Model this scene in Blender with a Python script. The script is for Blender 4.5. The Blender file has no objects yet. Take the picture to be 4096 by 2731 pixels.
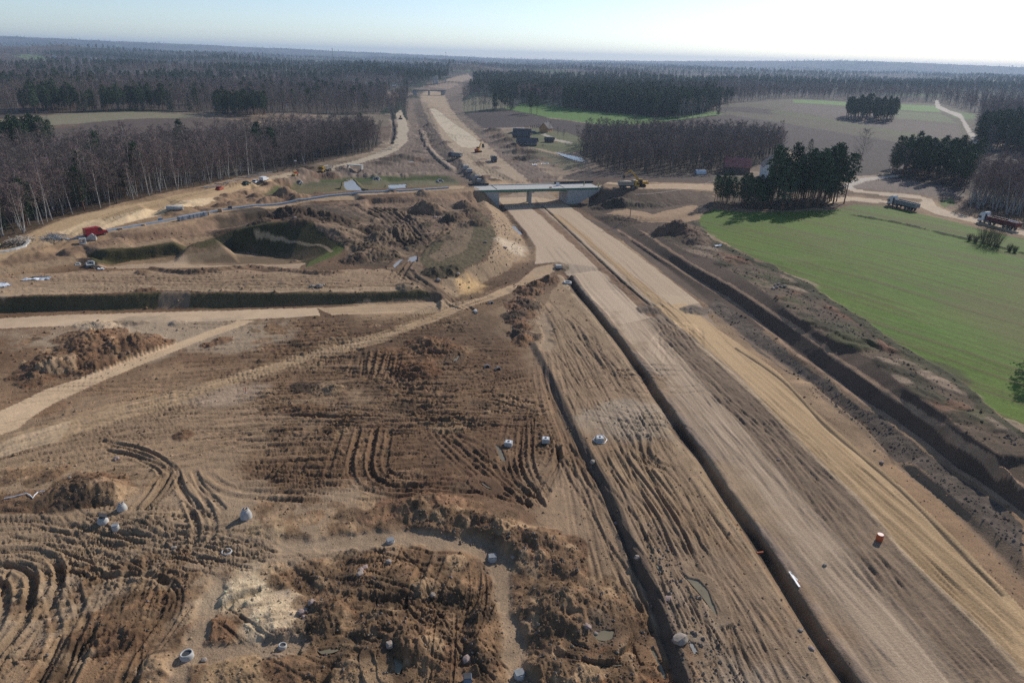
import bpy, bmesh, math, random
import numpy as np
from mathutils import Vector, Matrix
from mathutils.geometry import delaunay_2d_cdt

# ------------------------------------------------------------------ camera
scene = bpy.context.scene
col = scene.collection
CAM_H = 55.0                       # drone height above the graded site
PITCH = math.radians(22.5)
ROLL = math.radians(1.5)
FPX = 2731.0 * 2352 / 4096         # focal length in the 2352-wide working frame
R0 = np.array([1.0, 0, 0]); U0 = np.array([0, math.sin(PITCH), math.cos(PITCH)])
F0 = np.array([0, math.cos(PITCH), -math.sin(PITCH)])
RC = R0 * math.cos(ROLL) + U0 * math.sin(ROLL)
UC = -R0 * math.sin(ROLL) + U0 * math.cos(ROLL)
cam_d = bpy.data.cameras.new('camera'); cam = bpy.data.objects.new('camera', cam_d)
col.objects.link(cam); scene.camera = cam
cam_d.sensor_fit = 'HORIZONTAL'; cam_d.sensor_width = 36.0; cam_d.lens = 36.0 * FPX / 2352
cam_d.clip_start = 0.5; cam_d.clip_end = 60000
M = Matrix.Identity(4)
for k in range(3):
    M[k][0], M[k][1], M[k][2] = RC[k], UC[k], -F0[k]
M[2][3] = CAM_H
cam.matrix_world = M

# ------------------------------------------------------------------ sky, sun, exposure
SUN_EL, SUN_AZ = math.radians(30.5), math.radians(40)      # azimuth to the right of the view axis
world = bpy.data.worlds.new('World'); scene.world = world; world.use_nodes = True
wn = world.node_tree; bg = wn.nodes['Background']
sky = wn.nodes.new('ShaderNodeTexSky'); sky.sky_type = 'NISHITA'; sky.sun_disc = False
sky.sun_elevation = SUN_EL; sky.sun_rotation = SUN_AZ
sky.air_density = 0.7; sky.dust_density = 0.35; sky.ozone_density = 1.0; sky.altitude = 150
wn.links.new(sky.outputs[0], bg.inputs[0]); bg.inputs[1].default_value = 0.15
sun_d = bpy.data.lights.new('sun', 'SUN'); sun = bpy.data.objects.new('sun', sun_d); col.objects.link(sun)
sun_d.energy = 5.0; sun_d.angle = math.radians(0.6); sun_d.color = (1.0, 0.94, 0.86)
sdir = Vector((math.sin(SUN_AZ) * math.cos(SUN_EL), math.cos(SUN_AZ) * math.cos(SUN_EL), math.sin(SUN_EL)))
sun.rotation_euler = sdir.to_track_quat('Z', 'Y').to_euler()
scene.view_settings.view_transform = 'Standard'; scene.view_settings.look = 'None'
scene.view_settings.exposure = -0.16; scene.view_settings.gamma = 1.0
scene.view_settings.use_curve_mapping = False
scene.render.engine = 'CYCLES'
scene.cycles.max_bounces = 5; scene.cycles.diffuse_bounces = 2; scene.cycles.glossy_bounces = 2
scene.cycles.transmission_bounces = 3; scene.cycles.transparent_max_bounces = 6; scene.cycles.volume_bounces = 0
scene.cycles.use_denoising = False; scene.cycles.sample_clamp_indirect = 4.0

# ------------------------------------------------------------------ helpers
rng = np.random.default_rng(7); random.seed(7)

def P(dx, dy, z=0.0):
    """point of the plane at height z seen at working-frame position (dx, dy)"""
    d = F0 + RC * ((dx - 1176) / FPX) + UC * ((784 - dy) / FPX)
    t = (z - CAM_H) / d[2]
    if t < 0 or t > 14000: t = 14000
    return np.array([d[0] * t, d[1] * t, z])

def vnoise(x, y, seed=0):
    """value noise, 0..1"""
    x = np.asarray(x, np.float32); y = np.asarray(y, np.float32)
    fx = np.floor(x); fy = np.floor(y); u = x - fx; v = y - fy
    ix = fx.astype(np.int32).view(np.uint32) * np.uint32(374761393); iy = fy.astype(np.int32).view(np.uint32) * np.uint32(668265263) + np.uint32((seed * 1442695041 + 12345) & 0xffffffff)
    u = u * u * (3 - 2 * u); v = v * v * (3 - 2 * v)
    def hs(a, b):
        h = a + b; h ^= h >> np.uint32(13); h *= np.uint32(1274126177); h ^= h >> np.uint32(16)
        return (h & np.uint32(0xffff)).astype(np.float32) * np.float32(1 / 65535)
    ix1 = ix + np.uint32(374761393); iy1 = iy + np.uint32(668265263)
    a = hs(ix, iy); a += (hs(ix1, iy) - a) * u
    c = hs(ix, iy1); c += (hs(ix1, iy1) - c) * u
    a += (c - a) * v
    return a

def fbm(x, y, octs=4, seed=0, gain=0.5, ridged=False):
    s = 0; a = 1.0; t = 0
    for o in range(octs):
        ca, sa = math.cos(o * 1.1), math.sin(o * 1.1)
        n = vnoise((x * ca - y * sa) * 2 ** o + 17.3 * o, (x * sa + y * ca) * 2 ** o - 9.1 * o, seed + o)
        if ridged: n = 1 - np.abs(2 * n - 1)
        s = s + a * n; t += a; a *= gain
    return s / t

def sm(a, b, x):
    t = np.clip((x - a) / (b - a), 0, 1)
    return t * t * (3 - 2 * t)

def smooth_line(pts, step):
    """Catmull-Rom through pts (n,k), resampled at about `step` metres in xy"""
    p = np.asarray(pts, float)
    if len(p) == 2: q = p
    else:
        e = np.vstack([2 * p[0] - p[1], p, 2 * p[-1] - p[-2]]); q = []
        for i in range(1, len(e) - 2):
            n = max(2, int(np.hypot(*(e[i + 1] - e[i])[:2]) / step) + 1)
            for t in np.linspace(0, 1, n, endpoint=False):
                q.append(0.5 * ((2 * e[i]) + (-e[i - 1] + e[i + 1]) * t + (2 * e[i - 1] - 5 * e[i] + 4 * e[i + 1] - e[i + 2]) * t * t
                                + (-e[i - 1] + 3 * e[i] - 3 * e[i + 1] + e[i + 2]) * t ** 3))
        q.append(p[-1]); q = np.array(q)
    d = np.r_[0, np.cumsum(np.hypot(*np.diff(q[:, :2], axis=0).T))]
    n = max(2, int(d[-1] / step) + 1)
    s = np.linspace(0, d[-1], n)
    return np.stack([np.interp(s, d, q[:, k]) for k in range(q.shape[1])], 1)
# ------------------------------------------------------------------ terrain: surveyed break lines -> TIN
TIN = []; LINES = []
def L(pts, z=None, step=4.0, off=None, dz=0.0):
    """a break line: (dx, dy[, z]) in the working frame; off = sideways shift in metres of the line on the ground"""
    w = np.array([P(p[0], p[1], p[2] if len(p) > 2 else z) for p in pts])
    w = smooth_line(w, step)
    if off:
        t = np.gradient(w[:, :2], axis=0); t /= np.linalg.norm(t, axis=1)[:, None] + 1e-9
        w[:, 0] += t[:, 1] * off; w[:, 1] -= t[:, 0] * off
    w[:, 2] += dz
    LINES.append((sum(len(t) for t in TIN), len(w))); TIN.append(w); return w
def PT(pts):
    TIN.append(np.array([P(*p) for p in pts]))

# foreground plain
PT([(x, y, 0) for x in (-400, -100, 150, 400, 650, 900, 1120) for y in (1700, 1560, 1400, 1250, 1100, 980, 900, 830, 790)])
PT([(1300, 1700, 0), (1250, 1500, 0), (1200, 1300, 0), (1180, 1100, 0), (1160, 900, 0)])
# step up to the right of the long trench line
L([(1213, 785), (1256, 870), (1303, 980), (1378, 1120), (1428, 1240), (1486, 1370), (1553, 1568), (1585, 1660)], 0, 3)
L([(1213, 785, .3), (1256, 870, .7), (1303, 980, .8), (1378, 1120, .9), (1428, 1240, 1.1), (1486, 1370, 1.4), (1553, 1568, 1.5), (1585, 1660, 1.5)], step=3, off=-1.3)
PT([(1330, 870, .6), (1400, 1000, .8), (1480, 1120, .9), (1560, 1260, 1), (1640, 1400, 1), (1720, 1568, 1), (1760, 1660, 1), (1290, 760, .4), (1300, 700, .3), (1350, 790, .5)])
# ditch left of the motorway
DITCH = [(1290, 632), (1316, 672), (1351, 714), (1376, 747), (1414, 794), (1449, 847), (1463, 861), (1483, 899), (1508, 934), (1531, 971), (1558, 1011), (1596, 1059),
         (1633, 1121), (1673, 1182), (1713, 1239), (1764, 1325), (1789, 1367), (1826, 1430), (1864, 1490), (1914, 1562), (1975, 1650)]
L(DITCH, .7, 2)
L(DITCH, -.8, 2, off=-.8); L(DITCH, -.8, 2, off=-1.0)
DITCH_R = [(1316, 640), (1351, 685), (1391, 727), (1414, 757), (1456, 814), (1486, 861), (1526, 919), (1576, 986), (1626, 1049), (1663, 1106), (1713, 1177),
           (1751, 1232), (1794, 1282), (1839, 1352), (1889, 1427), (1939, 1500), (1979, 1562), (2045, 1660)]
L(DITCH, .6, 2, off=-2.4); L(DITCH, .72, 2, off=-3.1); L(DITCH, .47, 3, off=-4.2)
# motorway platform
for pts in ([(1420, 740), (1530, 880), (1640, 1020), (1760, 1180), (1880, 1330), (2000, 1480), (2120, 1650)],
            [(1500, 715), (1600, 830), (1760, 1000), (1900, 1150), (2050, 1300), (2250, 1520), (2390, 1660)]):
    L(pts, .5, 8)
L([(1576, 697), (1651, 757), (1764, 837), (1794, 861), (1901, 971), (1989, 1046), (2076, 1121), (2164, 1205), (2352, 1400), (2560, 1620)], .5, 4)
L([(1625, 705, .2), (1700, 765, .1), (1839, 861, -.1), (1894, 911, -.1), (1964, 966, -.1), (2014, 1021, -.1), (2064, 1068, -.1), (2139, 1126, -.1), (2201, 1181, 0), (2352, 1330, 0), (2560, 1530, 0)], step=4)
L([(1864, 881), (1939, 943), (1989, 981), (2039, 1040), (2089, 1061), (2189, 1143), (2264, 1205), (2352, 1280), (2560, 1460)], .9, 4)
B1 = [(1416, 527, 1.2), (1464, 559, 1.4), (1514, 592, 1.5), (1564, 622, 1.6), (1621, 659, 1.7), (1676, 692, 1.8), (1764, 760, 2), (1814, 804, 2.2), (1864, 839, 2.3), (1899, 861, 2.4),
      (1954, 906, 2.4), (2014, 943, 2.4), (2076, 988, 2.4), (2139, 1033, 2.4), (2189, 1076, 2.5), (2239, 1106, 2.6), (2301, 1151, 2.7), (2352, 1193, 2.7), (2560, 1370, 2.7)]
B1 = [(a, b, z * .6) for a, b, z in B1]
L(B1, step=2); L(B1, step=2, off=-1.2, dz=.1)
B2 = [(1449, 517, 3.0), (1501, 549, 3.6), (1551, 584, 4.0), (1614, 622, 4.4), (1676, 657, 4.7), (1764, 714, 5.0), (1814, 747, 5.1), (1864, 782, 5.2), (1914, 819, 5.3), (1976, 861, 5.4),
      (2039, 906, 5.4), (2089, 938, 5.4), (2151, 981, 5.5), (2201, 1023, 5.5), (2264, 1061, 5.6), (2314, 1093, 5.6), (2352, 1121, 5.6), (2560, 1280, 5.6)]
B2 = [(a, b, z * .68) for a, b, z in B2]
L(B2, step=2); L(B2, step=2, off=-.5, dz=.04)
B3 = [(1509, 539, 5.0), (1576, 577, 5.6), (1639, 599, 6.4), (1689, 629, 7.0), (1764, 676, 7.8), (1814, 717, 8.0), (1864, 749, 8.0), (1919, 787, 8.1), (1964, 799, 8.3), (2001, 827, 8.3),
      (2046, 861, 8.3), (2101, 906, 8.3), (2164, 948, 8.4), (2214, 993, 8.4), (2264, 1023, 8.5), (2314, 1068, 8.5), (2352, 1098, 8.5), (2560, 1230, 8.5)]
B3 = [(a, b, z * .62) for a, b, z in B3]
L(B3, step=2)
FE = [(1596, 512, 7.2), (1626, 544, 7.4), (1676, 572, 7.8), (1726, 599, 8.2), (1764, 612, 8.4), (1839, 647, 8.6), (1914, 697, 8.7), (1989, 749, 8.8), (2064, 799, 8.9), (2169, 861, 8.9),
      (2239, 913, 9), (2301, 966, 9), (2352, 1001, 9), (2560, 1130, 9)]
FE = [(a, b, z * .6) for a, b, z in FE]
L(FE, step=4)
# crop field and truck road
LOW = 3.3
PT2 = lambda pts: PT([(a, b, z - LOW) for a, b, z in pts])
L2 = lambda pts, **k: L([(a, b, z - LOW) for a, b, z in pts], **k)
PT2([(1620, 490, 8), (1700, 505, 8.8), (1800, 520, 9.2), (1900, 495, 9.6), (1800, 600, 9), (1950, 600, 9.6), (2050, 700, 9.4), (2200, 640, 10), (2352, 700, 10), (2250, 820, 9.6), (2352, 860, 9.6), (2500, 950, 9.8),
    (2560, 760, 10), (2100, 540, 9.9), (2352, 600, 10.2), (2560, 660, 10.4)])
L2([(1640, 470, 9), (1720, 478, 9.3), (1800, 480, 9.5), (1914, 478, 9.8), (1964, 466, 9.8), (2027, 469, 9.9), (2139, 492, 10), (2264, 524, 10), (2352, 545, 10), (2500, 585, 10)], step=6)
L2([(1960, 445, 10.0), (2060, 452, 10.2), (2160, 472, 10.3), (2264, 500, 10.3), (2352, 522, 10.3), (2500, 555, 10.3)], step=6)
PT2([(2000, 436, 10.5), (2080, 432, 11.4), (2180, 448, 11), (2230, 470, 10.4), (2300, 480, 10.6), (2420, 500, 10.6), (2050, 412, 11.2), (2150, 410, 12), (2250, 430, 12), (2352, 450, 12), (2500, 470, 12),
    (1950, 410, 10), (1850, 430, 9.5), (1750, 430, 9), (1700, 400, 8.5), (1800, 380, 9), (1900, 370, 9.5), (2000, 380, 10), (2352, 400, 12), (2100, 360, 10.5), (2250, 360, 11), (2500, 360, 12)])
# motorway under and beyond the bridge
L([(1408, 752), (1361, 698), (1325, 652)], .5, 5)
L([(1283, 602, .5), (1250, 612, .5), (1226, 606, .5), (1231, 572, .5), (1214, 542, .5), (1190, 512, .4), (1168, 485, .3), (1140, 455, .2)], step=5)
L([(1212, 600, .1), (1214, 572, -.2), (1196, 542, -.4), (1172, 512, -.4), (1152, 485, -.4), (1128, 460, -.3)], step=5)
L([(1609, 697), (1551, 652), (1489, 604), (1426, 557), (1389, 530), (1336, 494), (1289, 462), (1255, 436)], .5, 5)
L([(1500, 708), (1426, 640), (1351, 570), (1294, 517), (1240, 465), (1200, 430)], .5, 8)
L([(1380, 510, .2), (1440, 548, .2), (1510, 598, .2), (1575, 648, .2), (1625, 690, .2)], step=5)
L([(1300, 455, .6), (1345, 487, .4), (1400, 525, .5)], step=5)
# bridge approach, right
L([(1385, 424, 7), (1450, 425, 7.2), (1540, 425, 7.0), (1640, 428, 6.6), (1760, 432, 6)], step=6)
L([(1385, 433, 7), (1450, 435, 7.2), (1540, 436, 7.0), (1640, 438, 6.4), (1720, 442, 6)], step=5)
L([(1352, 452, 1.2), (1372, 470, 1.5), (1420, 476, 2.6), (1500, 476, 3.4), (1600, 468, 5.0)], step=6)
PT([(1400, 495, 2.2), (1450, 500, 3.2), (1500, 505, 3.4), (1560, 500, 4.2), (1590, 485, 4.8), (1540, 525, 3.8), (1580, 545, 4.3)])
# behind the approach
L([(1400, 415, 4.6), (1500, 415, 5.2), (1600, 418, 5.4), (1700, 420, 5.6)], step=8)
PT([(1300, 415, 2.4), (1290, 395, 2.2), (1400, 395, 4.2), (1520, 400, 4.6), (1650, 395, 5), (1350, 370, 3.2), (1320, 362, 2.4), (1270, 350, 2.4), (1330, 340, 4), (1230, 345, 3.2), (1200, 330, 4), (1280, 310, 5),
    (1150, 300, 4.4), (1500, 340, 5), (1700, 350, 6), (1800, 345, 6.4), (1260, 385, 1.6), (1230, 395, 1.2), (1190, 372, 1.2), (1150, 340, 1.6), (1120, 310, 2.2)])
PT([(1150, 265, 6), (1250, 280, 6.5), (1423, 292, 8), (1550, 285, 7.6), (1700, 290, 7.8), (1900, 310, 7.6), (2100, 340, 7.6), (1300, 255, 8), (1450, 265, 9), (1600, 260, 9.5), (1750, 265, 9), (1900, 270, 9.4),
    (2050, 285, 9.4), (2200, 300, 9.6), (2352, 330, 10), (2000, 245, 12), (2150, 255, 12), (2300, 270, 13), (1100, 225, 8), (1200, 235, 9), (1350, 235, 12), (1550, 235, 13), (1750, 240, 13)])
# motorway north of the bridge (on a low bank)
L([(1146, 437, .6), (1120, 418, 1.2), (1085, 392, 1.6), (1050, 358, 2), (1020, 325, 2.4), (998, 287, 3), (985, 255, 3.6), (975, 225, 4), (972, 200, 4)], step=8)
L([(1235, 428, .8), (1200, 402, 1.4), (1170, 378, 1.8), (1120, 338, 2.2), (1085, 310, 2.5), (1050, 275, 3), (1030, 250, 3.6), (1022, 225, 4), (1020, 205, 4)], step=8)
L([(1105, 430, -1.6), (1075, 414, -1.6), (1045, 392, -1.2), (1010, 360, -.4), (985, 325, .5), (965, 290, 1.5), (955, 260, 2.5), (948, 230, 3.4)], step=8)
# basin with turf floor behind the ramp
L([(735, 417), (850, 416), (880, 414), (988, 414), (1020, 420)], -2.0, 6)
L([(735, 410.5, -.4), (850, 408.5, -.4), (880, 406.5, -.4), (1000, 404, -.4), (1035, 407, -.4), (1056, 424, -.6)], step=6)
PT([(600, 446, -1.6), (650, 438, -2), (700, 430, -2), (800, 428, -2), (900, 426, -2), (1000, 428, -2), (580, 447, -.5), (640, 430, -.6), (700, 420, -.6)])
PT([(740, 400, 0), (820, 398, 0), (900, 396, 0), (980, 392, -.4), (1020, 385, -.6), (860, 385, .6), (940, 370, .4), (960, 350, .6), (1000, 352, .2), (880, 362, 1.2), (780, 385, 1), (700, 402, 1)])
# west road and woodland edge
L([(770, 378, 1.6), (850, 366, 1.8), (900, 350, 2), (930, 325, 2.3), (936, 300, 2.6), (925, 270, 3), (915, 250, 3.5), (902, 225, 4)], step=8)
L([(820, 366, 1.8), (880, 345, 2), (908, 320, 2.3), (910, 300, 2.6), (905, 270, 3), (895, 240, 3.6)], step=8)
PT([(880, 325, 1.2), (885, 300, 1.5), (890, 285, 1.8), (820, 310, 2.2), (760, 330, 2.2), (800, 290, 3), (700, 350, 2.4), (600, 330, 4), (450, 350, 5), (300, 350, 6), (150, 360, 6.5), (0, 380, 6.5), (-200, 400, 7),
    (850, 275, 4), (700, 300, 4), (540, 300, 6), (400, 290, 8), (250, 280, 8.5), (100, 300, 8), (0, 310, 8), (-200, 320, 8), (450, 266, 8.5), (300, 262, 9), (100, 275, 8.5), (-50, 290, 8.5), (600, 265, 8), (860, 250, 6)])
# haul road along the wood, sand bank, ramp
L([(700, 388, 1.4), (640, 404, 2.4), (588, 415, 3.4), (500, 433, 5), (375, 458, 6.6), (250, 480, 7.2), (150, 503, 7), (62, 540, 6.2), (0, 575, 5.4), (-120, 620, 5)], step=6)
L([(700, 398, 1.2), (640, 416, 2.2), (588, 428, 3.2), (500, 452, 5), (400, 470, 6.6), (300, 487, 7), (200, 506, 6.8), (137, 531, 6.2)], step=6)
L([(600, 436, 2.4), (500, 470, 4.2), (390, 482, 4.7), (300, 510, 5), (240, 528, 5.3), (160, 540, 5.6), (110, 546, 5.8)], step=6)
L([(130, 505), (62, 532), (0, 562), (-120, 604)], 5.2, 8)
L([(588, 466, 5.4), (688, 453, 6), (788, 441, 6.4), (888, 433, 6.8), (1030, 427, 7), (1090, 427, 7)], step=6)
L([(588, 448, 1.0), (688, 438, .2), (788, 430, -.6), (888, 424.5, -.6), (1010, 421, -.4)], step=6)
L([(588, 472, 5.4), (500, 484, 5.3), (400, 503, 5.2), (325, 516, 5.2), (240, 531, 5.3)], step=6)
L([(1108, 438, 7), (1063, 440, 6.9), (938, 451, 6.5), (838, 457, 6.3), (713, 470, 5.9), (588, 486, 5.5), (500, 496, 5.4), (375, 523, 5.3), (250, 548, 5.2), (175, 564, 5.1), (60, 585, 4.9), (-120, 620, 4.7)], step=5)
L([(1110, 470, 2.0), (1040, 466, 4.6), (938, 466, 4.8), (838, 470, 4.2), (713, 486, 3.2), (588, 508, 2.6), (500, 527, 2.6), (375, 545, 3), (225, 566, 3.4), (150, 580, 3.6), (60, 598, 3.8), (-120, 634, 4)], step=5)
# spoil area between ramp and slip road
PT([(560, 520, 5), (640, 503, 7.4), (740, 499, 7.4), (840, 490, 5.2), (940, 490, 4.4), (1040, 490, 4.6), (900, 530, 3.8), (960, 560, 3.4), (840, 560, 3.6), (880, 600, 3)])
# bank along the cut, right end of the spoil area (knoll)
L([(1108, 455, 4.2), (1130, 490, 4.6), (1142, 525, 4.8), (1140, 560, 4.6), (1120, 595, 3.8), (1060, 620, 3.4), (1000, 632, 3.2)], step=5)
L([(1160, 500, .6), (1195, 545, .2), (1200, 580, .1), (1185, 610, .1), (1130, 640, .1), (1060, 672, .2), (1040, 690, .1)], step=5)
PT([(1080, 510, 5.2), (1060, 560, 4.6), (1020, 600, 3.8)])
# grass basin
BTOP = [(205, 586, 4.4), (300, 571, 4.6), (400, 558, 4.8), (482, 548, 5), (540, 528, 6.4), (620, 512, 7.8), (700, 510, 7.8), (770, 528, 6.6), (805, 556, 5), (780, 580, 4), (705, 613, 3)]
L(BTOP, step=5)
BBOT = [(212, 611, 1.4), (300, 600, 1.4), (400, 587, 1.4), (490, 575, 1.3), (530, 573, .8), (570, 577, .2), (640, 592, -.4), (690, 600, .4), (700, 604, 1.2)]
L(BBOT, step=5)
L([(170, 590, 3.6), (195, 616, 2.2), (300, 617, 2.4), (420, 616, 2.4), (560, 620, 2.6), (700, 624, 2.8)], step=6)
PT([(400, 604, 1.4), (550, 604, .3), (640, 606, .2)])
L([(-120, 650, 2.6), (0, 645, 2.4), (120, 628, 2.4), (200, 625, 2.4)], step=8)
L([(588, 636, 3), (800, 632, 3), (900, 620, 3), (980, 640, 3)], step=8)
# turf bank above the slip road
L([(-200, 692), (0, 683), (100, 680), (200, 677), (375, 672), (440, 671), (588, 673, 2.6), (763, 674, 2.1), (900, 670, 1.9), (978, 668, 1.8), (1015, 676, 1.4)], 2.8, 5)
L([(-200, 726), (0, 715), (180, 713), (360, 711), (588, 705), (800, 698), (1000, 690)], -.1, 5)
L([(-200, 770), (0, 757), (188, 748), (375, 743), (545, 737), (763, 725), (975, 718), (1063, 710), (1176, 668), (1240, 630)], .1, 8)
L([(1240, 640), (1200, 700), (1230, 740)], .3, 8)
# far land
def hillz(th):
    """height of the far ridge by bearing (degrees, right positive)"""
    return np.interp(th, [-60, -40, -34, -28, -20, -12, -5, 0, 5, 10, 18, 24, 28, 34, 40, 60], [132, 130, 124, 110, 92, 72, 54, 48, 46, 56, 88, 110, 106, 88, 84, 100])
far = []
for r, f in ((1400, None), (2200, None), (3300, None), (4600, None), (6000, None), (7200, None), (8200, 1.0), (8600, 1.03), (9500, .8), (12000, .1), (16000, 0)):
    for th in np.arange(-60, 60.1, 4):
        a = math.radians(th + random.uniform(-1, 1))
        if f is None:
            lo = {1400: 11, 2200: 13, 3300: 12, 4600: 12, 6000: 14, 7200: 22}[r]
            z = lo + random.uniform(-1, 1) * {1400: 4.0, 2200: 10, 3300: 14, 4600: 15, 6000: 14, 7200: 9}[r]
            if th < -18 and r in (3300, 4600): z += 14
        else: z = hillz(th) * f + random.uniform(-3, 3)
        far.append((r * math.sin(a), r * math.cos(a), z))
for dx, r, z, wd in ((1080, 2300, 44, 170), (840, 1750, 26, 120), (150, 3600, 60, 500), (1320, 2600, 28, 260), (520, 2600, 34, 260), (1700, 3400, 34, 400)):
    c = P(dx, 160, 0); b = math.atan2(c[0], c[1]); far += [(r * math.sin(b), r * math.cos(b), z)] + [((r + q) * math.sin(b + w / r), (r + q) * math.cos(b + w / r), z * .45) for q, w in ((-wd, 0), (wd, 0), (0, wd), (0, -wd))]
TIN.append(np.array(far))
# wide surroundings outside the frame
sur = []
for r in (300, 900, 2500, 7000, 16000):
    for th in np.arange(68, 292, 14):
        a = math.radians(th); sur.append((r * math.sin(a), r * math.cos(a), 4.0))
for r in (120, 300, 600, 1000):
    for th in (-62, -56): a = math.radians(th); sur.append((r * math.sin(a), r * math.cos(a), 2 if r < 200 else 6))
    for th in (56, 62): a = math.radians(th); sur.append((r * math.sin(a), r * math.cos(a), 8 if r < 200 else 11))
sur += [(0, 0, 0), (-60, 10, 0), (60, 10, .5), (0, 30, 0), (30, 25, .5), (-30, 25, 0), (0, -60, 0), (140, 20, 6), (-140, 20, 1)]
TIN.append(np.array(sur))

tp = np.vstack(TIN)
# thin out points that nearly coincide
key = np.round(tp[:, :2] / 0.7).astype(np.int64); _, ui, inv = np.unique(key, axis=0, return_index=True, return_inverse=True); tp = tp[ui]; inv = inv.ravel()
edges = sorted({tuple(sorted((int(inv[k]), int(inv[k + 1])))) for s, n in LINES for k in range(s, s + n - 1) if inv[k] != inv[k + 1]})
_res = delaunay_2d_cdt([Vector((float(a), float(b))) for a, b in tp[:, :2]], edges, [], 0, 1e-4)
tv = np.array([[v.x, v.y] for v in _res[0]])
tz = np.array([tp[o[0], 2] if len(o) else tp[np.argmin(((tp[:, :2] - tv[k]) ** 2).sum(1)), 2] for k, o in enumerate(_res[3])])
tt = np.array([list(f) for f in _res[2] if len(f) == 3])

# ------------------------------------------------------------------ ground grid: finer near the site, coarser far away
NTH = 1270
th_f = np.linspace(math.radians(-50), math.radians(50), NTH)
th_c = np.linspace(math.radians(50), math.radians(310), 44)[1:-1]
TH = np.r_[th_f, th_c]                                   # full circle
r_near = CAM_H / np.tan(np.linspace(math.radians(56), math.radians(30), 260))
r_mid = np.r_[np.exp(np.linspace(math.log(r_near[-1]), math.log(300), 400))[1:], np.exp(np.linspace(math.log(300), math.log(1300), 200))[1:]]
r_far = np.exp(np.linspace(math.log(1300), math.log(16000), 90))[1:]
RR = np.r_[4.0, 15.0, 26.0, r_near, r_mid, r_far]
GX = (RR[:, None] * np.sin(TH)[None, :]).astype(np.float32); GY = (RR[:, None] * np.cos(TH)[None, :]).astype(np.float32)
NRr, NC = GX.shape
GZ = np.zeros_like(GX)

def window(xmin, xmax, ymin, ymax):
    """row and column slices of the grid that cover a box in front of the site"""
    cx = np.array([xmin, xmax, xmin, xmax, np.clip(0, xmin, xmax)]); cy = np.array([ymin, ymin, ymax, ymax, max(ymin, 1e-3)])
    r = np.hypot(cx, cy); rmin = np.hypot(np.clip(0, xmin, xmax), np.clip(0, ymin, ymax)); rmax = r.max()
    i0 = max(0, np.searchsorted(RR, rmin) - 1); i1 = min(NRr, np.searchsorted(RR, rmax) + 1)
    if ymin <= 0: return slice(i0, i1), slice(0, NC)
    t = np.arctan2(cx, cy)
    if t.min() < th_f[0] or t.max() > th_f[-1]:
        return slice(i0, i1), slice(0, NC)
    return slice(i0, i1), slice(max(0, np.searchsorted(th_f, t.min()) - 1), min(NTH, np.searchsorted(th_f, t.max()) + 1))

for a, b, c in tt:
    q = tv[[a, b, c]]
    si, sj = window(q[:, 0].min(), q[:, 0].max(), q[:, 1].min(), q[:, 1].max())
    x = GX[si, sj]; y = GY[si, sj]
    den = (q[1, 1] - q[2, 1]) * (q[0, 0] - q[2, 0]) + (q[2, 0] - q[1, 0]) * (q[0, 1] - q[2, 1])
    if abs(den) < 1e-9 or x.size == 0: continue
    l0 = ((q[1, 1] - q[2, 1]) * (x - q[2, 0]) + (q[2, 0] - q[1, 0]) * (y - q[2, 1])) / den
    l1 = ((q[2, 1] - q[0, 1]) * (x - q[2, 0]) + (q[0, 0] - q[2, 0]) * (y - q[2, 1])) / den
    l2 = 1 - l0 - l1
    m = (l0 >= -1e-6) & (l1 >= -1e-6) & (l2 >= -1e-6)
    v = GZ[si, sj]; v[m] = (l0 * tz[a] + l1 * tz[b] + l2 * tz[c])[m]
# soften the creases a little
for _ in range(2):
    GZ[1:-1, 1:NTH - 1] = 0.5 * GZ[1:-1, 1:NTH - 1] + 0.125 * (GZ[:-2, 1:NTH - 1] + GZ[2:, 1:NTH - 1] + GZ[1:-1, :NTH - 2] + GZ[1:-1, 2:NTH])

def ground_z(x, y):
    """height of the ground at (x, y)"""
    x = np.atleast_1d(np.asarray(x, float)); y = np.atleast_1d(np.asarray(y, float))
    r = np.hypot(x, y); t = np.clip(np.arctan2(x, y), th_f[0], th_f[-1] - 1e-6)
    i = np.clip(np.searchsorted(RR, r) - 1, 0, NRr - 2); fi = np.clip((r - RR[i]) / (RR[i + 1] - RR[i]), 0, 1)
    jj = (t - th_f[0]) / (th_f[1] - th_f[0]); j = np.clip(jj.astype(int), 0, NTH - 2); fj = jj - j
    return (GZ[i, j] * (1 - fi) * (1 - fj) + GZ[i + 1, j] * fi * (1 - fj) + GZ[i, j + 1] * (1 - fi) * fj + GZ[i + 1, j + 1] * fi * fj)

def G(dx, dy):
    """the ground point seen at working-frame position (dx, dy)"""
    d = F0 + RC * ((dx - 1176) / FPX) + UC * ((784 - dy) / FPX)
    ts = TS; k = 1
    for _ in range(4):
        z = CAM_H + ts * d[2]; g = ground_z(ts * d[0], ts * d[1]); hit = z < g
        k = max(1, int(np.argmax(hit))) if hit.any() else len(ts) - 1
        ts = np.linspace(ts[k - 1], ts[k], 12); b = ts[-1]
    return np.array([d[0] * b, d[1] * b, CAM_H + b * d[2]])
TS = np.exp(np.linspace(math.log(40), math.log(14000), 700))
def GL(pts): return np.array([G(*p) for p in pts])
def poly_mask(pts, world=False):
    """grid points inside a polygon traced in the working frame"""
    q = np.asarray(pts, float) if world else GL(pts)[:, :2]
    si, sj = window(q[:, 0].min(), q[:, 0].max(), q[:, 1].min(), q[:, 1].max())
    x = GX[si, sj]; y = GY[si, sj]; m = np.zeros(x.shape, bool)
    for k in range(len(q)):
        x0, y0 = q[k]; x1, y1 = q[(k + 1) % len(q)]
        if y0 == y1: continue
        m ^= ((y0 > y) != (y1 > y)) & (x < (x1 - x0) * (y - y0) / (y1 - y0) + x0)
    return (si, sj), m
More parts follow.
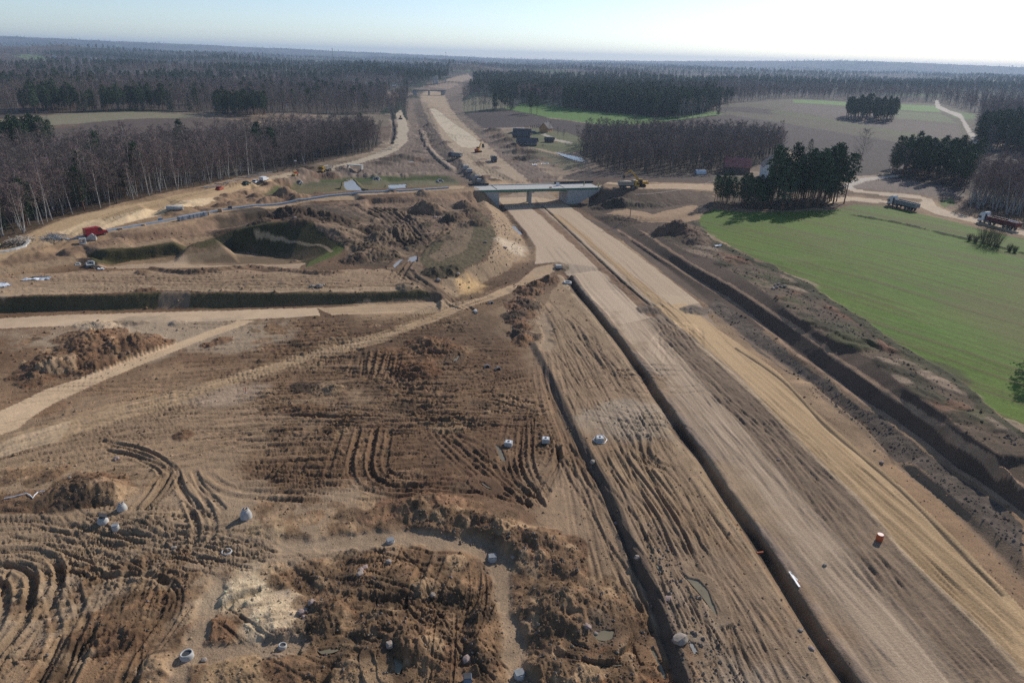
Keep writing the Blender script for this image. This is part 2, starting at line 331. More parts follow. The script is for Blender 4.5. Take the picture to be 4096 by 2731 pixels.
# ------------------------------------------------------------------ ground: zones, colours, earthworks in relief
BASEZ = GZ.copy()
COL = np.zeros((NRr, NC, 3), np.float32); RGH = np.zeros((NRr, NC), np.float32); ZONE = np.zeros((NRr, NC), np.int8)
ZN = ['ground', 'motorway', 'slip_road', 'dirt_road', 'crop_field', 'ploughed_field', 'meadow', 'turf_bank', 'woodland_floor', 'hills', 'sand_bank']
RAD = np.hypot(GX, GY)
n25 = fbm(GX / 26, GY / 26, 4, 3); n7 = fbm(GX / 7, GY / 7, 4, 11); n2 = fbm(GX / 1.7, GY / 1.7, 3, 21); n60 = fbm(GX / 60, GY / 60, 3, 31)
nfine = fbm(GX / .55, GY / .55, 2, 41)
def mix(a, b, t): return a + (b - a) * t[..., None]
C = lambda *v: np.array(v, np.float32)
MUD, TAN, RED, GREY, DARK = C(.135, .092, .06), C(.27, .2, .135), C(.165, .1, .06), C(.25, .205, .165), C(.075, .05, .035)
COL[:] = mix(mix(MUD, TAN, sm(.36, .62, n25)), RED, .4 * sm(.5, .75, n60)[...])
COL *= (.55 + .9 * n7)[..., None]
RGH[:] = .28
JX = (fbm(GX / 5, GY / 5, 3, 51) - .5) * np.clip(RAD / 100, .6, 5); JY = (fbm(GX / 5, GY / 5, 3, 61) - .5) * np.clip(RAD / 60, .8, 9)

def mask(pts, jit=1.0, world=False):
    q = np.asarray(pts, float) if world else GL(pts)[:, :2]
    si, sj = window(q[:, 0].min() - 6, q[:, 0].max() + 6, q[:, 1].min() - 10, q[:, 1].max() + 10)
    x = GX[si, sj] + JX[si, sj] * jit; y = GY[si, sj] + JY[si, sj] * jit; m = np.zeros(x.shape, bool)
    for k in range(len(q)):
        x0, y0 = q[k]; x1, y1 = q[(k + 1) % len(q)]
        if y0 == y1: continue
        m ^= ((y0 > y) != (y1 > y)) & (x < (x1 - x0) * (y - y0) / (y1 - y0) + x0)
    return (si, sj), m
def zone(name, pts, c0, c1=None, rough=None, jit=1.0, noise=None, var=.25, keep=False):
    w, m = mask(pts, jit)
    n = (noise if noise is not None else n7)[w]
    c = mix(c0, c1 if c1 is not None else c0, n) * (1 - var / 2 + var * n2[w])[..., None]
    COL[w][m] = c[m]
    if name: ZONE[w][m] = ZN.index(name)
    if rough is not None: RGH[w][m] = rough
    return w, m
def blob(dx, dy, rad, color, s=1.0, asp=1.0, ang=0.0, h=0.0):
    """a soft-edged patch of other soil"""
    c = G(dx, dy)
    si, sj = window(c[0] - rad * 2.2, c[0] + rad * 2.2, c[1] - rad * 2.2, c[1] + rad * 2.2)
    x = GX[si, sj] - c[0]; y = GY[si, sj] - c[1]; ca, sa = math.cos(ang), math.sin(ang)
    u = (x * ca + y * sa) / (rad * asp); v = (-x * sa + y * ca) / rad
    d = np.sqrt(u * u + v * v) + (n7[si, sj] - .5) * 1.1 + (n2[si, sj] - .5) * .5
    t = s * (1 - sm(.55, 1.05, d))
    COL[si, sj] = mix(COL[si, sj], color * (.8 + .4 * n2[si, sj])[..., None], t)
    if h: GZ[si, sj] += h * t

# --- far land and countryside
fl = RAD > 640
COL[fl] = (C(.085, .07, .055) * (.6 + .8 * n60[fl])[:, None]); ZONE[fl] = ZN.index('hills'); RGH[fl] = .1
big = fbm(GX / 420, GY / 420, 4, 71); big2 = fbm(GX / 900, GY / 260, 3, 81)
pine = sm(.5, .6, big)
COL[fl] = mix(COL, C(.02, .032, .016), pine)[fl]
fieldm = fl & (big2 > .655) & (RAD > 1200)
COL[fieldm] = mix(C(.11, .1, .07), C(.08, .13, .04), sm(.4, .6, fbm(GX / 200, GY / 200, 2, 91)))[fieldm]
FARFIELD = fieldm.copy()
for pts in ([(0, 275), (150, 258), (300, 250), (540, 262), (870, 262), (900, 235), (890, 205), (640, 195), (300, 200), (-80, 215), (-120, 300)],
            [(-140, 600), (0, 561), (130, 505), (300, 463), (450, 430), (560, 404), (640, 396), (700, 383), (770, 366), (850, 350), (880, 330), (860, 300), (840, 285), (545, 300), (300, 330), (-120, 345)],
            [(1330, 352), (1400, 394), (1520, 402), (1660, 396), (1790, 372), (1800, 345), (1700, 328), (1500, 322), (1340, 322)],
            [(1640, 468), (1720, 480), (1800, 484), (1914, 478), (1945, 460), (1920, 440), (1760, 436), (1650, 446)],
            [(2020, 408), (2070, 418), (2150, 425), (2220, 450), (2225, 478), (2352, 500), (2560, 540), (2560, 300), (2352, 320), (2260, 350), (2230, 400), (2120, 376)]):
    zone('woodland_floor', pts, C(.06, .045, .033), C(.1, .078, .055), .25)
# fields
zone('meadow', [(1650, 244), (1820, 227), (2160, 238), (2245, 262), (2245, 310), (2262, 350), (2150, 352), (1780, 288), (1670, 268)], C(.1, .09, .06), C(.13, .11, .075), .1)
zone('ploughed_field', [(-130, 400), (0, 384), (300, 362), (450, 348), (545, 334), (560, 296), (300, 290), (0, 296), (-130, 302)], C(.095, .07, .057), C(.12, .09, .07), .1)
PLOW = C(.062, .047, .041)
def rows(ax, spacing, seed=0):
    a = math.radians(ax); return np.sin((GX * math.cos(a) + GY * math.sin(a)) * 2 * math.pi / spacing + 3 * fbm(GX / 40, GY / 40, 2, seed))
zone('ploughed_field', [(1065, 264), (1090, 258), (1170, 253), (1260, 272), (1423, 291), (1600, 273), (1670, 263), (1780, 280), (1900, 300), (2050, 325), (2150, 348), (2110, 372), (2010, 402), (1950, 405), (1880, 370), (1800, 340), (1500, 318), (1330, 320), (1290, 305), (1230, 292), (1110, 296)], PLOW, PLOW * 1.35, .12, .6, n60)
zone('crop_field', [(1150, 247), (1165, 237), (1280, 243), (1400, 258), (1500, 270), (1640, 256), (1665, 262), (1600, 271), (1500, 283), (1423, 290), (1330, 280), (1260, 270), (1176, 253)], C(.085, .165, .03), C(.11, .19, .04), .05, .5)
zone('meadow', [(1060, 235), (1110, 222), (1200, 232), (1190, 245), (1130, 250), (1090, 256), (1064, 258)], C(.14, .135, .08), C(.19, .165, .11), .1)
zone('ploughed_field', [(1640, 246), (1720, 246), (1850, 262), (1760, 262), (1700, 258), (1660, 256)], C(.07, .055, .05), None, .1)
zone('meadow', [(1760, 256), (1830, 270), (2000, 296), (2110, 322), (2200, 335), (2200, 326), (2100, 306), (1980, 288), (1860, 264), (1800, 253)], C(.1, .108, .055), C(.13, .125, .07), .1)
zone('ploughed_field', [(1790, 252), (1830, 240), (1940, 250), (2060, 272), (2200, 290), (2215, 330), (2100, 305), (1980, 286), (1860, 262)], C(.12, .095, .08), C(.155, .122, .1), .1)
zone('crop_field', [(1822, 229), (1900, 232), (2150, 244), (2160, 258), (2050, 252), (1900, 240), (1822, 236)], C(.10, .18, .045), C(.13, .22, .055), .05, .3)
zone('meadow', [(2060, 255), (2160, 262), (2200, 284), (2060, 272)], C(.13, .145, .08), C(.16, .17, .09), .1)
zone('meadow', [(2170, 252), (2240, 262), (2235, 276), (2190, 270)], C(.11, .16, .06), None, .1)
zone('dirt_road', [(2146, 232), (2154, 230), (2160, 244), (2208, 262), (2215, 275), (2240, 310), (2258, 345), (2248, 350), (2228, 315), (2205, 272), (2150, 248)], C(.5, .44, .37), C(.42, .36, .3), .05, .15)
zone('meadow', [(0, 278), (120, 264), (300, 256), (480, 265), (440, 272), (300, 277), (150, 286), (-60, 297), (-60, 285)], C(.19, .175, .105), C(.23, .2, .13), .05, .4)
zone('ploughed_field', [(190, 283), (300, 273), (480, 272), (560, 278), (540, 300), (300, 300), (180, 296)], C(.095, .07, .057), C(.12, .09, .07), .1)
zone('meadow', [(700, 270), (880, 262), (900, 262), (890, 290), (820, 300), (690, 285)], C(.15, .115, .08), C(.19, .15, .105), .15)
zone('crop_field', [(238, 188), (300, 182), (365, 182), (360, 192), (270, 194)], C(.09, .16, .045), None, .05, .3)
zone('ploughed_field', [(130, 184), (225, 186), (235, 195), (140, 193)], C(.12, .09, .07), None, .05, .3)
zone('crop_field', [(28, 128), (60, 125), (130, 134), (128, 139), (60, 138)], C(.12, .17, .065), None, .05, .1)
zone('meadow', [(640, 147), (730, 143), (808, 143), (800, 147), (700, 149)], C(.2, .18, .12), None, .05, .1)
zone('dirt_road', [(0, 186), (180, 183), (400, 178), (640, 172), (640, 174), (400, 181.5), (180, 186.5), (0, 189)], C(.3, .27, .23), None, 0, .1)
# farmyard
zone('meadow', [(1150, 310), (1230, 295), (1300, 305), (1345, 320), (1345, 345), (1300, 352), (1250, 345), (1190, 335)], C(.1, .115, .05), C(.17, .155, .085), .1)
zone('dirt_road', [(1242, 309), (1252, 307), (1280, 320), (1315, 327), (1313, 331), (1275, 325)], C(.42, .36, .28), None, 0, .2)
zone('meadow', [(1225, 342), (1300, 362), (1345, 380), (1300, 392), (1260, 376), (1210, 356)], C(.13, .12, .07), C(.17, .14, .09), .15)
zone('ploughed_field', [(1290, 410), (1330, 392), (1400, 395), (1520, 402), (1660, 398), (1720, 412), (1640, 422), (1400, 420)], C(.075, .056, .046), C(.105, .078, .062), .12)
zone('meadow', [(1640, 404), (1740, 408), (1760, 420), (1640, 422)], C(.09, .1, .05), C(.11, .1, .06), .1)

# --- right-hand crop field
w, m = zone('crop_field', [(1600, 520), (1608, 494), (1640, 482), (1720, 488), (1830, 486), (1914, 482), (1964, 470), (2027, 473), (2139, 497), (2264, 529), (2352, 549), (2560, 600), (2560, 1100), (2352, 990), (2301, 956), (2239, 905), (2169, 852), (2064, 790), (1989, 741),
                           (1914, 689), (1839, 641), (1764, 605), (1726, 590), (1676, 563), (1626, 536)], C(.066, .15, .016), C(.1, .152, .026), .06, .5, n25, .25)
d0 = P(1650, 520, 9); d1 = P(2352, 720, 9.5); ra = math.atan2(d1[1] - d0[1], d1[0] - d0[0])
acr = (-GX * math.sin(ra) + GY * math.cos(ra)) + 5 * (fbm(GX / 70, GY / 70, 2, 5) - .5); alo = GX * math.cos(ra) + GY * math.sin(ra)
st = fbm(acr / 1.3, alo / 45, 2, 101); tram = 1 - sm(.0, .5, np.abs(((acr + 6) % 11) - 5.5) - .1)
cc = mix(COL, C(.1, .085, .042), .6 * sm(.5, .66, st)); cc = mix(cc, C(.09, .075, .04), .8 * tram * sm(.3, .6, fbm(acr / 3, alo / 40, 2, 7)))
cc = mix(cc, C(.115, .115, .048), .65 * sm(.42, .68, fbm(GX / 38, GY / 38, 3, 111)))
COL[w][m] = cc[w][m]; GZ[w][m] += ((st[w] - .5) * .12)[m]
CROPW = (w, m); HEDGE = [(1953, 494), (1990, 500), (2060, 512), (2130, 528), (2220, 550), (2352, 583), (2450, 606)]
# spoil strip beside the field
zone('ground', FE and [(p[0], p[1] + 2) for p in FE] + [(p[0], p[1]) for p in B3[::-1]], C(.065, .05, .037), C(.13, .1, .075), .45, .8, n7, .6)
for k in range(90):
    t = random.random(); i = t * (len(FE) - 2); a = int(i); f = i - a
    fe = np.array(FE[a][:2]) * (1 - f) + np.array(FE[a + 1][:2]) * f; b3 = np.array(B3[a][:2]) * (1 - f) + np.array(B3[min(a + 1, len(B3) - 1)][:2]) * f
    s = random.random(); p = fe * (1 - s) + b3 * s
    blob(p[0], p[1], random.uniform(1.2, 3.2), [C(.045, .042, .026), C(.26, .21, .165), C(.16, .09, .062), C(.06, .065, .03)][random.choice((0, 0, 1, 2, 3, 3))], .8, random.uniform(1, 3), math.radians(115), random.choice((0, 0, .2, .35)))
# cut slopes: clay faces darkened, their shade put into the colour
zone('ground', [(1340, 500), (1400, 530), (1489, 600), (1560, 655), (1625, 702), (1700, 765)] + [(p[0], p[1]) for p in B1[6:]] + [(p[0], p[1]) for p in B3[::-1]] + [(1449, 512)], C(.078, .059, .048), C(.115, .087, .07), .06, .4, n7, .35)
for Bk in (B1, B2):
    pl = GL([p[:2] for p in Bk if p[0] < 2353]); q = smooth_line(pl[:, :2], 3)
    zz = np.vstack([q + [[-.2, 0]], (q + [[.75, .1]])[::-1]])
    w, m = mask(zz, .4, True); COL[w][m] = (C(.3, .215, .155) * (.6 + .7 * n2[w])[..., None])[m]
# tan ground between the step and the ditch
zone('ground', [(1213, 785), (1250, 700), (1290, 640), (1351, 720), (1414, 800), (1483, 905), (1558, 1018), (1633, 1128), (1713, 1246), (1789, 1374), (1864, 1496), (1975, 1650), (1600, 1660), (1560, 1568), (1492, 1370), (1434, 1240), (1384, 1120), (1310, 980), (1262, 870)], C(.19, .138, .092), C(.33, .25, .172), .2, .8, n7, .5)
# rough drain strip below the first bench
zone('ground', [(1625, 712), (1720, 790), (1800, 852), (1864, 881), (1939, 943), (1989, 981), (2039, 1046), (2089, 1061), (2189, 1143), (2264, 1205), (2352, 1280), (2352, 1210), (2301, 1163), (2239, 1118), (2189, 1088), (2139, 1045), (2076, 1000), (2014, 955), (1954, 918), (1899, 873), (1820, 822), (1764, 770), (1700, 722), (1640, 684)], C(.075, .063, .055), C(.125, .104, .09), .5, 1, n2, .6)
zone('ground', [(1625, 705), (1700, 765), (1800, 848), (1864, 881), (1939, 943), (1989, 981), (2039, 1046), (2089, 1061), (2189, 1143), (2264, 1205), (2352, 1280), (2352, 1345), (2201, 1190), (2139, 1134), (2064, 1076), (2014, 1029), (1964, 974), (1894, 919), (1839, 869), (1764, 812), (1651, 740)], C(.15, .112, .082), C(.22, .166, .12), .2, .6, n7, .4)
# ground around the approach road and sandy yard
zone('ground', [(1300, 455), (1352, 448), (1400, 438), (1640, 440), (1640, 470), (1600, 500), (1600, 525), (1520, 545), (1440, 520), (1380, 505)], C(.08, .06, .047), C(.125, .093, .07), .3)
zone('dirt_road', [(1390, 492), (1440, 480), (1500, 492), (1590, 472), (1625, 480), (1600, 505), (1560, 512), (1500, 512), (1440, 500)], C(.3, .22, .155), C(.36, .27, .19), .25)
zone('dirt_road', [(1372, 424), (1450, 423), (1560, 423), (1640, 426), (1760, 432), (1760, 440), (1640, 436), (1540, 434), (1450, 434), (1372, 433)], C(.37, .29, .21), C(.42, .335, .25), .05, .3)
zone('dirt_road', [(1930, 430), (1960, 412), (2060, 402), (2064, 406), (1990, 416), (1955, 428), (1970, 436), (2050, 444), (2105, 448), (2140, 458), (2152, 474), (2180, 486), (2264, 506), (2352, 528), (2560, 575), (2560, 590), (2352, 541), (2250, 514), (2150, 492), (2110, 474), (2020, 466), (1950, 462), (1900, 468), (1900, 456), (1950, 452), (2050, 462), (2110, 466), (2122, 460), (2100, 455), (2040, 450), (1960, 441)],
     C(.44, .38, .31), C(.5, .44, .37), .05, .15)
zone('ground', [(1960, 430), (1990, 418), (2070, 412), (2150, 425), (2215, 450), (2222, 474), (2180, 482), (2158, 472), (2146, 456), (2105, 446), (2050, 441), (1975, 434)], C(.14, .105, .085), C(.19, .145, .115), .4)
zone('meadow', [(2150, 462), (2185, 455), (2195, 470), (2165, 478)], C(.1, .14, .05), None, .1)

# --- motorway
CENTRE = GL([(1060, 350), (1180, 425), (1240, 472), (1290, 515), (1370, 588), (1440, 658), (1510, 725), (1600, 830), (1760, 1000), (1900, 1158), (2050, 1310), (2250, 1520)])
def line_coords(line, win):
    """signed distance from and length along a line, for the grid points of a window"""
    x = GX[win]; y = GY[win]; best = np.full(x.shape, 1e9); sd = np.zeros(x.shape); ss = np.zeros(x.shape); s0 = 0
    for a, b in zip(line[:-1], line[1:]):
        dx, dy = b[0] - a[0], b[1] - a[1]; l = math.hypot(dx, dy) + 1e-9
        t = np.clip(((x - a[0]) * dx + (y - a[1]) * dy) / l ** 2, 0, 1)
        ex = x - a[0] - t * dx; ey = y - a[1] - t * dy; d = np.hypot(ex, ey); m = d < best
        best[m] = d[m]; sd[m] = (np.sign(ex * dy - ey * dx) * d)[m]; ss[m] = (s0 + t * l)[m]; s0 += l
    return sd, ss
cl = smooth_line(CENTRE[:, :2], 6); cl = np.vstack([cl, cl[-1] + (cl[-1] - cl[-2]) * 8])
WM = window(cl[:, 0].min() - 60, cl[:, 0].max() + 60, 8, cl[:, 1].max() + 60)
MD, MS = line_coords(cl, WM)
def streak(a, b, seed): s = fbm(MD / a, MS / b, 4, seed); return s
def mzone(name, pts, c0, c1, rough, a=.8, b=60, seed=1, jit=.6, k=(.35, .65)):
    w, m = mask(pts, jit)
    full = np.zeros(GX.shape, bool); full[w][m] = True; mm = full[WM]
    s = sm(k[0], k[1], streak(a, b, seed)) * .75 + .25 * n2[WM]
    COL[WM][mm] = mix(c0, c1, s)[mm]; RGH[WM][mm] = rough; ZONE[WM][mm] = ZN.index(name)
    return mm
# whole platform first: graded gravel
mzone('motorway', [(1140, 455), (1240, 430), (1290, 462), (1390, 532), (1489, 604), (1609, 697), (1651, 757), (1764, 837), (1901, 971), (1989, 1046), (2076, 1121), (2164, 1205), (2352, 1400), (2560, 1640), (2060, 1660), (1979, 1562),
                   (1889, 1427), (1839, 1352), (1751, 1232), (1663, 1106), (1576, 986), (1486, 861), (1414, 757), (1391, 727), (1316, 640), (1285, 602), (1230, 606), (1231, 572), (1214, 542), (1168, 485)],
      C(.24, .197, .157), C(.3, .247, .2), .14, .7, 40, 3)
mm_med = mzone('motorway', [(1500, 740), (1550, 748), (1600, 790), (1764, 935), (1872, 1046), (1977, 1146), (2089, 1279), (2239, 1424), (2400, 1590), (2260, 1600), (2050, 1370), (1900, 1200), (1750, 1040), (1620, 890), (1540, 790)],
      C(.17, .132, .103), C(.26, .207, .16), .35, .6, 14, 5)
# gravel shoulder berm and dark ditch face
strip0 = [(p[0], p[1]) for p in DITCH]
# finished light carriageways
mzone('motorway', [(1142, 455), (1228, 452), (1229, 480), (1276, 527), (1339, 574), (1401, 630), (1459, 685), (1496, 728), (1470, 736), (1408, 747), (1361, 694), (1313, 634), (1285, 600), (1229, 606), (1232, 570), (1216, 542), (1192, 512), (1168, 485)],
      C(.42, .355, .288), C(.46, .39, .32), .03, 1.4, 60, 7, .25)
mzone('motorway', [(1226, 452), (1289, 462), (1336, 494), (1389, 532), (1426, 557), (1489, 604), (1609, 697), (1560, 702), (1501, 704), (1426, 640), (1351, 570), (1296, 520), (1259, 492)],
      C(.4, .335, .265), C(.45, .375, .295), .03, 1.0, 60, 9, .25)
mzone('motorway', [(1258, 490), (1286, 494), (1330, 528), (1400, 588), (1470, 645), (1540, 700), (1505, 700), (1440, 640), (1380, 585), (1320, 534)], C(.29, .215, .14), C(.42, .325, .215), .06, .5, 80, 11, .4)
# haul road in yellow sand
mzone('motorway', [(1501, 702), (1576, 697), (1651, 757), (1764, 837), (1794, 861), (1901, 971), (1989, 1046), (2076, 1121), (2164, 1205), (2352, 1400), (2560, 1640), (2430, 1640), (2352, 1545), (2314, 1502), (2239, 1422), (2177, 1362), (2089, 1277), (2002, 1177), (1977, 1144), (1872, 1044), (1764, 931), (1696, 861), (1601, 782), (1551, 742)],
      C(.34, .255, .16), C(.46, .355, .23), .06, .45, 70, 13, .3)
# the other carriageway's worn lane
mzone('motorway', [(1410, 745), (1490, 735), (1560, 812), (1660, 930), (1790, 1085), (1900, 1215), (2020, 1360), (2190, 1580), (2090, 1600), (1960, 1430), (1850, 1290), (1730, 1130), (1620, 990), (1520, 870), (1440, 780)],
      C(.34, .28, .222), C(.42, .352, .284), .04, .7, 60, 15, .8)
# median wheel line, edges
def strip(pts, half, c, dz=0.0, jit=.3, world=False, rough=None, name=None):
    q = smooth_line((np.asarray(pts) if world else GL(pts))[:, :2], 2.0)
    w = window(q[:, 0].min() - half - 2, q[:, 0].max() + half + 2, q[:, 1].min() - half - 2, q[:, 1].max() + half + 2)
    sd, ss = line_coords(q, w); t = 1 - sm(half * .6, half * 1.1, np.abs(sd) + JX[w] * jit)
    if c is not None: COL[w] = mix(COL[w], c * (.75 + .5 * n2[w])[..., None], t)
    if dz: GZ[w] += dz * t
    if name: ZONE[w][t > .5] = ZN.index(name)
    if rough is not None: RGH[w] = RGH[w] * (1 - t) + rough * t
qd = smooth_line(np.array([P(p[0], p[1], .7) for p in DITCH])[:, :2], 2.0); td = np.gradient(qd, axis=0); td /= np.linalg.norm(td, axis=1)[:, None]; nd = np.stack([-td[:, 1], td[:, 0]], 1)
strip(qd + nd * 1.5, .85, C(.06, .048, .038), 0, .3, True, .15); strip(qd + nd * 3.2, .7, C(.2, .168, .148), .05, .4, True, .35); strip(qd + nd * -.5, .6, C(.34, .27, .19), 0, .8, True)  # ditch face: dark humus, with its shadow painted into the colour too
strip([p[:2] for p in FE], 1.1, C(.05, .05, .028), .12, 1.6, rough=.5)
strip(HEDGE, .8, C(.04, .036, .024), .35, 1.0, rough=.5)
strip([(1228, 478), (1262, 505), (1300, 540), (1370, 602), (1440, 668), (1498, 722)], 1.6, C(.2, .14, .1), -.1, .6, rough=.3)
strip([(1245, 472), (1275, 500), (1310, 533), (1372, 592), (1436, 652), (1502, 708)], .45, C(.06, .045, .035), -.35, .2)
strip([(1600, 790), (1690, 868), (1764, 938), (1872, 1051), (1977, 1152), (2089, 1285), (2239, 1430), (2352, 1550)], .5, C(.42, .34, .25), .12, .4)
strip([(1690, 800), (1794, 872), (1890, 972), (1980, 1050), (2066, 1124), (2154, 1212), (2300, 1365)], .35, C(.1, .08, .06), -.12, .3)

# --- slip road, side roads, ramps on the left
zone('slip_road', [(-200, 765), (-200, 742), (0, 731), (175, 722), (375, 717), (588, 711), (730, 706), (735, 725), (588, 733), (545, 736), (375, 741), (188, 747), (0, 754)], C(.43, .35, .265), C(.47, .385, .295), .02, .3)
zone('dirt_road', [(730, 706), (800, 703), (1000, 694), (1063, 690), (1100, 685), (1180, 655), (1210, 632), (1232, 614), (1284, 604), (1278, 618), (1240, 640), (1176, 668), (1063, 710), (975, 717), (763, 724)], C(.36, .28, .2), C(.42, .335, .245), .12, .5)
zone('dirt_road', [(545, 737), (580, 737), (400, 806), (250, 866), (120, 925), (40, 985), (-100, 1030), (-100, 985), (0, 950), (100, 905), (225, 855), (375, 797)], C(.42, .33, .235), C(.46, .37, .265), .03, .6)
zone('dirt_road', [(-100, 1060), (40, 990), (250, 930), (430, 888), (588, 838), (763, 788), (900, 752), (1030, 703), (1080, 700), (1010, 730), (900, 776), (763, 818), (588, 872), (430, 925), (250, 985), (40, 1040)], C(.3, .225, .152), C(.38, .29, .2), .15, .9)
zone('ground', [(0, 660), (200, 652), (440, 648), (588, 655), (760, 660), (960, 655), (980, 662), (900, 668), (763, 671), (588, 670), (375, 668), (200, 674), (0, 680), (-150, 688)], C(.31, .24, .17), C(.37, .29, .21), .3)
zone('ground', [(-150, 650), (100, 626), (400, 617), (700, 626), (900, 618), (990, 645), (960, 655), (588, 655), (200, 652), (-150, 664)], C(.27, .2, .14), C(.34, .26, .185), .35)
zone('dirt_road', [(930, 560), (960, 575), (980, 630), (1040, 690), (1000, 690), (940, 640), (900, 620), (905, 590)], C(.17, .125, .09), C(.21, .16, .12), .6)
zone('slip_road', [(1108, 430), (1063, 433), (938, 443), (838, 449), (713, 462), (588, 477), (500, 489), (375, 513), (250, 537), (150, 556), (0, 588), (-140, 622), (-140, 600), (0, 572), (60, 552), (130, 540), (240, 531), (325, 516), (400, 503), (500, 484), (588, 472), (688, 458), (788, 446), (888, 438), (1030, 431), (1100, 428)],
     C(.35, .272, .19), C(.4, .315, .225), .12, .4)
zone('sand_bank', [(700, 386), (640, 402), (588, 413), (500, 431), (375, 456), (250, 479), (150, 502), (62, 538), (0, 572), (-140, 615), (0, 600), (100, 545), (137, 533), (200, 508), (300, 489), (400, 472), (500, 454), (588, 430), (640, 418), (700, 400)], C(.37, .285, .185), C(.42, .33, .22), .1, .5)
zone('sand_bank', [(137, 533), (200, 508), (300, 488), (400, 470), (500, 452), (520, 456), (480, 474), (392, 482), (300, 510), (240, 528), (160, 540)], C(.5, .41, .285), C(.56, .47, .34), .25, .5)
zone('ground', [(240, 529), (300, 511), (392, 484), (500, 462), (588, 440), (640, 436), (588, 468), (500, 482), (400, 501), (325, 514)], C(.22, .155, .1), C(.27, .2, .13), .35)
zone('ground', [(1108, 440), (1063, 441), (938, 452), (838, 458), (713, 471), (588, 487), (500, 498), (375, 525), (250, 550), (60, 588), (-140, 622), (-140, 636), (60, 600), (225, 570), (375, 549), (500, 530), (588, 512), (713, 490), (838, 474), (938, 468), (1040, 466), (1100, 468)], C(.22, .155, .11), C(.27, .195, .14), .35)
zone('ground', [(-140, 640), (60, 604), (225, 572), (375, 550), (500, 532), (480, 546), (300, 568), (195, 586), (180, 606), (-140, 640)], C(.25, .185, .125), C(.3, .23, .16), .3)
# grass basin and turf
zone('turf_bank', [(203, 584), (300, 569), (400, 556), (485, 548), (493, 574), (400, 587), (300, 600), (212, 611)], C(.05, .052, .024), C(.08, .072, .038), .12, .4)
zone('turf_bank', [(486, 547), (540, 527), (620, 511), (700, 509), (770, 527), (805, 556), (780, 582), (705, 614), (700, 604), (640, 592), (570, 577), (530, 574), (492, 575)], C(.042, .046, .021), C(.065, .062, .034), .12, .5)
zone('turf_bank', [(805, 556), (780, 582), (705, 614), (712, 601), (755, 575), (790, 556)], C(.1, .14, .035), C(.12, .15, .05), .1, .3)
bw = np.vstack([smooth_line(np.array([P(*p) for p in BTOP]), 3)[:, :2], smooth_line(np.array([P(*p) for p in BBOT]), 3)[::-1, :2]]); w, m = mask(bw, .5, True)
COL[w][m] = (mix(C(.042, .046, .021), C(.068, .064, .035), n7[w]) * (.8 + .4 * n2[w])[..., None])[m]; ZONE[w][m] = ZN.index('turf_bank'); RGH[w][m] = .12
zone('turf_bank', [(805, 556), (780, 582), (705, 614), (712, 601), (755, 575), (790, 556)], C(.09, .125, .032), C(.11, .135, .045), .1, .3)
strip([(588, 536), (640, 548), (690, 558), (745, 566), (762, 578)], .5, C(.36, .285, .2))
zone('ground', [(212, 613), (490, 578), (530, 576), (570, 580), (640, 595), (700, 604), (690, 618), (560, 616), (300, 616)], C(.3, .235, .175), C(.37, .295, .22), .08)
blob(520, 590, 9, C(.16, .125, .085), .8, 2.2, .2); blob(610, 602, 7, C(.13, .1, .07), .8, 2.5, .1)
zone('turf_bank', [(-200, 692), (0, 683), (100, 680), (200, 677), (373, 672), (358, 711), (180, 713), (0, 716), (-200, 728)], C(.06, .058, .03), C(.1, .088, .05), .3, .9)
zone('turf_bank', [(440, 671), (588, 673), (763, 674), (900, 670), (978, 668), (990, 685), (800, 697), (588, 703), (432, 710)], C(.06, .058, .03), C(.105, .09, .055), .3, .9)
zone('ground', [(376, 671), (438, 670), (430, 711), (360, 712)], C(.17, .135, .1), C(.22, .175, .132), .15, 1.6)
zone('turf_bank', [(590, 446), (640, 428), (690, 419), (732, 418), (740, 410), (850, 408), (880, 406), (1000, 403), (1036, 406), (1060, 424), (1020, 428), (900, 432), (780, 440), (680, 448), (600, 452)], C(.1, .1, .048), C(.145, .125, .075), .1, .4)
zone('turf_bank', [(738, 410.5), (850, 408.5), (880, 406.5), (1000, 404), (1035, 407), (1020, 414), (988, 414), (880, 414), (850, 416), (735, 417)], C(.06, .085, .025), C(.08, .095, .035), .15, .3)
zone('turf_bank', [(585, 448), (640, 430), (684, 420), (676, 430), (640, 440), (600, 447)], C(.08, .11, .03), None, .15, .3)
zone('turf_bank', [(1075, 414), (1045, 392), (1030, 376), (1060, 366), (1100, 404), (1120, 424), (1105, 430)], C(.055, .06, .03), C(.075, .072, .04), .2, .5)
# knoll by the cut: turf patches, pale crest
zone('ground', [(1110, 450), (1150, 480), (1190, 520), (1205, 560), (1200, 590), (1170, 620), (1100, 650), (1050, 680), (1020, 672), (1010, 640), (1060, 620), (1120, 595), (1142, 545), (1130, 490), (1100, 462)], C(.22, .168, .118), C(.32, .25, .178), .45)
zone('turf_bank', [(1060, 500), (1090, 480), (1125, 500), (1138, 545), (1118, 590), (1060, 618), (1000, 625), (960, 600), (985, 560), (1040, 525)], C(.085, .08, .048), C(.13, .108, .072), .5)
zone('ground', [(1050, 505), (1080, 498), (1090, 525), (1070, 575), (1010, 600), (985, 590), (1020, 560)], C(.16, .125, .085), C(.2, .155, .11), .3)
blob(1075, 655, 5.5, C(.55, .4, .22), .9); blob(1180, 570, 6, C(.5, .45, .38), .7, 1.6, 1.2)
zone('ground', [(620, 500), (700, 465), (860, 462), (1050, 462), (1110, 470), (1060, 500), (980, 560), (900, 600), (800, 612), (790, 560), (720, 515)], C(.15, .108, .08), C(.22, .165, .125), .6)
blob(680, 487, 16, C(.05, .042, .032), .85, 2.2, 0); blob(900, 545, 12, C(.06, .05, .038), .8, 1.5, .4); blob(850, 590, 9, C(.07, .055, .042), .75)
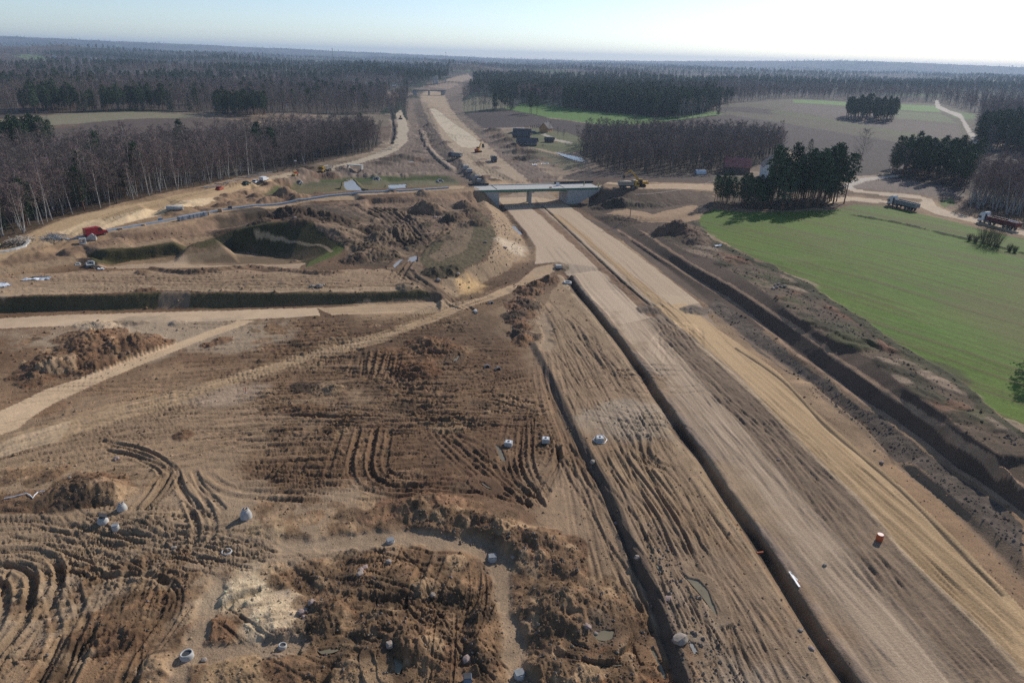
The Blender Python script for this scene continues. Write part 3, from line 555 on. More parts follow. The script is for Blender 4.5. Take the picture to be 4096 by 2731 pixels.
# north work area
zone('ground', [(740, 402), (880, 362), (930, 330), (940, 290), (930, 240), (940, 205), (980, 195), (1085, 180), (1090, 200), (1060, 230), (1065, 262), (1110, 296), (1200, 345), (1240, 390), (1290, 420), (1220, 432), (1150, 436), (1100, 430), (1060, 405), (1000, 400)], C(.125, .09, .066), C(.21, .155, .113), .7, 1, n7, .7)
zone('motorway', [(1100, 428), (1060, 370), (1020, 325), (990, 285), (972, 250), (965, 220), (985, 205), (1020, 215), (1035, 250), (1060, 280), (1110, 325), (1170, 378), (1225, 425), (1160, 436)], C(.34, .25, .165), C(.42, .32, .215), .2, .8)
zone('motorway', [(986, 250), (1000, 250), (1010, 257), (1040, 282), (1085, 312), (1110, 332), (1085, 340), (1060, 338), (1030, 312), (1005, 280)], C(.5, .41, .285), C(.55, .455, .325), .02, .3)
zone('dirt_road', [(820, 368), (870, 350), (900, 335), (912, 315), (914, 290), (908, 262), (920, 252), (932, 275), (938, 300), (936, 325), (915, 345), (880, 362), (800, 384), (740, 398), (740, 390)], C(.4, .325, .23), C(.45, .37, .27), .05, .4)
zone('dirt_road', [(903, 250), (912, 228), (930, 212), (912, 205), (888, 210), (892, 225), (905, 240)], C(.34, .25, .16), None, .2, .5)
zone('motorway', [(985, 200), (1010, 190), (1050, 175), (1075, 170), (1086, 180), (1060, 190), (1030, 205)], C(.33, .25, .18), C(.28, .2, .15), .3, .6)
strip([(898, 330), (904, 300), (900, 270), (893, 245)], 1.2, C(.05, .04, .035), -1.0)
# broad tints over the near site
blob(850, 1000, 26, C(.2, .13, .08), .5, 1.6, 0); blob(780, 900, 20, C(.19, .125, .08), .4, 2, 0); blob(1000, 1060, 14, C(.16, .1, .064), .4, 1.5, 0)
blob(1120, 1230, 14, C(.13, .078, .05), .7, 1.6, -.3); blob(950, 1380, 16, C(.125, .078, .048), .75, 1.5, 0); blob(300, 1430, 12, C(.2, .12, .068), .6, 1.3, .4)
blob(200, 1220, 18, C(.3, .235, .17), .7, 2.4, 0); blob(620, 1210, 12, C(.31, .245, .18), .6, 1.6, 0); blob(130, 1400, 9, C(.33, .27, .205), .5, 1, 1)
blob(420, 770, 12, C(.33, .28, .22), .7, 2.5, 0); blob(250, 770, 10, C(.33, .28, .22), .7, 2.5, 0)
blob(1310, 760, 14, C(.26, .2, .14), .6, 2.4, 1.9); blob(1380, 880, 14, C(.27, .2, .14), .6, 1.6, 1.9); blob(1450, 965, 7, C(.36, .32, .27), .7, 1.5, 0)
blob(1610, 1400, 10, C(.26, .23, .2), .7, 3.4, 1.95); blob(1560, 1250, 10, C(.25, .18, .12), .6, 3, 1.95); blob(1390, 1350, 7, C(.29, .225, .16), .7, 3.4, 1.9)
blob(1350, 1200, 7, C(.29, .215, .15), .7, 3, 1.8); blob(1640, 1120, 6, C(.3, .23, .16), .6, 2, 1.9); blob(480, 1000, 16, C(.28, .205, .14), .5, 2, .3); blob(150, 1010, 18, C(.31, .235, .165), .6, 2.4, .25)
blob(150, 1090, 10, C(.29, .22, .15), .6, 1.6, 0); blob(560, 1360, 5, C(.5, .42, .31), .8); blob(635, 1420, 5, C(.52, .43, .32), .85); blob(780, 1530, 5, C(.42, .34, .24), .7)
blob(520, 905, 5, C(.36, .3, .25), .6, 2, .2); blob(1280, 1310, 6, C(.11, .07, .045), .6); blob(1400, 1540, 9, C(.2, .11, .06), .6)

# --- heaps, hollows, ridges
CLOD = fbm(GX / 1.1, GY / 1.1, 3, 121, .55, True); LUMP = fbm(GX / 3.2, GY / 3.2, 3, 131, .5)
def heap(dx, dy, r, h, c=None, asp=1.0, ang=0.0, pw=1.15, rough=.7, cs=.9):
    p = G(dx, dy); R = r * max(asp, 1) * 1.5
    w = window(p[0] - R, p[0] + R, p[1] - R, p[1] + R); x = GX[w] - p[0]; y = GY[w] - p[1]
    ca, sa = math.cos(ang), math.sin(ang); d = np.hypot((x * ca + y * sa) / (r * asp), (-x * sa + y * ca) / r)
    d = d * (1 + (LUMP[w] - .5) * .7) + (n2[w] - .5) * .12
    t = np.clip(1 - d, 0, 1); pr = np.where(t > 0, t ** pw, 0); pr = np.where(pr > .82, .82 + (pr - .82) * .45, pr)
    GZ[w] += h * (.62 if p[1] < 165 else .85) * pr * (1 + (CLOD[w] - .5) * .45 * min(rough, 1))
    e = sm(0, .12, t)
    if c is not None: COL[w] = mix(COL[w], c * (.65 + .7 * n2[w])[..., None], cs * e)
    RGH[w] = np.maximum(RGH[w], rough * e)
BR, BR2, DK, SND, GR = C(.15, .093, .058), C(.19, .115, .068), C(.075, .055, .04), C(.33, .255, .17), C(.2, .165, .13)
for a in ((120, 830, 5.5, 2.0, BR), (175, 800, 5, 2.2, BR), (215, 785, 5, 2.2, BR), (215, 825, 5.5, 2.3, BR2), (265, 800, 6, 2.4, BR), (310, 790, 6, 2.3, BR2), (340, 795, 4.5, 1.8, BR), (290, 820, 5, 2.0, BR), (165, 840, 5, 1.6, BR),
          (92, 850, 4.5, 1.8, BR), (85, 870, 3.5, 1.2, BR), (135, 838, 3.6, 2.4, C(.26, .195, .135)), (230, 840, 4, 1.6, BR), (245, 770, 5, 1.6, BR), (170, 778, 4, 1.2, BR)):
    heap(*a, rough=.9)
heap(990, 800, 6.0, 3.2, C(.15, .085, .05), rough=.9); heap(1040, 805, 4, 1.4, BR2); heap(962, 850, 4.2, 2.2, C(.16, .09, .052), 1.2); heap(925, 820, 5, .8, BR2, 1.4); heap(510, 782, 2.2, 1.1, BR); heap(480, 792, 1.6, .7, BR)
heap(225, 748, 3, 1.4, C(.4, .33, .25), 1.8); heap(405, 743, 2, 1, C(.3, .25, .2)); heap(305, 742, 1.6, .6, GR, 2)
for dx, dy in ((1190, 665), (1200, 690), (1186, 705), (1205, 722), (1185, 738), (1200, 752), (1190, 768), (1205, 775), (1230, 655), (1260, 645), (1180, 725), (1215, 700), (1222, 672)):
    heap(dx, dy, random.uniform(2.5, 3.6), random.uniform(1.2, 2.1), random.choice((BR, DK, C(.17, .1, .062))), rough=1)
heap(1200, 782, 2.6, 1.6, C(.2, .12, .07)); heap(210, 1125, 4.4, 2.6, BR, 1.3, rough=1); heap(150, 1135, 3.2, 1.3, DK, 1.4); heap(255, 1120, 2.6, .9, C(.3, .215, .15)); heap(60, 1150, 3, .8, BR, 1.6)
heap(345, 1200, 2.8, 1.2, C(.27, .21, .15), 1.3, .4); heap(620, 1215, 2.2, .8, SND, 1.6)
for dx, dy, r, h in ((950, 1165, 3.2, 1.6), (985, 1150, 2.6, 1.2), (1020, 1172, 3, 1.4), (1060, 1195, 3, 1.7), (1100, 1195, 3, 1.5), (1140, 1215, 3.2, 1.8), (1180, 1235, 3.2, 1.9), (1220, 1235, 3, 1.5), (1250, 1255, 3, 1.5), (1285, 1265, 2.8, 1.5),
                     (1190, 1275, 2.8, 1.4), (1240, 1290, 2.6, 1.2), (1290, 1310, 2.4, 1.2), (1150, 1255, 2.4, 1), (1100, 1225, 2.4, .9), (1000, 1200, 3, .8), (900, 1165, 2.2, .7), (860, 1190, 2, .6), (1310, 1335, 2, .9)):
    heap(dx, dy, r, h, random.choice((C(.17, .1, .062), C(.13, .08, .05), C(.2, .125, .08))), random.uniform(1, 1.6), random.uniform(-.6, .6), rough=1)
heap(1318, 1415, 6.0, 3.6, C(.135, .105, .078), 1.25, .1, .9, .8)
heap(770, 1400, 3.6, 2.3, C(.2, .125, .075), rough=1); heap(870, 1440, 3.0, 1.7, BR, rough=1); heap(985, 1490, 3.4, 2.2, BR, 1.2, rough=1); heap(935, 1505, 3.2, 2.0, C(.12, .085, .055), rough=1); heap(740, 1440, 2.6, 1.0, DK, 1.4, rough=1)
heap(1100, 1420, 2.4, 1.6, BR, .6, 0, rough=1); heap(1100, 1470, 2.6, 1.7, C(.22, .18, .13), .7, 0, rough=1); heap(1110, 1520, 2.4, 1.2, BR, rough=1); heap(1060, 1360, 2.4, .9, BR, rough=1); heap(1290, 1545, 3.5, 1.6, BR2, 1.5, rough=1)
heap(1240, 1530, 2.4, 1.3, C(.1, .075, .055), rough=1); heap(1420, 1575, 4, 1.2, C(.2, .11, .06), 1.6, rough=1); heap(290, 1425, 4, .9, C(.23, .145, .085), 1.4, .7); heap(300, 1455, 2.2, 1.1, BR); heap(230, 1460, 2.4, .7, BR, 1.4)
heap(640, 1425, 3.4, 1.1, C(.5, .42, .31), 1.2, rough=.6); heap(545, 1365, 2.6, .5, C(.5, .43, .32), 1.3); heap(790, 1540, 3.4, 1.2, C(.4, .32, .23), 1.1, rough=.7); heap(560, 1550, 3, .8, C(.3, .22, .14), 1.5); heap(680, 1530, 3, .8, BR, 1.3)
heap(640, 1480, 2, .9, C(.24, .19, .15)); heap(930, 1340, 3, .6, BR, 2); heap(810, 1330, 2.2, .7, DK, rough=1); heap(355, 1525, 2, .9, DK, rough=1); heap(480, 1450, 2.4, .5, BR, 1.5, rough=1)
heap(770, 895, 2.4, 1.3, C(.17, .095, .055), rough=1); heap(700, 940, 2.6, .9, BR, 1.8, rough=1); heap(740, 890, 3, .8, DK, 1.8); heap(420, 1000, 1.8, .7, BR)
random.seed(77)
def chaos(poly, n, r, h, cols, rough=1.0, hole=.35):
    q = GL(poly)[:, :2]; x0, y0 = q.min(0); x1, y1 = q.max(0); k = 0
    while k < n:
        x, y = random.uniform(x0, x1), random.uniform(y0, y1); ins = False
        for a in range(len(q)):
            xa, ya = q[a]; xb, yb = q[(a + 1) % len(q)]
            if (ya > y) != (yb > y) and x < (xb - xa) * (y - ya) / (yb - ya) + xa: ins = not ins
        if not ins: continue
        k += 1; R = random.uniform(*r); w = window(x - 2 * R, x + 2 * R, y - 2 * R, y + 2 * R); an = random.uniform(0, 3.1); asp = random.uniform(1, 2.4); ca, sa = math.cos(an), math.sin(an)
        u = GX[w] - x; v = GY[w] - y; d = np.hypot((u * ca + v * sa) / (R * asp) * 1.3, (-u * sa + v * ca) / R) * (1 + (LUMP[w] - .5) * .9); t = np.clip(1 - d, 0, 1)
        hh = random.uniform(*h) * (.2 if y < 170 else .6) * (-.8 if random.random() < hole else 1); GZ[w] += hh * t * (1 + (CLOD[w] - .5) * .5); e = sm(0, .25, t)
        COL[w] = mix(COL[w], cols[random.randrange(len(cols))] * (.6 + .8 * n2[w])[..., None], .75 * e); RGH[w] = np.maximum(RGH[w], rough * e * .7)
DB = [C(.165, .11, .068), C(.13, .088, .056), C(.21, .138, .084), C(.105, .074, .048), C(.3, .22, .145), C(.19, .128, .08)]
chaos([(640, 1300), (900, 1270), (1110, 1290), (1140, 1400), (1150, 1568), (700, 1580), (720, 1440)], 190, (.7, 2.2), (.25, .9), DB)
chaos([(1190, 1330), (1420, 1330), (1540, 1568), (1210, 1580)], 110, (.6, 1.8), (.2, .8), DB)
chaos([(920, 1150), (1180, 1180), (1330, 1270), (1320, 1340), (1180, 1290), (950, 1215)], 90, (.7, 1.8), (.25, .8), DB)
chaos([(0, 1290), (430, 1290), (450, 1580), (0, 1580)], 60, (.6, 1.8), (.15, .5), DB + [C(.3, .23, .16)])
chaos([(0, 1080), (280, 1080), (300, 1150), (0, 1165)], 40, (.7, 2), (.2, .6), DB)
chaos([(600, 850), (1150, 850), (1200, 1130), (640, 1140)], 70, (.6, 2.2), (.1, .35), DB + [C(.25, .17, .11)])
chaos([(50, 765), (350, 765), (340, 815), (60, 880)], 55, (.7, 1.8), (.2, .6), DB)
chaos([(430, 1130), (900, 1150), (900, 1230), (620, 1250), (600, 1160)], 40, (.7, 2), (.15, .5), DB + [C(.3, .225, .155)])
chaos([(800, 470), (1100, 470), (1100, 520), (960, 580), (840, 610), (760, 520)], 90, (1.2, 3.5), (.4, 1.4), [C(.1, .078, .056), C(.17, .13, .095), C(.22, .17, .125), C(.07, .058, .04)])
chaos([(560, 745), (1050, 730), (1150, 800), (1100, 850), (600, 850), (480, 800)], 60, (.8, 2.4), (.1, .35), DB)
# heaps around the ramp and in the spoil area
for dx, dy, r, h in ((510, 460, 3.4, 1.6), (525, 452, 3.4, 1.8), (545, 452, 3.4, 2.0), (565, 448, 3.6, 2.2), (588, 452, 4, 2.0), (505, 474, 3, 1.6), (530, 470, 3.4, 1.7), (555, 466, 3.4, 1.7), (580, 462, 3.4, 1.7), (455, 480, 3, 1.3),
                     (645, 452, 6, 3.2), (660, 443, 4.5, 2.6), (680, 456, 4, 1.8), (625, 460, 4, 1.8), (605, 462, 3.4, 1.5), (700, 452, 3, 1.3), (730, 446, 3, 1.1), (620, 422, 3.2, 1.4), (640, 418, 3, 1.4), (660, 415, 3, 1.5), (680, 412, 3, 1.4), (695, 408, 2.6, 1.2)):
    heap(dx, dy, r, h, random.choice((C(.2, .14, .098), C(.24, .17, .118), C(.17, .115, .08))), rough=.6)
heap(768, 405, 6, 3.0, C(.2, .145, .105)); heap(800, 396, 6, 2.8, C(.23, .17, .125)); heap(838, 395, 5, 2.2, C(.22, .165, .12)); heap(790, 388, 5, 2.4, C(.24, .18, .135)); heap(700, 397, 6, 2.6, C(.17, .12, .085), 1.5); heap(745, 410, 5, 1.6, BR, 1.5)
for k in range(11): heap(808 + k * 17, 405 - k * .6 + random.uniform(-1.5, 1.5), 2.6, 1.5, C(.25, .19, .14))
for dx, dy, r, h in ((640, 500, 5, 2.2), (675, 494, 6, 2.4), (715, 492, 6, 2.3), (750, 500, 5, 2), (600, 512, 4, 1.6), (790, 508, 4, 1.6), (690, 505, 5, 1.6)): heap(dx, dy, r, h, DK, 1.3, 0, 1, 1)
heap(972, 445, 4, 2.0, C(.24, .18, .13)); heap(900, 440, 3, 1.2, C(.28, .2, .14)); heap(970, 485, 6, 3.8, C(.15, .105, .075)); heap(1000, 480, 5, 2.6, C(.2, .145, .105)); heap(1065, 475, 5, 3, C(.16, .115, .085)); heap(1080, 500, 4, 2.2, DK); heap(1100, 515, 4, 2.4, C(.12, .09, .065))
heap(1050, 505, 5, 2.4, C(.14, .1, .072)); heap(1030, 500, 4, 1.6, DK); heap(1085, 485, 4, 1.8, DK)
for dx, dy, r, h in ((850, 575, 5, 2.8), (870, 560, 5, 2.6), (900, 550, 6, 3), (920, 535, 5, 2.2), (880, 590, 4, 1.8), (830, 592, 4, 1.8), (810, 600, 3, 1.2), (870, 530, 5, 1.8), (940, 560, 4, 1.4)): heap(dx, dy, r, h, random.choice((DK, C(.11, .085, .06), C(.17, .13, .095))), 1.2, .3, 1, 1)
heap(1000, 625, 4, 1.6, C(.07, .06, .04)); heap(1040, 620, 3.5, 1.8, C(.06, .055, .035)); heap(930, 660, 2.6, 1.3, C(.17, .135, .1)); heap(325, 626, 2, 1, C(.18, .125, .085)); heap(345, 666, 1.8, .9, BR); heap(325, 666, 1.4, .7, BR); heap(678, 602, 1.8, .8, C(.24, .18, .13))
for k in range(26): heap(350 + k * 17, 618 + 6 * math.sin(k * .35) + k * .15, 1.5, .7, C(.17, .12, .083), 1.7)
heap(1385, 475, 5, 1.4, DK, 1.2); heap(1410, 468, 5, 2.6, C(.065, .055, .04)); heap(1435, 470, 5, 1.8, C(.065, .055, .04)); heap(1465, 474, 4, 1.2, C(.07, .06, .045), 1.6); heap(1500, 474, 4, .9, C(.08, .065, .05), 2)
heap(1560, 528, 6, 3.2, C(.12, .085, .064), 1.3); heap(1585, 540, 5, 2.4, C(.13, .09, .068)); heap(1600, 555, 5, 1.8, C(.12, .086, .066)); heap(1530, 525, 5, 2, C(.12, .085, .064), 1.4)
heap(1490, 712, 3.2, 1.1, C(.15, .125, .105)); heap(1598, 712, 3.4, 1.5, C(.15, .13, .115), 1.2); heap(1290, 614, 2.6, .8, C(.2, .165, .125))
# north: spoil and knolls
heap(935, 212, 26, 8.0, C(.075, .075, .045), 1.2, 0, .8); heap(950, 225, 14, 5, C(.06, .062, .038)); heap(1012, 190, 24, 5, C(.08, .07, .05), 1.4); heap(1060, 192, 22, 5.5, C(.08, .07, .055), 1.6)
for dx, dy, r, h in ((985, 288, 4, 3), (1020, 329, 5, 2), (985, 312, 4, 1.6), (1150, 315, 8, 3.5), (1165, 325, 8, 3.5), (1130, 300, 7, 3), (1195, 350, 8, 3.5), (1220, 365, 7, 3), (1175, 338, 7, 3), (900, 368, 6, 2.2), (925, 362, 6, 2.4), (955, 366, 6, 2), (985, 372, 5, 2), (880, 376, 5, 1.6)):
    heap(dx, dy, r, h, random.choice((DK, C(.11, .08, .058), C(.09, .07, .05))), 1.3, .4, 1)
strip([(968, 300), (985, 340), (1010, 368), (1040, 392)], 2.0, C(.3, .23, .165), 1.2, .6)
for k in range(46): heap(random.uniform(945, 1000), random.uniform(230, 380), random.uniform(1.5, 4), random.uniform(.3, 1.0), random.choice((DK, BR, C(.25, .18, .13))), 1.5, random.uniform(0, 3))
for k in range(30): heap(random.uniform(1100, 1280), random.uniform(300, 415), random.uniform(1.5, 4), random.uniform(.3, 1.2), random.choice((DK, BR, C(.2, .14, .1))), 1.6, random.uniform(0, 3))
# --- wheel ruts and crawler tracks
COL0 = COL.copy()
def track(pts, gauge=2.3, wheel=.65, depth=.16, tread=.05, pitch=.5, world=False, tint=.82, berm=.5, wob=.35):
    q = np.asarray(pts, float) if world else GL(pts)[:, :2]
    q = smooth_line(q[:, :2], 1.6)
    k = np.arange(len(q)); wob *= .9; tread *= .45
    for ax_ in (0, 1): q[:, ax_] += wob * (np.sin(k * random.uniform(.1, .3) + random.random() * 6) + .5 * np.sin(k * random.uniform(.35, .7) + random.random() * 6))
    mg = gauge + 1.0; depth *= .7; tint = 1 - (1 - tint) * .8
    for a in range(0, len(q) - 1, 8):
        s = q[a:a + 9]
        if len(s) < 2: break
        w = window(s[:, 0].min() - mg, s[:, 0].max() + mg, s[:, 1].min() - mg, s[:, 1].max() + mg)
        if GX[w].size == 0: continue
        sd, ss = line_coords(s, w); ss = ss + a * 1.6
        # keep only points whose nearest spot lies inside this stretch
        ln = np.hypot(*np.diff(s, axis=0).T).sum()
        inn = (ss - a * 1.6 > 1e-6) & (ss - a * 1.6 < ln - 1e-6)
        fade = np.clip(2.0 * n7[w] - .15, .35, 1.4) * inn
        for c in ((-gauge / 2, gauge / 2) if gauge > 0 else (0,)):
            d = np.abs(sd - c); g = 1 - sm(wheel * .38, wheel * .62, d); b = np.exp(-((d - wheel * .78) / (wheel * .24)) ** 2)
            GZ[w] += (-depth * g + depth * berm * b + tread * g * np.sin(ss * 2 * math.pi / pitch)) * fade
            if tint != 1: COL[w] *= (1 - (1 - tint) * (g * .8 + b * .3) * fade)[..., None]  # grooves darkened in the soil colour to stand for shadow in the ruts
    return q
def bundle(pts, n, spread, **kw):
    q = GL(pts)[:, :2]; t = np.gradient(q, axis=0); t /= np.linalg.norm(t, axis=1)[:, None]
    nn = np.stack([t[:, 1], -t[:, 0]], 1)
    for k in range(n):
        o0, o1 = random.uniform(-spread, spread), random.uniform(-spread, spread); f = np.linspace(o0, o1, len(q))[:, None] + np.array([random.uniform(-.5, .5) for _ in q])[:, None]
        a, b = sorted(random.sample(range(len(q)), 2)) if len(q) > 5 and random.random() < .5 else (0, len(q) - 1)
        if b - a < 2: a, b = 0, len(q) - 1
        track((q + nn * f)[a:b + 1], world=True, **kw)
# diagonal haul tracks
bundle([(-60, 1030), (100, 985), (250, 945), (430, 900), (588, 850), (763, 800), (900, 765), (1030, 712), (1130, 680)], 16, 8, depth=.09, tread=.03, tint=.9)
bundle([(-60, 1080), (100, 1030), (250, 985), (430, 935), (588, 890), (720, 850)], 12, 9, depth=.12, tread=.04, tint=.88)
bundle([(-60, 900), (80, 880), (200, 850), (330, 800)], 6, 8, depth=.12, tint=.85)
# lateral crawler passes in the middle of the site
for k in range(17):
    y = random.uniform(985, 1125)
    x0 = random.uniform(535, 620); x1 = random.uniform(720, 790)
    track([(x0, y + 4), ((x0 + x1) / 2, y + random.uniform(-2, 3)), (x1, y - 2)], 1.9, .6, .2, .06, .42, tint=.8)
    x0 = random.uniform(878, 900); x1 = random.uniform(985, 1030)
    track([(x0, y), ((x0 + x1) / 2, y + random.uniform(-3, 2)), (x1, y - 6)], 1.9, .6, .2, .06, .42, tint=.8)
for k in range(22):
    y = random.uniform(866, 985); x0 = random.uniform(560, 720); x1 = random.uniform(980, 1150)
    track([(x0, y + random.uniform(0, 6)), (x0 * .6 + x1 * .4, y + random.uniform(-6, 4)), (x0 * .3 + x1 * .7, y + random.uniform(-8, 4)), (x1, y + random.uniform(-10, 10))], 2.0, .6, .2, .06, .45, tint=.8)
for k in range(26):
    y = random.uniform(742, 868); x0 = random.uniform(400, 680); x1 = random.uniform(850, 1110)
    track([(x0, y + 8), (x0 * .5 + x1 * .5, y + random.uniform(-4, 4)), (x1, y - 6 + random.uniform(-5, 5))], 2.0, .6, .17, .05, .5, tint=.8)
for k in range(12):
    x = 820 + k * 9; track([(x, 800 + k), (x - 5, 830), (x - 14, 868)], 0, .9, .22, 0, tint=.75)
# vertical double pass and U-turn
track([(808, 985), (796, 1020), (782, 1055), (768, 1090)], 2.8, .8, .18, .05, .4); track([(840, 985), (836, 1030), (832, 1060), (836, 1095), (860, 1118), (910, 1130), (960, 1128)], 2.6, .8, .26, .05, .4)
track([(880, 985), (876, 1030), (872, 1060), (876, 1085), (900, 1104), (960, 1110), (1030, 1100)], 2.2, .8, .26, .05, .4)
track([(640, 1140), (760, 1135), (880, 1132), (960, 1128)], 2.4, .9, .16, .06, .42); track([(650, 1128), (760, 1122), (860, 1112)], 2, .7, .16, .06, .42)
for k in range(8):
    track([(1000 + 6 * k, 990 + 2 * k), (1030 + 10 * k, 1030), (1080 + 9 * k, 1080 - 3 * k), (1150 + 9 * k, 1130), (1230, 1150 + 2 * k)], 2, .6, .26, .04, tint=.72)
for k in range(7): track([(1175 + 6 * k, 960), (1165 + 8 * k, 1010), (1150 + 10 * k, 1050), (1165 + 9 * k, 1090), (1215 + 5 * k, 1130)], 1.8, .6, .24, .03, tint=.75)
# turning loops lower left
for k in range(7): track([(235 + k * 4, 1012 + k * 5), (310, 1024 + k * 4.5), (370 - k * 2, 1042 + k * 4.5), (412 - k * 6, 1072 + k * 2.5), (415 - k * 9, 1100), (390 - k * 8, 1135), (345 - k * 5, 1168)], 0, .55, .24, .05, tint=.72)
track([(430, 1090), (445, 1120), (470, 1150), (490, 1180)], 2.2, .8, .4, .05, tint=.7); track([(470, 1095), (520, 1125), (600, 1140), (700, 1140)], 1.6, .8, .3, .03, tint=.75); track([(420, 1110), (455, 1150), (480, 1200), (470, 1240)], 2.0, .8, .3, .05)
for k in range(3): track([(200, 1338 - k * 18), (300, 1322 - k * 2 + 18 * (k == 2)), (365, 1328), (405 - k * 14, 1348 + k * 6), (408 - k * 18, 1380 + k * 4), (380 - k * 16, 1440), (335 - k * 14, 1500), (300 - k * 12, 1580)], 0, .75, .34, .06, .5, tint=.66)
track([(150, 1350), (160, 1400), (168, 1450), (140, 1520), (90, 1600)], 2.4, .9, .35, .05); track([(215, 1370), (195, 1430), (165, 1490), (120, 1590)], 2.6, .9, .36, .06, tint=.72); track([(100, 1300), (105, 1340), (90, 1400), (40, 1480), (-30, 1540)], 2.6, .9, .26, .06)
track([(-20, 1285), (50, 1278), (92, 1300), (100, 1350), (60, 1420)], 2.4, .9, .4, .04, tint=.72); track([(-20, 1320), (25, 1330), (40, 1370), (20, 1440), (-40, 1500)], 2.4, .9, .5, .04, tint=.66)
for k in range(9): track([(-40, 1188 + k * 8), (90, 1186 + k * 7 + random.uniform(-3, 3)), (200, 1210 + k * 5), (330, 1235 + k * 3), (430, 1222 + k * 4), (520, 1205 + k * 4)], 0, random.uniform(.4, .8), random.uniform(.12, .28), .03, tint=.82, wob=.4)
for k in range(8): track([(270 + 5 * k, 1290), (250 + 8 * k, 1330), (225 + 10 * k, 1380), (190 + 12 * k, 1470)], 2.2, .7, .14, .05, tint=.85)
for k in range(5): track([(640 + k * 14, 1330 + 6 * k), (700 + k * 14, 1300 + 4 * k), (780, 1282 + 4 * k), (880, 1265 + 5 * k)], 2, .7, .2, .05, tint=.78)
for k in range(4): track([(985 + 26 * k, 1270 + 8 * k), (970 + 26 * k, 1310), (950 + 26 * k, 1370), (930 + 24 * k, 1400)], 0, 1.0, .3, .03, tint=.72)
track([(650, 1300), (700, 1335), (760, 1365), (840, 1385), (930, 1380)], 0, 2.0, .7, 0, tint=.62, berm=.3); track([(830, 1465), (880, 1490), (905, 1540), (912, 1600)], 2.4, 1.0, .5, .03, tint=.7); track([(760, 1460), (840, 1475), (890, 1520), (900, 1580)], 0, 1.2, .5, .03, tint=.7)
for k in range(5): track([(760 - k * 8, 1590), (740 + k * 16, 1540), (770 + k * 18, 1512)], 0, .8, .3, 0, tint=.75)
for k in range(5): track([(510 + 6 * k, 1390 + 2 * k), (540 + 6 * k, 1372), (590 + 6 * k, 1360 - 3 * k)], 0, .7, .2, 0, tint=.8)
# long passes on either side of the step
bundle([(1245, 800), (1262, 900), (1290, 1000), (1330, 1120), (1370, 1240), (1410, 1370), (1470, 1568)][:4], 4, 4, depth=.1, tint=.88)
for k in range(6): track([(1305 + k * 12, 1120), (1318 + k * 14, 1200), (1330 + k * 17, 1290), (1350 + k * 21, 1390), (1375 + k * 25, 1490), (1400 + k * 28, 1590)], 0, 1.1, .12, .08, .45, tint=.82)
for k in range(9): track([(1180 + k * 10, 1150 - k), (1215 + k * 8, 1105), (1250 + k * 5, 1070), (1270 + k * 2, 1030)], 0, .7, .14, .04, tint=.8)
bundle([(1255, 690), (1290, 740), (1330, 800), (1370, 860), (1420, 930), (1480, 1020), (1540, 1110), (1600, 1210), (1670, 1330), (1740, 1450), (1810, 1580)], 4, 8, depth=.08, tread=.03, tint=.8)
bundle([(1370, 1000), (1420, 1090), (1480, 1190), (1540, 1300), (1600, 1410), (1660, 1520), (1700, 1600)], 7, 5.5, depth=.16, tread=.04, tint=.7, wheel=.5)
for k in range(7): track([(1300 + k * 10, 730 + 8 * k), (1330 + k * 9, 770 + 9 * k), (1360 + k * 8, 820 + 8 * k)], 0, .8, .2, .03, tint=.75)
for k in range(10):
    x, y = random.uniform(1290, 1480), random.uniform(820, 1060); track([(x, y), (x + 60, y + random.uniform(-10, 20)), (x + 130, y + random.uniform(-8, 30))], 2.2, .6, .12, .04, tint=.82)
for k in range(5): track([(1460 + 8 * k, 1000), (1475 + 5 * k, 1050), (1500 + 10 * k, 1075)], 0, .8, .25, 0, tint=.78)
# motorway: tread bands, wandering tyre marks
for o in (-13.5, -11, -9.2, -4.6, -3.4, -2.2, 1.5):
    q = cl[(cl[:, 1] < 215)]; t = np.gradient(q, axis=0); t /= np.linalg.norm(t, axis=1)[:, None]
    track(q + np.stack([t[:, 1], -t[:, 0]], 1) * -o, 0, .9, .05, .035, .6, world=True, tint=.84, wob=.2)
for k in range(34):
    q = cl[(cl[:, 1] < 200)]; a = random.randrange(0, max(1, len(q) - 8)); s = q[a:a + random.randrange(5, 12)]
    if len(s) < 3: continue
    t = np.gradient(s, axis=0); t /= np.linalg.norm(t, axis=1)[:, None]; o = np.linspace(random.uniform(-6, 4), random.uniform(-6, 4), len(s))[:, None]
    track(s + np.stack([t[:, 1], -t[:, 0]], 1) * o, 2.1, .5, .07, .03, .5, world=True, tint=.8)
for k in range(7): track([(1500 + k * 6, 800 + 6 * k), (1520 + k * 3, 770 - 3 * k), (1560 + 4 * k, 745), (1600, 750 + 5 * k)], 2.2, .5, .05, 0, tint=1.12)
# slip road end, junction, spoil-area tracks, north area
for k in range(6): track([(740, 708 + 2.6 * k), (850, 704 + 2.6 * k), (960, 699 + 2.4 * k), (1040, 690 + 2 * k)], 0, .7, .12, .05, .6, tint=.86)
for k in range(10): track([(1180 - 5 * k, 640 + k), (1100 - 3 * k, 668 + 2 * k), (1030, 700 + k), (940, 725 + k * 2)], 2, .6, .1, .03, tint=.84)
for k in range(9): track([(905 + 5 * k, 618), (935 + 4 * k, 640), (975 + 4 * k, 665), (1015 + 4 * k, 690), (1060 + 3 * k, 712)], 0, .9, .22, .04, tint=.72)
for k in range(7): track([(880 + 8 * k, 640), (925 + 4 * k, 600), (960 + 3 * k, 570), (1000 + 3 * k, 540), (1030, 520 + 3 * k)], 0, 1.0, .25, .03, tint=.74)
for k in range(8): track([(830 + 9 * k, 478), (880 + 8 * k, 505), (910 + 8 * k, 535), (960 + 4 * k, 565)], 2, .9, .3, 0, tint=.72)
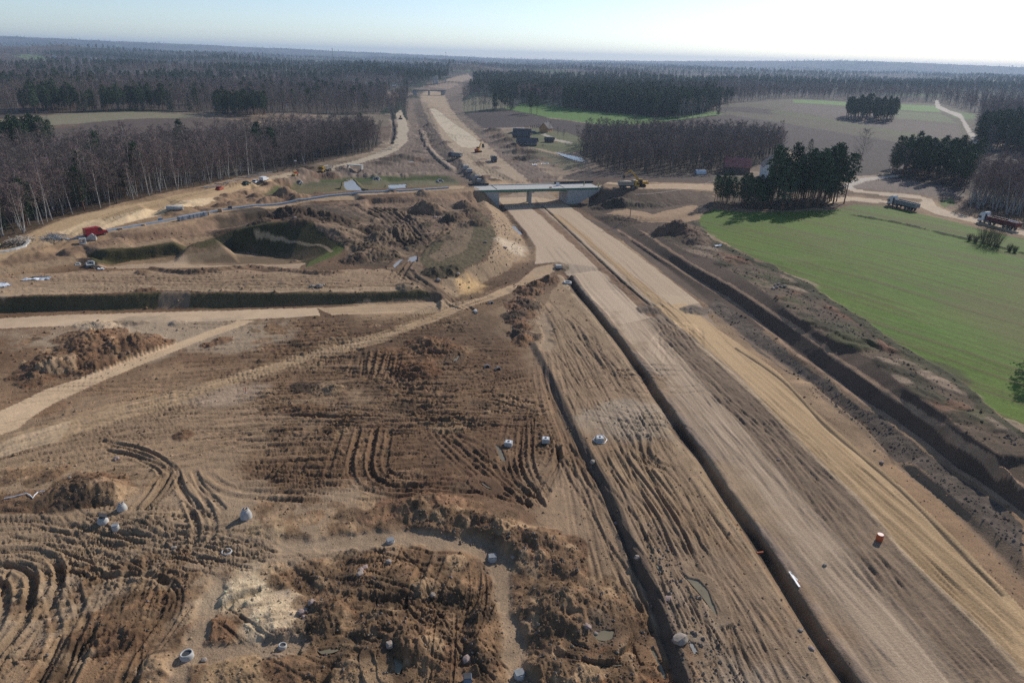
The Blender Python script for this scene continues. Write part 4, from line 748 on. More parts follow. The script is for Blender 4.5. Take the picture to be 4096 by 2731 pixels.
for k in range(16):
    y = 624 + k * 2.6; x = random.uniform(-40, 500); track([(x, y + 14), (x + 150, y + random.uniform(4, 8)), (x + 330, y + random.uniform(0, 6))], 2, .6, .14, .02, tint=.82)
for k in range(9): track([(-60, 566 + 3 * k), (100, 548 + 3 * k), (180, 540 - k * 2), (260, 500 - k), (400, 462 - k), (560, 424 - k)], 2, .8, .14, .02, tint=.88)
for k in range(6): track([(0, 600 + 2 * k), (150, 572 + 2 * k), (330, 548 + 2 * k), (500, 528 + k)], 2, .8, .12, .02, tint=.85)
for k in range(14): track([(955 + 3 * k, 330 + random.uniform(-40, 20)), (965 + 3 * k, 300), (955 + 2.4 * k, 260), (950 + 2 * k, 235)], 2, 1.2, .25, 0, tint=.7)
for k in range(14): track([(1060 + 8 * k, 345 + 5 * k), (1090 + 7 * k, 370 + 4 * k), (1130 + 6 * k, 400 + 2 * k), (1180 + 4 * k, 425)], 2, .9, .16, 0, tint=.8)
for k in range(20):
    x, y = random.uniform(790, 890), random.uniform(285, 345); track([(x - 20, y), (x, y - 3), (x + 25, y + random.uniform(-6, 4))], 2, 1.4, .25, 0, tint=.75)
for k in range(7): track([(1400 + 4 * k, 492 + 2 * k), (1480, 500 + 2 * k), (1560, 496 + 2 * k), (1615, 478 + 2 * k)], 2, .8, .15, 0, tint=.85)
def thin_tracks(poly, n, ang, jit, lmin, lmax, depth=(.05, .12), wheel=(.3, .55), tint=(.68, .9), curve=.004, gauge=(0, 1.9, 2.2)):
    q = GL(poly)[:, :2]; x0, y0 = q.min(0); x1, y1 = q.max(0); k = 0; t = 0
    while k < n and t < n * 60:
        t += 1; x, y = random.uniform(x0, x1), random.uniform(y0, y1)
        if not in_polyxy(x, y, q): continue
        k += 1; a = math.radians(ang + random.gauss(0, jit)); cv = random.gauss(0, curve); L_ = random.uniform(lmin, lmax); pts = []; px_, py_ = x, y
        for _ in range(int(L_ / 3) + 2):
            pts.append((px_, py_)); px_ += 3 * math.cos(a); py_ += 3 * math.sin(a); a += cv * 3
            if not in_polyxy(px_, py_, q): break
        if len(pts) > 2: track(pts, random.choice(gauge), random.uniform(*wheel), random.uniform(*depth), .02, random.uniform(.45, .7), world=True, tint=random.uniform(*tint), wob=.12)
def in_polyxy(x, y, q):
    m = False
    for k in range(len(q)):
        xa, ya = q[k]; xb, yb = q[(k + 1) % len(q)]
        if (ya > y) != (yb > y) and x < (xb - xa) * (y - ya) / (yb - ya) + xa: m = not m
    return m
def road_reset(poly, c0, c1, keep=.25, name='dirt_road', strips=()):
    w, m = mask(poly, .7); v = GZ[w]; v[m] = (BASEZ[w] * (1 - keep) + v * keep + .03)[m]
    c = mix(c0, c1, n7[w]) * (.85 + .3 * n2[w])[..., None]; COL[w][m] = c[m]; COL0[w][m] = c[m]; RGH[w][m] = .05; ZONE[w][m] = ZN.index(name)
DIAG1 = [(545, 738), (585, 737), (400, 808), (250, 868), (120, 927), (40, 985), (-100, 1030), (-100, 975), (0, 944), (100, 898), (225, 848), (375, 793)]
road_reset(DIAG1, C(.44, .345, .245), C(.5, .4, .29), .1)
road_reset([(-100, 1062), (40, 998), (250, 940), (430, 893), (588, 846), (763, 795), (900, 758), (1030, 707), (1110, 683), (1186, 650), (1215, 632), (1240, 636), (1176, 672), (1075, 706), (1000, 738), (900, 772), (763, 812), (588, 866), (430, 918), (250, 976), (40, 1034)], C(.33, .25, .17), C(.43, .335, .235), .45)
road_reset([(-100, 1062), (40, 1000), (160, 966), (140, 1010), (-100, 1080)], C(.42, .335, .24), C(.47, .38, .28), .3)
for _ in range(26): bundle([(-60, 1030), (100, 985), (250, 945), (430, 900), (588, 850), (763, 800), (900, 765), (1030, 712), (1130, 680)], 1, 6, depth=.1, tread=.03, tint=random.choice((.78, .86, 1.12)), wheel=.4)
MA = math.degrees(math.atan2(*(cl[-10] - cl[20])[::-1]))
thin_tracks([(-60, 1050), (0, 900), (350, 830), (560, 745), (1060, 715), (1190, 790), (1240, 900), (1290, 1000), (1270, 1130), (700, 1150), (300, 1170), (-60, 1170)], 230, 16, 10, 15, 70, (.08, .17), (.22, .42), (.6, .86))
thin_tracks([(560, 860), (1190, 830), (1280, 1000), (1240, 1140), (640, 1140)], 140, 3, 11, 8, 40, (.12, .24), (.22, .45), (.7, .9), .012)
thin_tracks([(-60, 1165), (560, 1165), (640, 1290), (420, 1320), (-60, 1300)], 95, -3, 16, 15, 50, (.08, .2), (.2, .42), (.62, .86), curve=.012)
thin_tracks([(-60, 1290), (440, 1290), (440, 1590), (-60, 1590)], 80, 60, 30, 8, 30, (.12, .26), (.2, .42), (.55, .82), .02)
thin_tracks([(440, 1250), (900, 1230), (1160, 1300), (1150, 1580), (430, 1580)], 60, 30, 45, 6, 22, (.1, .22), (.25, .5), (.6, .85), .03)
thin_tracks([(1240, 700), (1320, 690), (1440, 860), (1600, 1090), (1760, 1330), (1900, 1580), (1620, 1580), (1500, 1350), (1380, 1110), (1270, 880)], 70, MA, 6, 12, 60, (.05, .12), (.2, .38), (.55, .84), .004)
thin_tracks([(1270, 780), (1400, 800), (1520, 1000), (1420, 1100), (1320, 960)], 26, 5, 25, 10, 30, (.05, .1), curve=.02)
thin_tracks([(1420, 750), (1500, 730), (1620, 760), (1780, 860), (2000, 1060), (2352, 1400), (2352, 1580), (1990, 1580), (1760, 1240), (1560, 950)], 110, MA, 2.5, 20, 90, (.02, .06), (.3, .6), (.74, .95), .0015)
thin_tracks([(1500, 750), (1620, 830), (1800, 1010), (1760, 1020), (1600, 880)], 14, MA, 40, 10, 30, (.03, .07), curve=.03)
thin_tracks([(-60, 668), (0, 640), (440, 622), (980, 640), (960, 662), (588, 668)], 60, 8, 10, 15, 60, (.05, .12), (.5, .9))
thin_tracks([(800, 475), (1050, 470), (1040, 530), (960, 610), (860, 610), (900, 540)], 30, -60, 30, 10, 30, (.1, .2), (.6, 1), (.6, .85), .02)
thin_tracks([(740, 400), (900, 360), (960, 240), (1060, 240), (1250, 400), (1200, 430), (1060, 400)], 90, 108, 18, 20, 80, (.1, .25), (.7, 1.4), (.6, .9), .004)
thin_tracks([(-60, 596), (240, 535), (588, 478), (1060, 432), (1060, 440), (588, 486), (240, 550), (-60, 618)], 26, 17, 4, 20, 80, (.03, .08))
np.maximum(COL, COL0 * .72, out=COL)
# clods and roughness everywhere the soil is loose
amp = RGH * np.clip(RAD / 110, .8, 2.6) * (RAD < 640)
GZ += amp * ((CLOD - .5) * .36 + (n2 - .5) * .26 + (nfine - .5) * .13) + (RAD < 600) * (n7 - .5) * .35 * np.clip(RGH, 0, .5)
COL *= (1 + np.clip(RGH, 0, .9) * (nfine - .5) * .8)[..., None]
# trench floors of pale backfill
for pts, hw in (([(655, 1256), (760, 1246), (860, 1238), (960, 1232), (1050, 1245), (1120, 1262), (1150, 1285), (1150, 1330), (1160, 1400), (1180, 1480), (1190, 1560)], 1.35), ([(455, 1500), (560, 1490), (690, 1478)], 1.3), ([(500, 1330), (470, 1400), (450, 1460), (420, 1510), (400, 1580)], 1.3),
                ([(1250, 720), (1255, 800)], 1.2)):
    q = smooth_line(GL(pts)[:, :2], 1.5); w = window(q[:, 0].min() - 5, q[:, 0].max() + 5, q[:, 1].min() - 5, q[:, 1].max() + 5); sd, ss = line_coords(q, w)
    t = (1 - sm(hw * .5, hw * 1.25, np.abs(sd) + JX[w] * 2.2 + (n2[w] - .5) * 1.6)) * (.7 + .3 * n7[w]); GZ[w] = GZ[w] * (1 - t) + (BASEZ[w] - .4 + .22 * n2[w]) * t
    COL[w] = mix(COL[w], C(.3, .24, .18) * (.8 + .4 * n2[w])[..., None], t * .85); RGH[w] *= (1 - .75 * t)
# step face painted dark, its shade put into the colour; rubble beside it
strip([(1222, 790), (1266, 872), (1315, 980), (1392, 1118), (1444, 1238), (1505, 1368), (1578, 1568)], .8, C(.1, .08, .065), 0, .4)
# hollows that hold water
WATERS = []
def pool(pts, lb, muddy=1, depth=.15, lvl=38):
    (w, m) = mask(pts, .5)
    if m.sum() < 3: return
    z = float(np.percentile(GZ[w][m], lvl)); v = GZ[w]; v[m] = np.minimum(v[m], z - depth * (.4 + n2[w][m])); q = smooth_line(np.vstack([GL(pts)[:, :2], GL(pts)[:1, :2]]), .8)[:-1]; c = q.mean(0); dist = np.abs(line_coords(np.vstack([q, q[:1]]), w)[0]); rim = ~m & (dist < 1.6); v[rim] = np.maximum(v[rim], z + .04 + .1 * n2[w][rim])
    q = c + (q - c) * 1.06; WATERS.append((q, z, muddy, lb)); COL[w][m] *= .8
pool([(1558, 1307), (1581, 1327), (1606, 1334), (1626, 1357), (1648, 1414), (1621, 1384), (1596, 1352)], 'long muddy puddle in the ruts right of the step'); pool([(1503, 1292), (1512, 1297), (1524, 1318), (1516, 1316)], 'small muddy puddle left of the long one')
pool([(1308, 1470), (1340, 1476), (1386, 1490), (1390, 1497), (1345, 1488), (1315, 1478)], 'muddy puddle below the grey heap'); pool([(1331, 1508), (1365, 1514), (1438, 1524), (1420, 1531), (1370, 1526), (1340, 1518)], 'greenish puddle near the bottom edge'); pool([(1362, 1456), (1380, 1448), (1412, 1455), (1405, 1468), (1375, 1472)], 'small puddle with boulder beside the grey heap')
pool([(1492, 1490), (1502, 1495), (1532, 1556), (1524, 1562)], 'narrow puddle in the track left of the step'); pool([(733, 1464), (803, 1460), (805, 1472), (740, 1481)], 'yellowish puddle between the sand heap and wheel ruts'); pool([(728, 1492), (782, 1487), (768, 1500), (734, 1504)], 'yellowish puddle in front of the first one'); pool([(861, 1500), (873, 1506), (890, 1556), (880, 1562), (866, 1530)], 'puddle along the curved wheel rut'); pool([(902, 1505), (924, 1508), (920, 1545), (906, 1549)], 'square puddle at the foot of the dark mound')
pool([(1137, 1020), (1150, 1030), (1162, 1060), (1150, 1058)], 'puddle in ruts near the left slab'); pool([(923, 593), (960, 586), (955, 600), (933, 603)], 'bright puddle where the muddy tracks meet', 0); pool([(900, 612), (922, 594), (926, 597), (905, 618)], 'bright strip of water beside the muddy tracks', 0); pool([(1276, 350), (1301, 355), (1336, 362), (1352, 372), (1336, 374), (1301, 364)], 'narrow pond by the alders beyond the bridge', 0, .5, 40)
pool([(1172, 514), (1184, 518), (1200, 538), (1190, 536)], 'pale water in the roadside ditch below the bridge', 0); pool([(792, 432), (810, 430), (845, 436), (835, 438), (795, 437)], 'standing water on the turf basin floor', 0); pool([(893, 430), (933, 428), (932, 431), (896, 433)], 'thin standing water at the right of the turf basin', 0); pool([(936, 369), (950, 370), (954, 373), (940, 373)], 'small bright puddle on the north work area', 0)
pool([(600, 990), (690, 982), (700, 985), (610, 994)], 'thin puddle in the ruts at middle left'); pool([(1040, 830), (1046, 818), (1052, 806), (1056, 812), (1048, 830)], 'wet rut beside the reddish mound'); pool([(1582, 1470), (1592, 1478), (1604, 1500), (1596, 1504), (1586, 1488)], 'grey puddle among rubble right of the step', 0)
pool([(1100, 1105), (1112, 1110), (1130, 1122), (1120, 1122)], 'little muddy puddle where ruts converge')
# canopy swell on the far wooded hills
ff = (RAD > 3500) & ~FARFIELD
GZ[ff] += (9 * fbm(GX / 60, GY / 60, 2, 141))[ff]

# ------------------------------------------------------------------ ground meshes
def new_mat(name): m = bpy.data.materials.new(name); m.use_nodes = True; return m, m.node_tree.nodes, m.node_tree.links
def soil_mat(name, rough=.95, bump=.5, sc=3.0, var=.35, spec=.15):
    m, N, K = new_mat(name); b = N['Principled BSDF']; b.inputs['Roughness'].default_value = rough; b.inputs['Specular IOR Level'].default_value = spec
    at = N.new('ShaderNodeAttribute'); at.attribute_name = 'soil'
    tc = N.new('ShaderNodeTexCoord')
    n1 = N.new('ShaderNodeTexNoise'); n1.inputs['Scale'].default_value = sc; n1.inputs['Detail'].default_value = 6; n1.inputs['Roughness'].default_value = .65
    K.new(tc.outputs['Object'], n1.inputs['Vector'])
    mr = N.new('ShaderNodeMapRange'); mr.inputs[1].default_value = .3; mr.inputs[2].default_value = .7; mr.inputs[3].default_value = 1 - var; mr.inputs[4].default_value = 1 + var
    K.new(n1.outputs['Fac'], mr.inputs[0])
    mx = N.new('ShaderNodeMix'); mx.data_type = 'RGBA'; mx.blend_type = 'MULTIPLY'; mx.inputs[0].default_value = 1
    K.new(at.outputs['Color'], mx.inputs[6]); K.new(mr.outputs[0], mx.inputs[7]); K.new(mx.outputs[2], b.inputs['Base Color'])
    bp = N.new('ShaderNodeBump'); bp.inputs['Strength'].default_value = bump; bp.inputs['Distance'].default_value = .2
    K.new(n1.outputs['Fac'], bp.inputs['Height']); K.new(bp.outputs[0], b.inputs['Normal'])
    return m
ZM = {'ground': soil_mat('mud', .93, .6, 5.0, .25, .2), 'motorway': soil_mat('graded_gravel', .95, .5, 4, .2), 'slip_road': soil_mat('compacted_sand', .95, .3, 4, .12), 'dirt_road': soil_mat('dirt', .95, .4, 3, .15),
      'crop_field': soil_mat('crop', .9, .5, 2.5, .3), 'ploughed_field': soil_mat('tilth', .95, .6, 1.2, .3), 'meadow': soil_mat('meadow_grass', .95, .5, 1.5, .3), 'turf_bank': soil_mat('turf', .95, .7, 2, .35),
      'woodland_floor': soil_mat('leaf_litter', .95, .6, 1.5, .35), 'hills': soil_mat('far_woods', 1.0, .2, .02, .3), 'sand_bank': soil_mat('sand', .95, .5, 2, .15)}
idx = np.arange(NRr * NC).reshape(NRr, NC)
j2 = np.r_[np.arange(1, NC), 0]
quads = np.stack([idx[:-1, :], idx[:-1, j2], idx[1:, j2], idx[1:, :]], -1).reshape(-1, 4)[:, ::-1]
qz = ZONE[:-1, :].reshape(-1)
# smooth normals over the whole sheet, shared by the pieces cut from it
pts3 = np.stack([GX, GY, GZ], -1).reshape(-1, 3)
e1 = pts3[quads[:, 2]] - pts3[quads[:, 0]]; e2 = pts3[quads[:, 3]] - pts3[quads[:, 1]]; fn = np.cross(e1, e2)
vn = np.zeros_like(pts3)
for k in range(4): np.add.at(vn, quads[:, k], fn)
vn /= np.linalg.norm(vn, axis=1)[:, None] + 1e-12
near = (RAD < 330)[..., None]; COL[:] = np.where(near, COL * C(1.1, .98, .83) * (1 + .08 * (RAD < 170)[..., None]), COL)
colflat = np.concatenate([np.clip(COL, .004, .9).reshape(-1, 3), np.ones((NRr * NC, 1), np.float32)], 1).astype(np.float32)
GROUND = {}
for zi, zn in enumerate(ZN):
    qs = quads[qz == zi]
    if not len(qs): continue
    u, inv = np.unique(qs, return_inverse=True); inv = inv.reshape(-1, 4)
    me = bpy.data.meshes.new(zn); me.vertices.add(len(u)); me.vertices.foreach_set('co', pts3[u].astype(np.float32).ravel())
    me.loops.add(len(qs) * 4); me.loops.foreach_set('vertex_index', inv.ravel().astype(np.int32))
    me.polygons.add(len(qs)); me.polygons.foreach_set('loop_start', np.arange(0, len(qs) * 4, 4, dtype=np.int32))
    me.polygons.foreach_set('use_smooth', np.ones(len(qs), bool)); me.update(calc_edges=True)
    ca = me.attributes.new('soil', 'FLOAT_COLOR', 'POINT'); ca.data.foreach_set('color', colflat[u].ravel())
    me.normals_split_custom_set_from_vertices(vn[u].astype(np.float32))
    me.materials.append(ZM[zn]); o = bpy.data.objects.new(zn, me); col.objects.link(o); o['kind'] = 'structure'
    GROUND[zn] = o
for zn, lb in (('ground', 'brown churned mud and clay of the construction site'), ('motorway', 'pale graded gravel carriageways of the unfinished motorway'), ('slip_road', 'compacted light sand of the slip road and bridge ramp'),
               ('dirt_road', 'dusty haul tracks and farm lanes'), ('crop_field', 'green fields of young winter cereal'), ('ploughed_field', 'dark brown ploughed fields'), ('meadow', 'dry yellowish meadow grass'),
               ('turf_bank', 'dark turfed banks and basin slopes'), ('woodland_floor', 'leaf litter under the trees'), ('hills', 'far wooded hills and lowland'), ('sand_bank', 'bright yellow sand bank and haul road by the wood')):
    if zn in GROUND: GROUND[zn]['label'] = lb
# ------------------------------------------------------------------ trees
class MB:
    """collects triangles/quads for one mesh"""
    def __init__(s): s.v = []; s.f = []
    def tube(s, pts, rad, n=5):
        b = len(s.v); pts = [Vector(p) for p in pts]; up = Vector((.31, .17, .93))
        for i, p in enumerate(pts):
            t = (pts[min(i + 1, len(pts) - 1)] - pts[max(i - 1, 0)]).normalized(); a = t.cross(up)
            if a.length < 1e-3: a = t.cross(Vector((1, 0, 0)))
            a.normalize(); c = t.cross(a)
            for k in range(n):
                w = 2 * math.pi * k / n; s.v.append(p + (a * math.cos(w) + c * math.sin(w)) * rad[i])
        for i in range(len(pts) - 1):
            for k in range(n):
                k2 = (k + 1) % n; s.f.append((b + i * n + k, b + i * n + k2, b + (i + 1) * n + k2, b + (i + 1) * n + k))
        return s
    def sliver(s, p, d, w):
        d = Vector(d); p = Vector(p); a = d.cross(Vector((random.uniform(-1, 1), random.uniform(-1, 1), random.uniform(-1, 1))))
        if a.length < 1e-4: return
        a.normalize(); b = len(s.v); s.v += [p - a * w / 2, p + a * w / 2, p + d]; s.f.append((b, b + 1, b + 2))
    def leaf(s, p, sz):
        u = Vector((random.gauss(0, 1), random.gauss(0, 1), random.gauss(0, .7))).normalized(); v = u.orthogonal().normalized(); v.rotate(Matrix.Rotation(random.uniform(0, 6.3), 3, u)); w = u.cross(v)
        b = len(s.v); p = Vector(p); s.v += [p - v * sz * .5, p + w * sz * .45 + v * sz * .1, p + v * sz * .6, p - w * sz * .4]; s.f.append((b, b + 1, b + 2, b + 3))
    def box(s, x0, x1, y0, y1, z0, z1, mat=None):
        b = len(s.v); q = [(x0, y0, z0), (x1, y0, z0), (x1, y1, z0), (x0, y1, z0), (x0, y0, z1), (x1, y0, z1), (x1, y1, z1), (x0, y1, z1)]
        s.v += [(mat @ Vector(p)) if mat else Vector(p) for p in q]
        s.f += [tuple(b + i for i in f) for f in ((3, 2, 1, 0), (4, 5, 6, 7), (0, 1, 5, 4), (1, 2, 6, 5), (2, 3, 7, 6), (3, 0, 4, 7))]; return s
    def prism(s, prof, y0, y1, axis='y'):
        """extrude an (x, z) outline from y0 to y1"""
        b = len(s.v); n = len(prof)
        for y in (y0, y1):
            for x, z in prof: s.v.append(Vector((x, y, z)) if axis == 'y' else Vector((y, x, z)))
        s.f.append(tuple(b + i for i in range(n))); s.f.append(tuple(b + n + i for i in reversed(range(n))))
        for i in range(n): j = (i + 1) % n; s.f.append((b + j, b + i, b + n + i, b + n + j))
        return s
    def lathe(s, prof, n=16, mat=None, cap=True):
        """turn an (r, z) outline about z"""
        b = len(s.v)
        for r, z in prof:
            for k in range(n): w = 2 * math.pi * k / n; q = Vector((r * math.cos(w), r * math.sin(w), z)); s.v.append(mat @ q if mat else q)
        for i in range(len(prof) - 1):
            for k in range(n): k2 = (k + 1) % n; s.f.append((b + i * n + k, b + i * n + k2, b + (i + 1) * n + k2, b + (i + 1) * n + k))
        if cap: s.f.append(tuple(b + k for k in reversed(range(n)))); s.f.append(tuple(b + (len(prof) - 1) * n + k for k in range(n)))
        return s
    def mesh(s, name, mat, smooth=False):
        me = bpy.data.meshes.new(name); me.from_pydata([tuple(v) for v in s.v], [], s.f); me.materials.append(mat)
        if smooth: me.polygons.foreach_set('use_smooth', np.ones(len(me.polygons), bool))
        me.update(); return me

def plain(name, c, rough=.8, var=.15, sc=6.0, metal=0.0, bump=0.0, rnd=0.0, spec=.3, c2=None, emit=None):
    """procedural paint/stone/wood: base colour broken up by noise, optional per-copy variation"""
    m, N, K = new_mat(name); b = N['Principled BSDF']; b.inputs['Roughness'].default_value = rough; b.inputs['Metallic'].default_value = metal; b.inputs['Specular IOR Level'].default_value = spec
    tc = N.new('ShaderNodeTexCoord'); n = N.new('ShaderNodeTexNoise'); n.inputs['Scale'].default_value = sc; n.inputs['Detail'].default_value = 5; K.new(tc.outputs['Object'], n.inputs['Vector'])
    r = N.new('ShaderNodeValToRGB'); r.color_ramp.elements[0].position = .3; r.color_ramp.elements[1].position = .7
    c = np.array(c); e0 = c * (1 - var); e1 = c * (1 + var) if c2 is None else np.array(c2)
    r.color_ramp.elements[0].color = (*e0, 1); r.color_ramp.elements[1].color = (*e1, 1); K.new(n.outputs['Fac'], r.inputs[0]); out = r.outputs[0]
    if rnd:
        oi = N.new('ShaderNodeObjectInfo'); h = N.new('ShaderNodeHueSaturation'); mr = N.new('ShaderNodeMapRange'); mr.inputs[3].default_value = 1 - rnd; mr.inputs[4].default_value = 1 + rnd
        K.new(oi.outputs['Random'], mr.inputs[0]); K.new(mr.outputs[0], h.inputs['Value']); K.new(out, h.inputs['Color']); out = h.outputs[0]
    K.new(out, b.inputs['Base Color'])
    if bump:
        bp = N.new('ShaderNodeBump'); bp.inputs['Strength'].default_value = bump; bp.inputs['Distance'].default_value = .03; K.new(n.outputs['Fac'], bp.inputs['Height']); K.new(bp.outputs[0], b.inputs['Normal'])
    return m
def needle(name, c):
    m = plain(name, c, .75, .35, .6, rnd=.3); return m
M_BIRCH = plain('birch_bark', (.4, .37, .335), .8, .5, 1.6, c2=(.56, .53, .48)); M_DARKBARK = plain('alder_bark', (.1, .082, .07), .9, .3, 2); M_PINEBARK = plain('pine_bark', (.17, .1, .065), .9, .4, .7, c2=(.25, .125, .065))
M_BTWIG = plain('birch_twigs', (.24, .175, .155), .9, .25, .5, rnd=.25); M_ATWIG = plain('alder_twigs', (.18, .145, .125), .9, .25, .5, rnd=.28); M_LTWIG = plain('pale_twigs', (.2, .17, .145), .9, .2, .5, rnd=.25)
M_NEEDLE = needle('pine_needles', (.05, .08, .032)); M_NEEDLE2 = needle('spruce_needles', (.04, .062, .03))

def bare_tree(h, seed, kind='birch', spread=1.0, stems=1):
    random.seed(seed); tr = MB(); cr = MB()
    for st in range(stems):
        lx, ly = (random.uniform(-.09, .09) + (random.uniform(-.25, .25) if stems > 1 else 0) for _ in range(2)); hh = h * random.uniform(.8, 1) if st else h
        base = Vector((random.uniform(-.3, .3) * (stems > 1), random.uniform(-.3, .3) * (stems > 1), 0))
        tp = [base + Vector((lx * hh * t * (1 + .4 * math.sin(3 * t + seed)), ly * hh * t, hh * t)) for t in (-.03, .15, .35, .55, .75, .92, 1)]
        r0 = .0075 * h + .02; tr.tube(tp, [r0 * k for k in (1.15, .95, .78, .58, .36, .16, .06)], 6)
        def at(t):
            f = max(0, t) * 6; i = min(int(f), 5); return tp[i].lerp(tp[i + 1], f - i)
        nb = int((24 if kind != 'oak' else 34) / (stems ** .5))
        for b in range(nb):
            t = (.34 if kind != 'oak' else .2) + (.97 - (.34 if kind != 'oak' else .2)) * (b + random.random()) / nb
            az = random.uniform(0, 6.283); el = random.uniform(.5, 1.05) if kind == 'birch' else random.uniform(.35, .95); ln = h * (.26 if kind != 'oak' else .42) * spread * (1.08 - t) ** .7 * random.uniform(.65, 1.15) + .3
            d = Vector((math.cos(az) * math.cos(el), math.sin(az) * math.cos(el), math.sin(el))); p0 = at(t)
            p1 = p0 + d * ln * .5; p2 = p1 + (d + Vector((0, 0, .15 if kind != 'oak' else .3))) * ln * .5
            rb = r0 * .3 * (1.1 - t) + .014; cr.tube([p0, p1, p2], [rb, rb * .6, .008], 3)
            for s in range(5):
                q = p0.lerp(p1, .3 + .7 * s / 5 * 1.0) if s < 2 else p1.lerp(p2, (s - 2) / 3); az2 = az + random.uniform(-1.3, 1.3); e2 = random.uniform(-.1, 1.1); l2 = ln * random.uniform(.25, .5)
                d2 = Vector((math.cos(az2) * math.cos(e2), math.sin(az2) * math.cos(e2), math.sin(e2))); cr.sliver(q, d2 * l2, .07)
                for w in range(6):
                    a3 = az2 + random.uniform(-1.1, 1.1); e3 = random.uniform(-.9, .9) if kind == 'birch' else random.uniform(-.3, 1.2)
                    cr.sliver(q + d2 * l2 * random.uniform(.15, 1), Vector((math.cos(a3) * math.cos(e3), math.sin(a3) * math.cos(e3), math.sin(e3))) * random.uniform(.5, 1.2) * h / 16, .06)
    return tr, cr
def pine_tree(h, seed, low=.42, wid=1.0, spruce=False):
    random.seed(seed); tr = MB(); cr = MB(); lx, ly = random.uniform(-.04, .04), random.uniform(-.04, .04)
    at = lambda t: Vector((lx * h * t, ly * h * t, h * t)); r0 = .011 * h + .03
    tr.tube([at(t) for t in (-.03, .2, .5, .8, 1)], [r0 * k for k in (1.2, .95, .7, .4, .1)], 6)
    n = 60 if not spruce else 60
    for k in range(n):
        t = low + (1 - low) * ((k + random.random()) / n); u = (t - low) / (1 - low)
        rw = (h * .165 * wid * (math.sin(math.pi * (.18 + .8 * u)) ** .8) if not spruce else h * .17 * wid * (1.04 - u)) * random.uniform(.45, 1.15)
        az = k * 2.399 + random.uniform(-.4, .4); p0 = at(t); c = p0 + Vector((math.cos(az) * rw, math.sin(az) * rw, random.uniform(-.1, .5) + (.15 * rw if not spruce else -.25 * rw)))
        cr.tube([p0, c], [.045, .015], 3)
        m = 26 if not spruce else 20; sx = .075 * h * random.uniform(.6, 1.1)
        for _ in range(m):
            o = Vector((random.gauss(0, .42), random.gauss(0, .42), random.gauss(0, .24))) * sx
            cr.leaf(c.lerp(p0, random.uniform(0, .3)) + o, random.uniform(.3, .62) * h / 18)
    return tr, cr
def shrub(h, seed):
    random.seed(seed); cr = MB()
    for k in range(80):
        az = random.uniform(0, 6.283); sp = random.uniform(0, .55); l = h * random.uniform(.6, 1.05); d = Vector((math.cos(az) * sp, math.sin(az) * sp, 1)).normalized(); p0 = Vector((math.cos(az), math.sin(az), 0)) * random.uniform(0, .16 * h)
        cr.tube([p0, p0 + d * l * .5, p0 + d * l + Vector((math.cos(az), math.sin(az), 0)) * .12 * l], [.028, .018, .006], 3)
        for w in range(11):
            a = random.uniform(0, 6.283); cr.sliver(p0 + d * l * random.uniform(.3, 1), Vector((math.cos(a) * .5, math.sin(a) * .5, 1)).normalized() * random.uniform(.3, .7) * h / 4, .03)
    return cr
# prototypes: (trunk mesh, crown mesh)
PROTO = {'birch': [], 'alder': [], 'pine': [], 'spruce': [], 'pale': []}
def tm(tr, cr, nm, mt, mc): return (tr.mesh(nm + '_trunk', mt, True), cr.mesh(nm + '_crown', mc))
for k in range(6): PROTO['birch'].append(tm(*bare_tree(random.Random(k).uniform(14, 18), 100 + k, 'birch', .8, 1 if k % 3 else 2), 'birch', M_BIRCH, M_BTWIG))
for k in range(6): PROTO['alder'].append(tm(*bare_tree(random.Random(k + 9).uniform(13, 17), 200 + k, 'alder', 1.0, 1 + (k % 3 == 0)), 'alder', M_DARKBARK, M_ATWIG))
for k in range(3): PROTO['pale'].append(tm(*bare_tree(14, 250 + k, 'alder', 1.2, 2), 'pale', M_DARKBARK, M_LTWIG))
for k in range(5): PROTO['pine'].append(tm(*pine_tree(random.Random(k + 3).uniform(15, 18.5), 300 + k, (.28, .42, .36, .2, .3)[k], (1.15, .95, 1.1, 1.2, 1.3)[k]), 'pine', M_PINEBARK, M_NEEDLE))
for k in range(3): PROTO['spruce'].append(tm(*pine_tree(random.Random(k + 5).uniform(13, 17), 330 + k, .08, .95, True), 'spruce', M_DARKBARK, M_NEEDLE2))
random.seed(11)

def thing(name, label, cat, loc, rz=0.0, group=None, sc=1.0):
    o = bpy.data.objects.new(name, None); col.objects.link(o); o.empty_display_size = .3; o.location = loc; o.rotation_euler = (0, 0, rz); o.scale = (sc, sc, sc)
    o['label'] = label; o['category'] = cat
    if group: o['group'] = group
    return o
def part(name, me, parent):
    o = bpy.data.objects.new(name, me); col.objects.link(o); o.parent = parent; return o
def place_tree(kind, x, y, sc, label, group, name, z=None, var=None, lean=0.0):
    tr, cr = PROTO[kind][var if var is not None else random.randrange(len(PROTO[kind]))]
    z = float(ground_z(x, y)[0]) - .1 if z is None else z
    t = thing(name, label, 'tree', (x, y, z), random.uniform(0, 6.283), group, sc); t.scale = (sc * random.uniform(.88, 1.1), sc * random.uniform(.88, 1.1), sc * random.uniform(.9, 1.1))
    if lean: t.rotation_euler[1] = lean
    part('trunk', tr, t); part('crown', cr, t); return t
def in_poly(x, y, q):
    m = np.zeros(np.shape(x), bool)
    for k in range(len(q)):
        x0, y0 = q[k][:2]; x1, y1 = q[(k + 1) % len(q)][:2]
        if y0 != y1: m ^= ((y0 > y) != (y1 > y)) & (x < (x1 - x0) * (y - y0) / (y1 - y0) + x0)
    return m
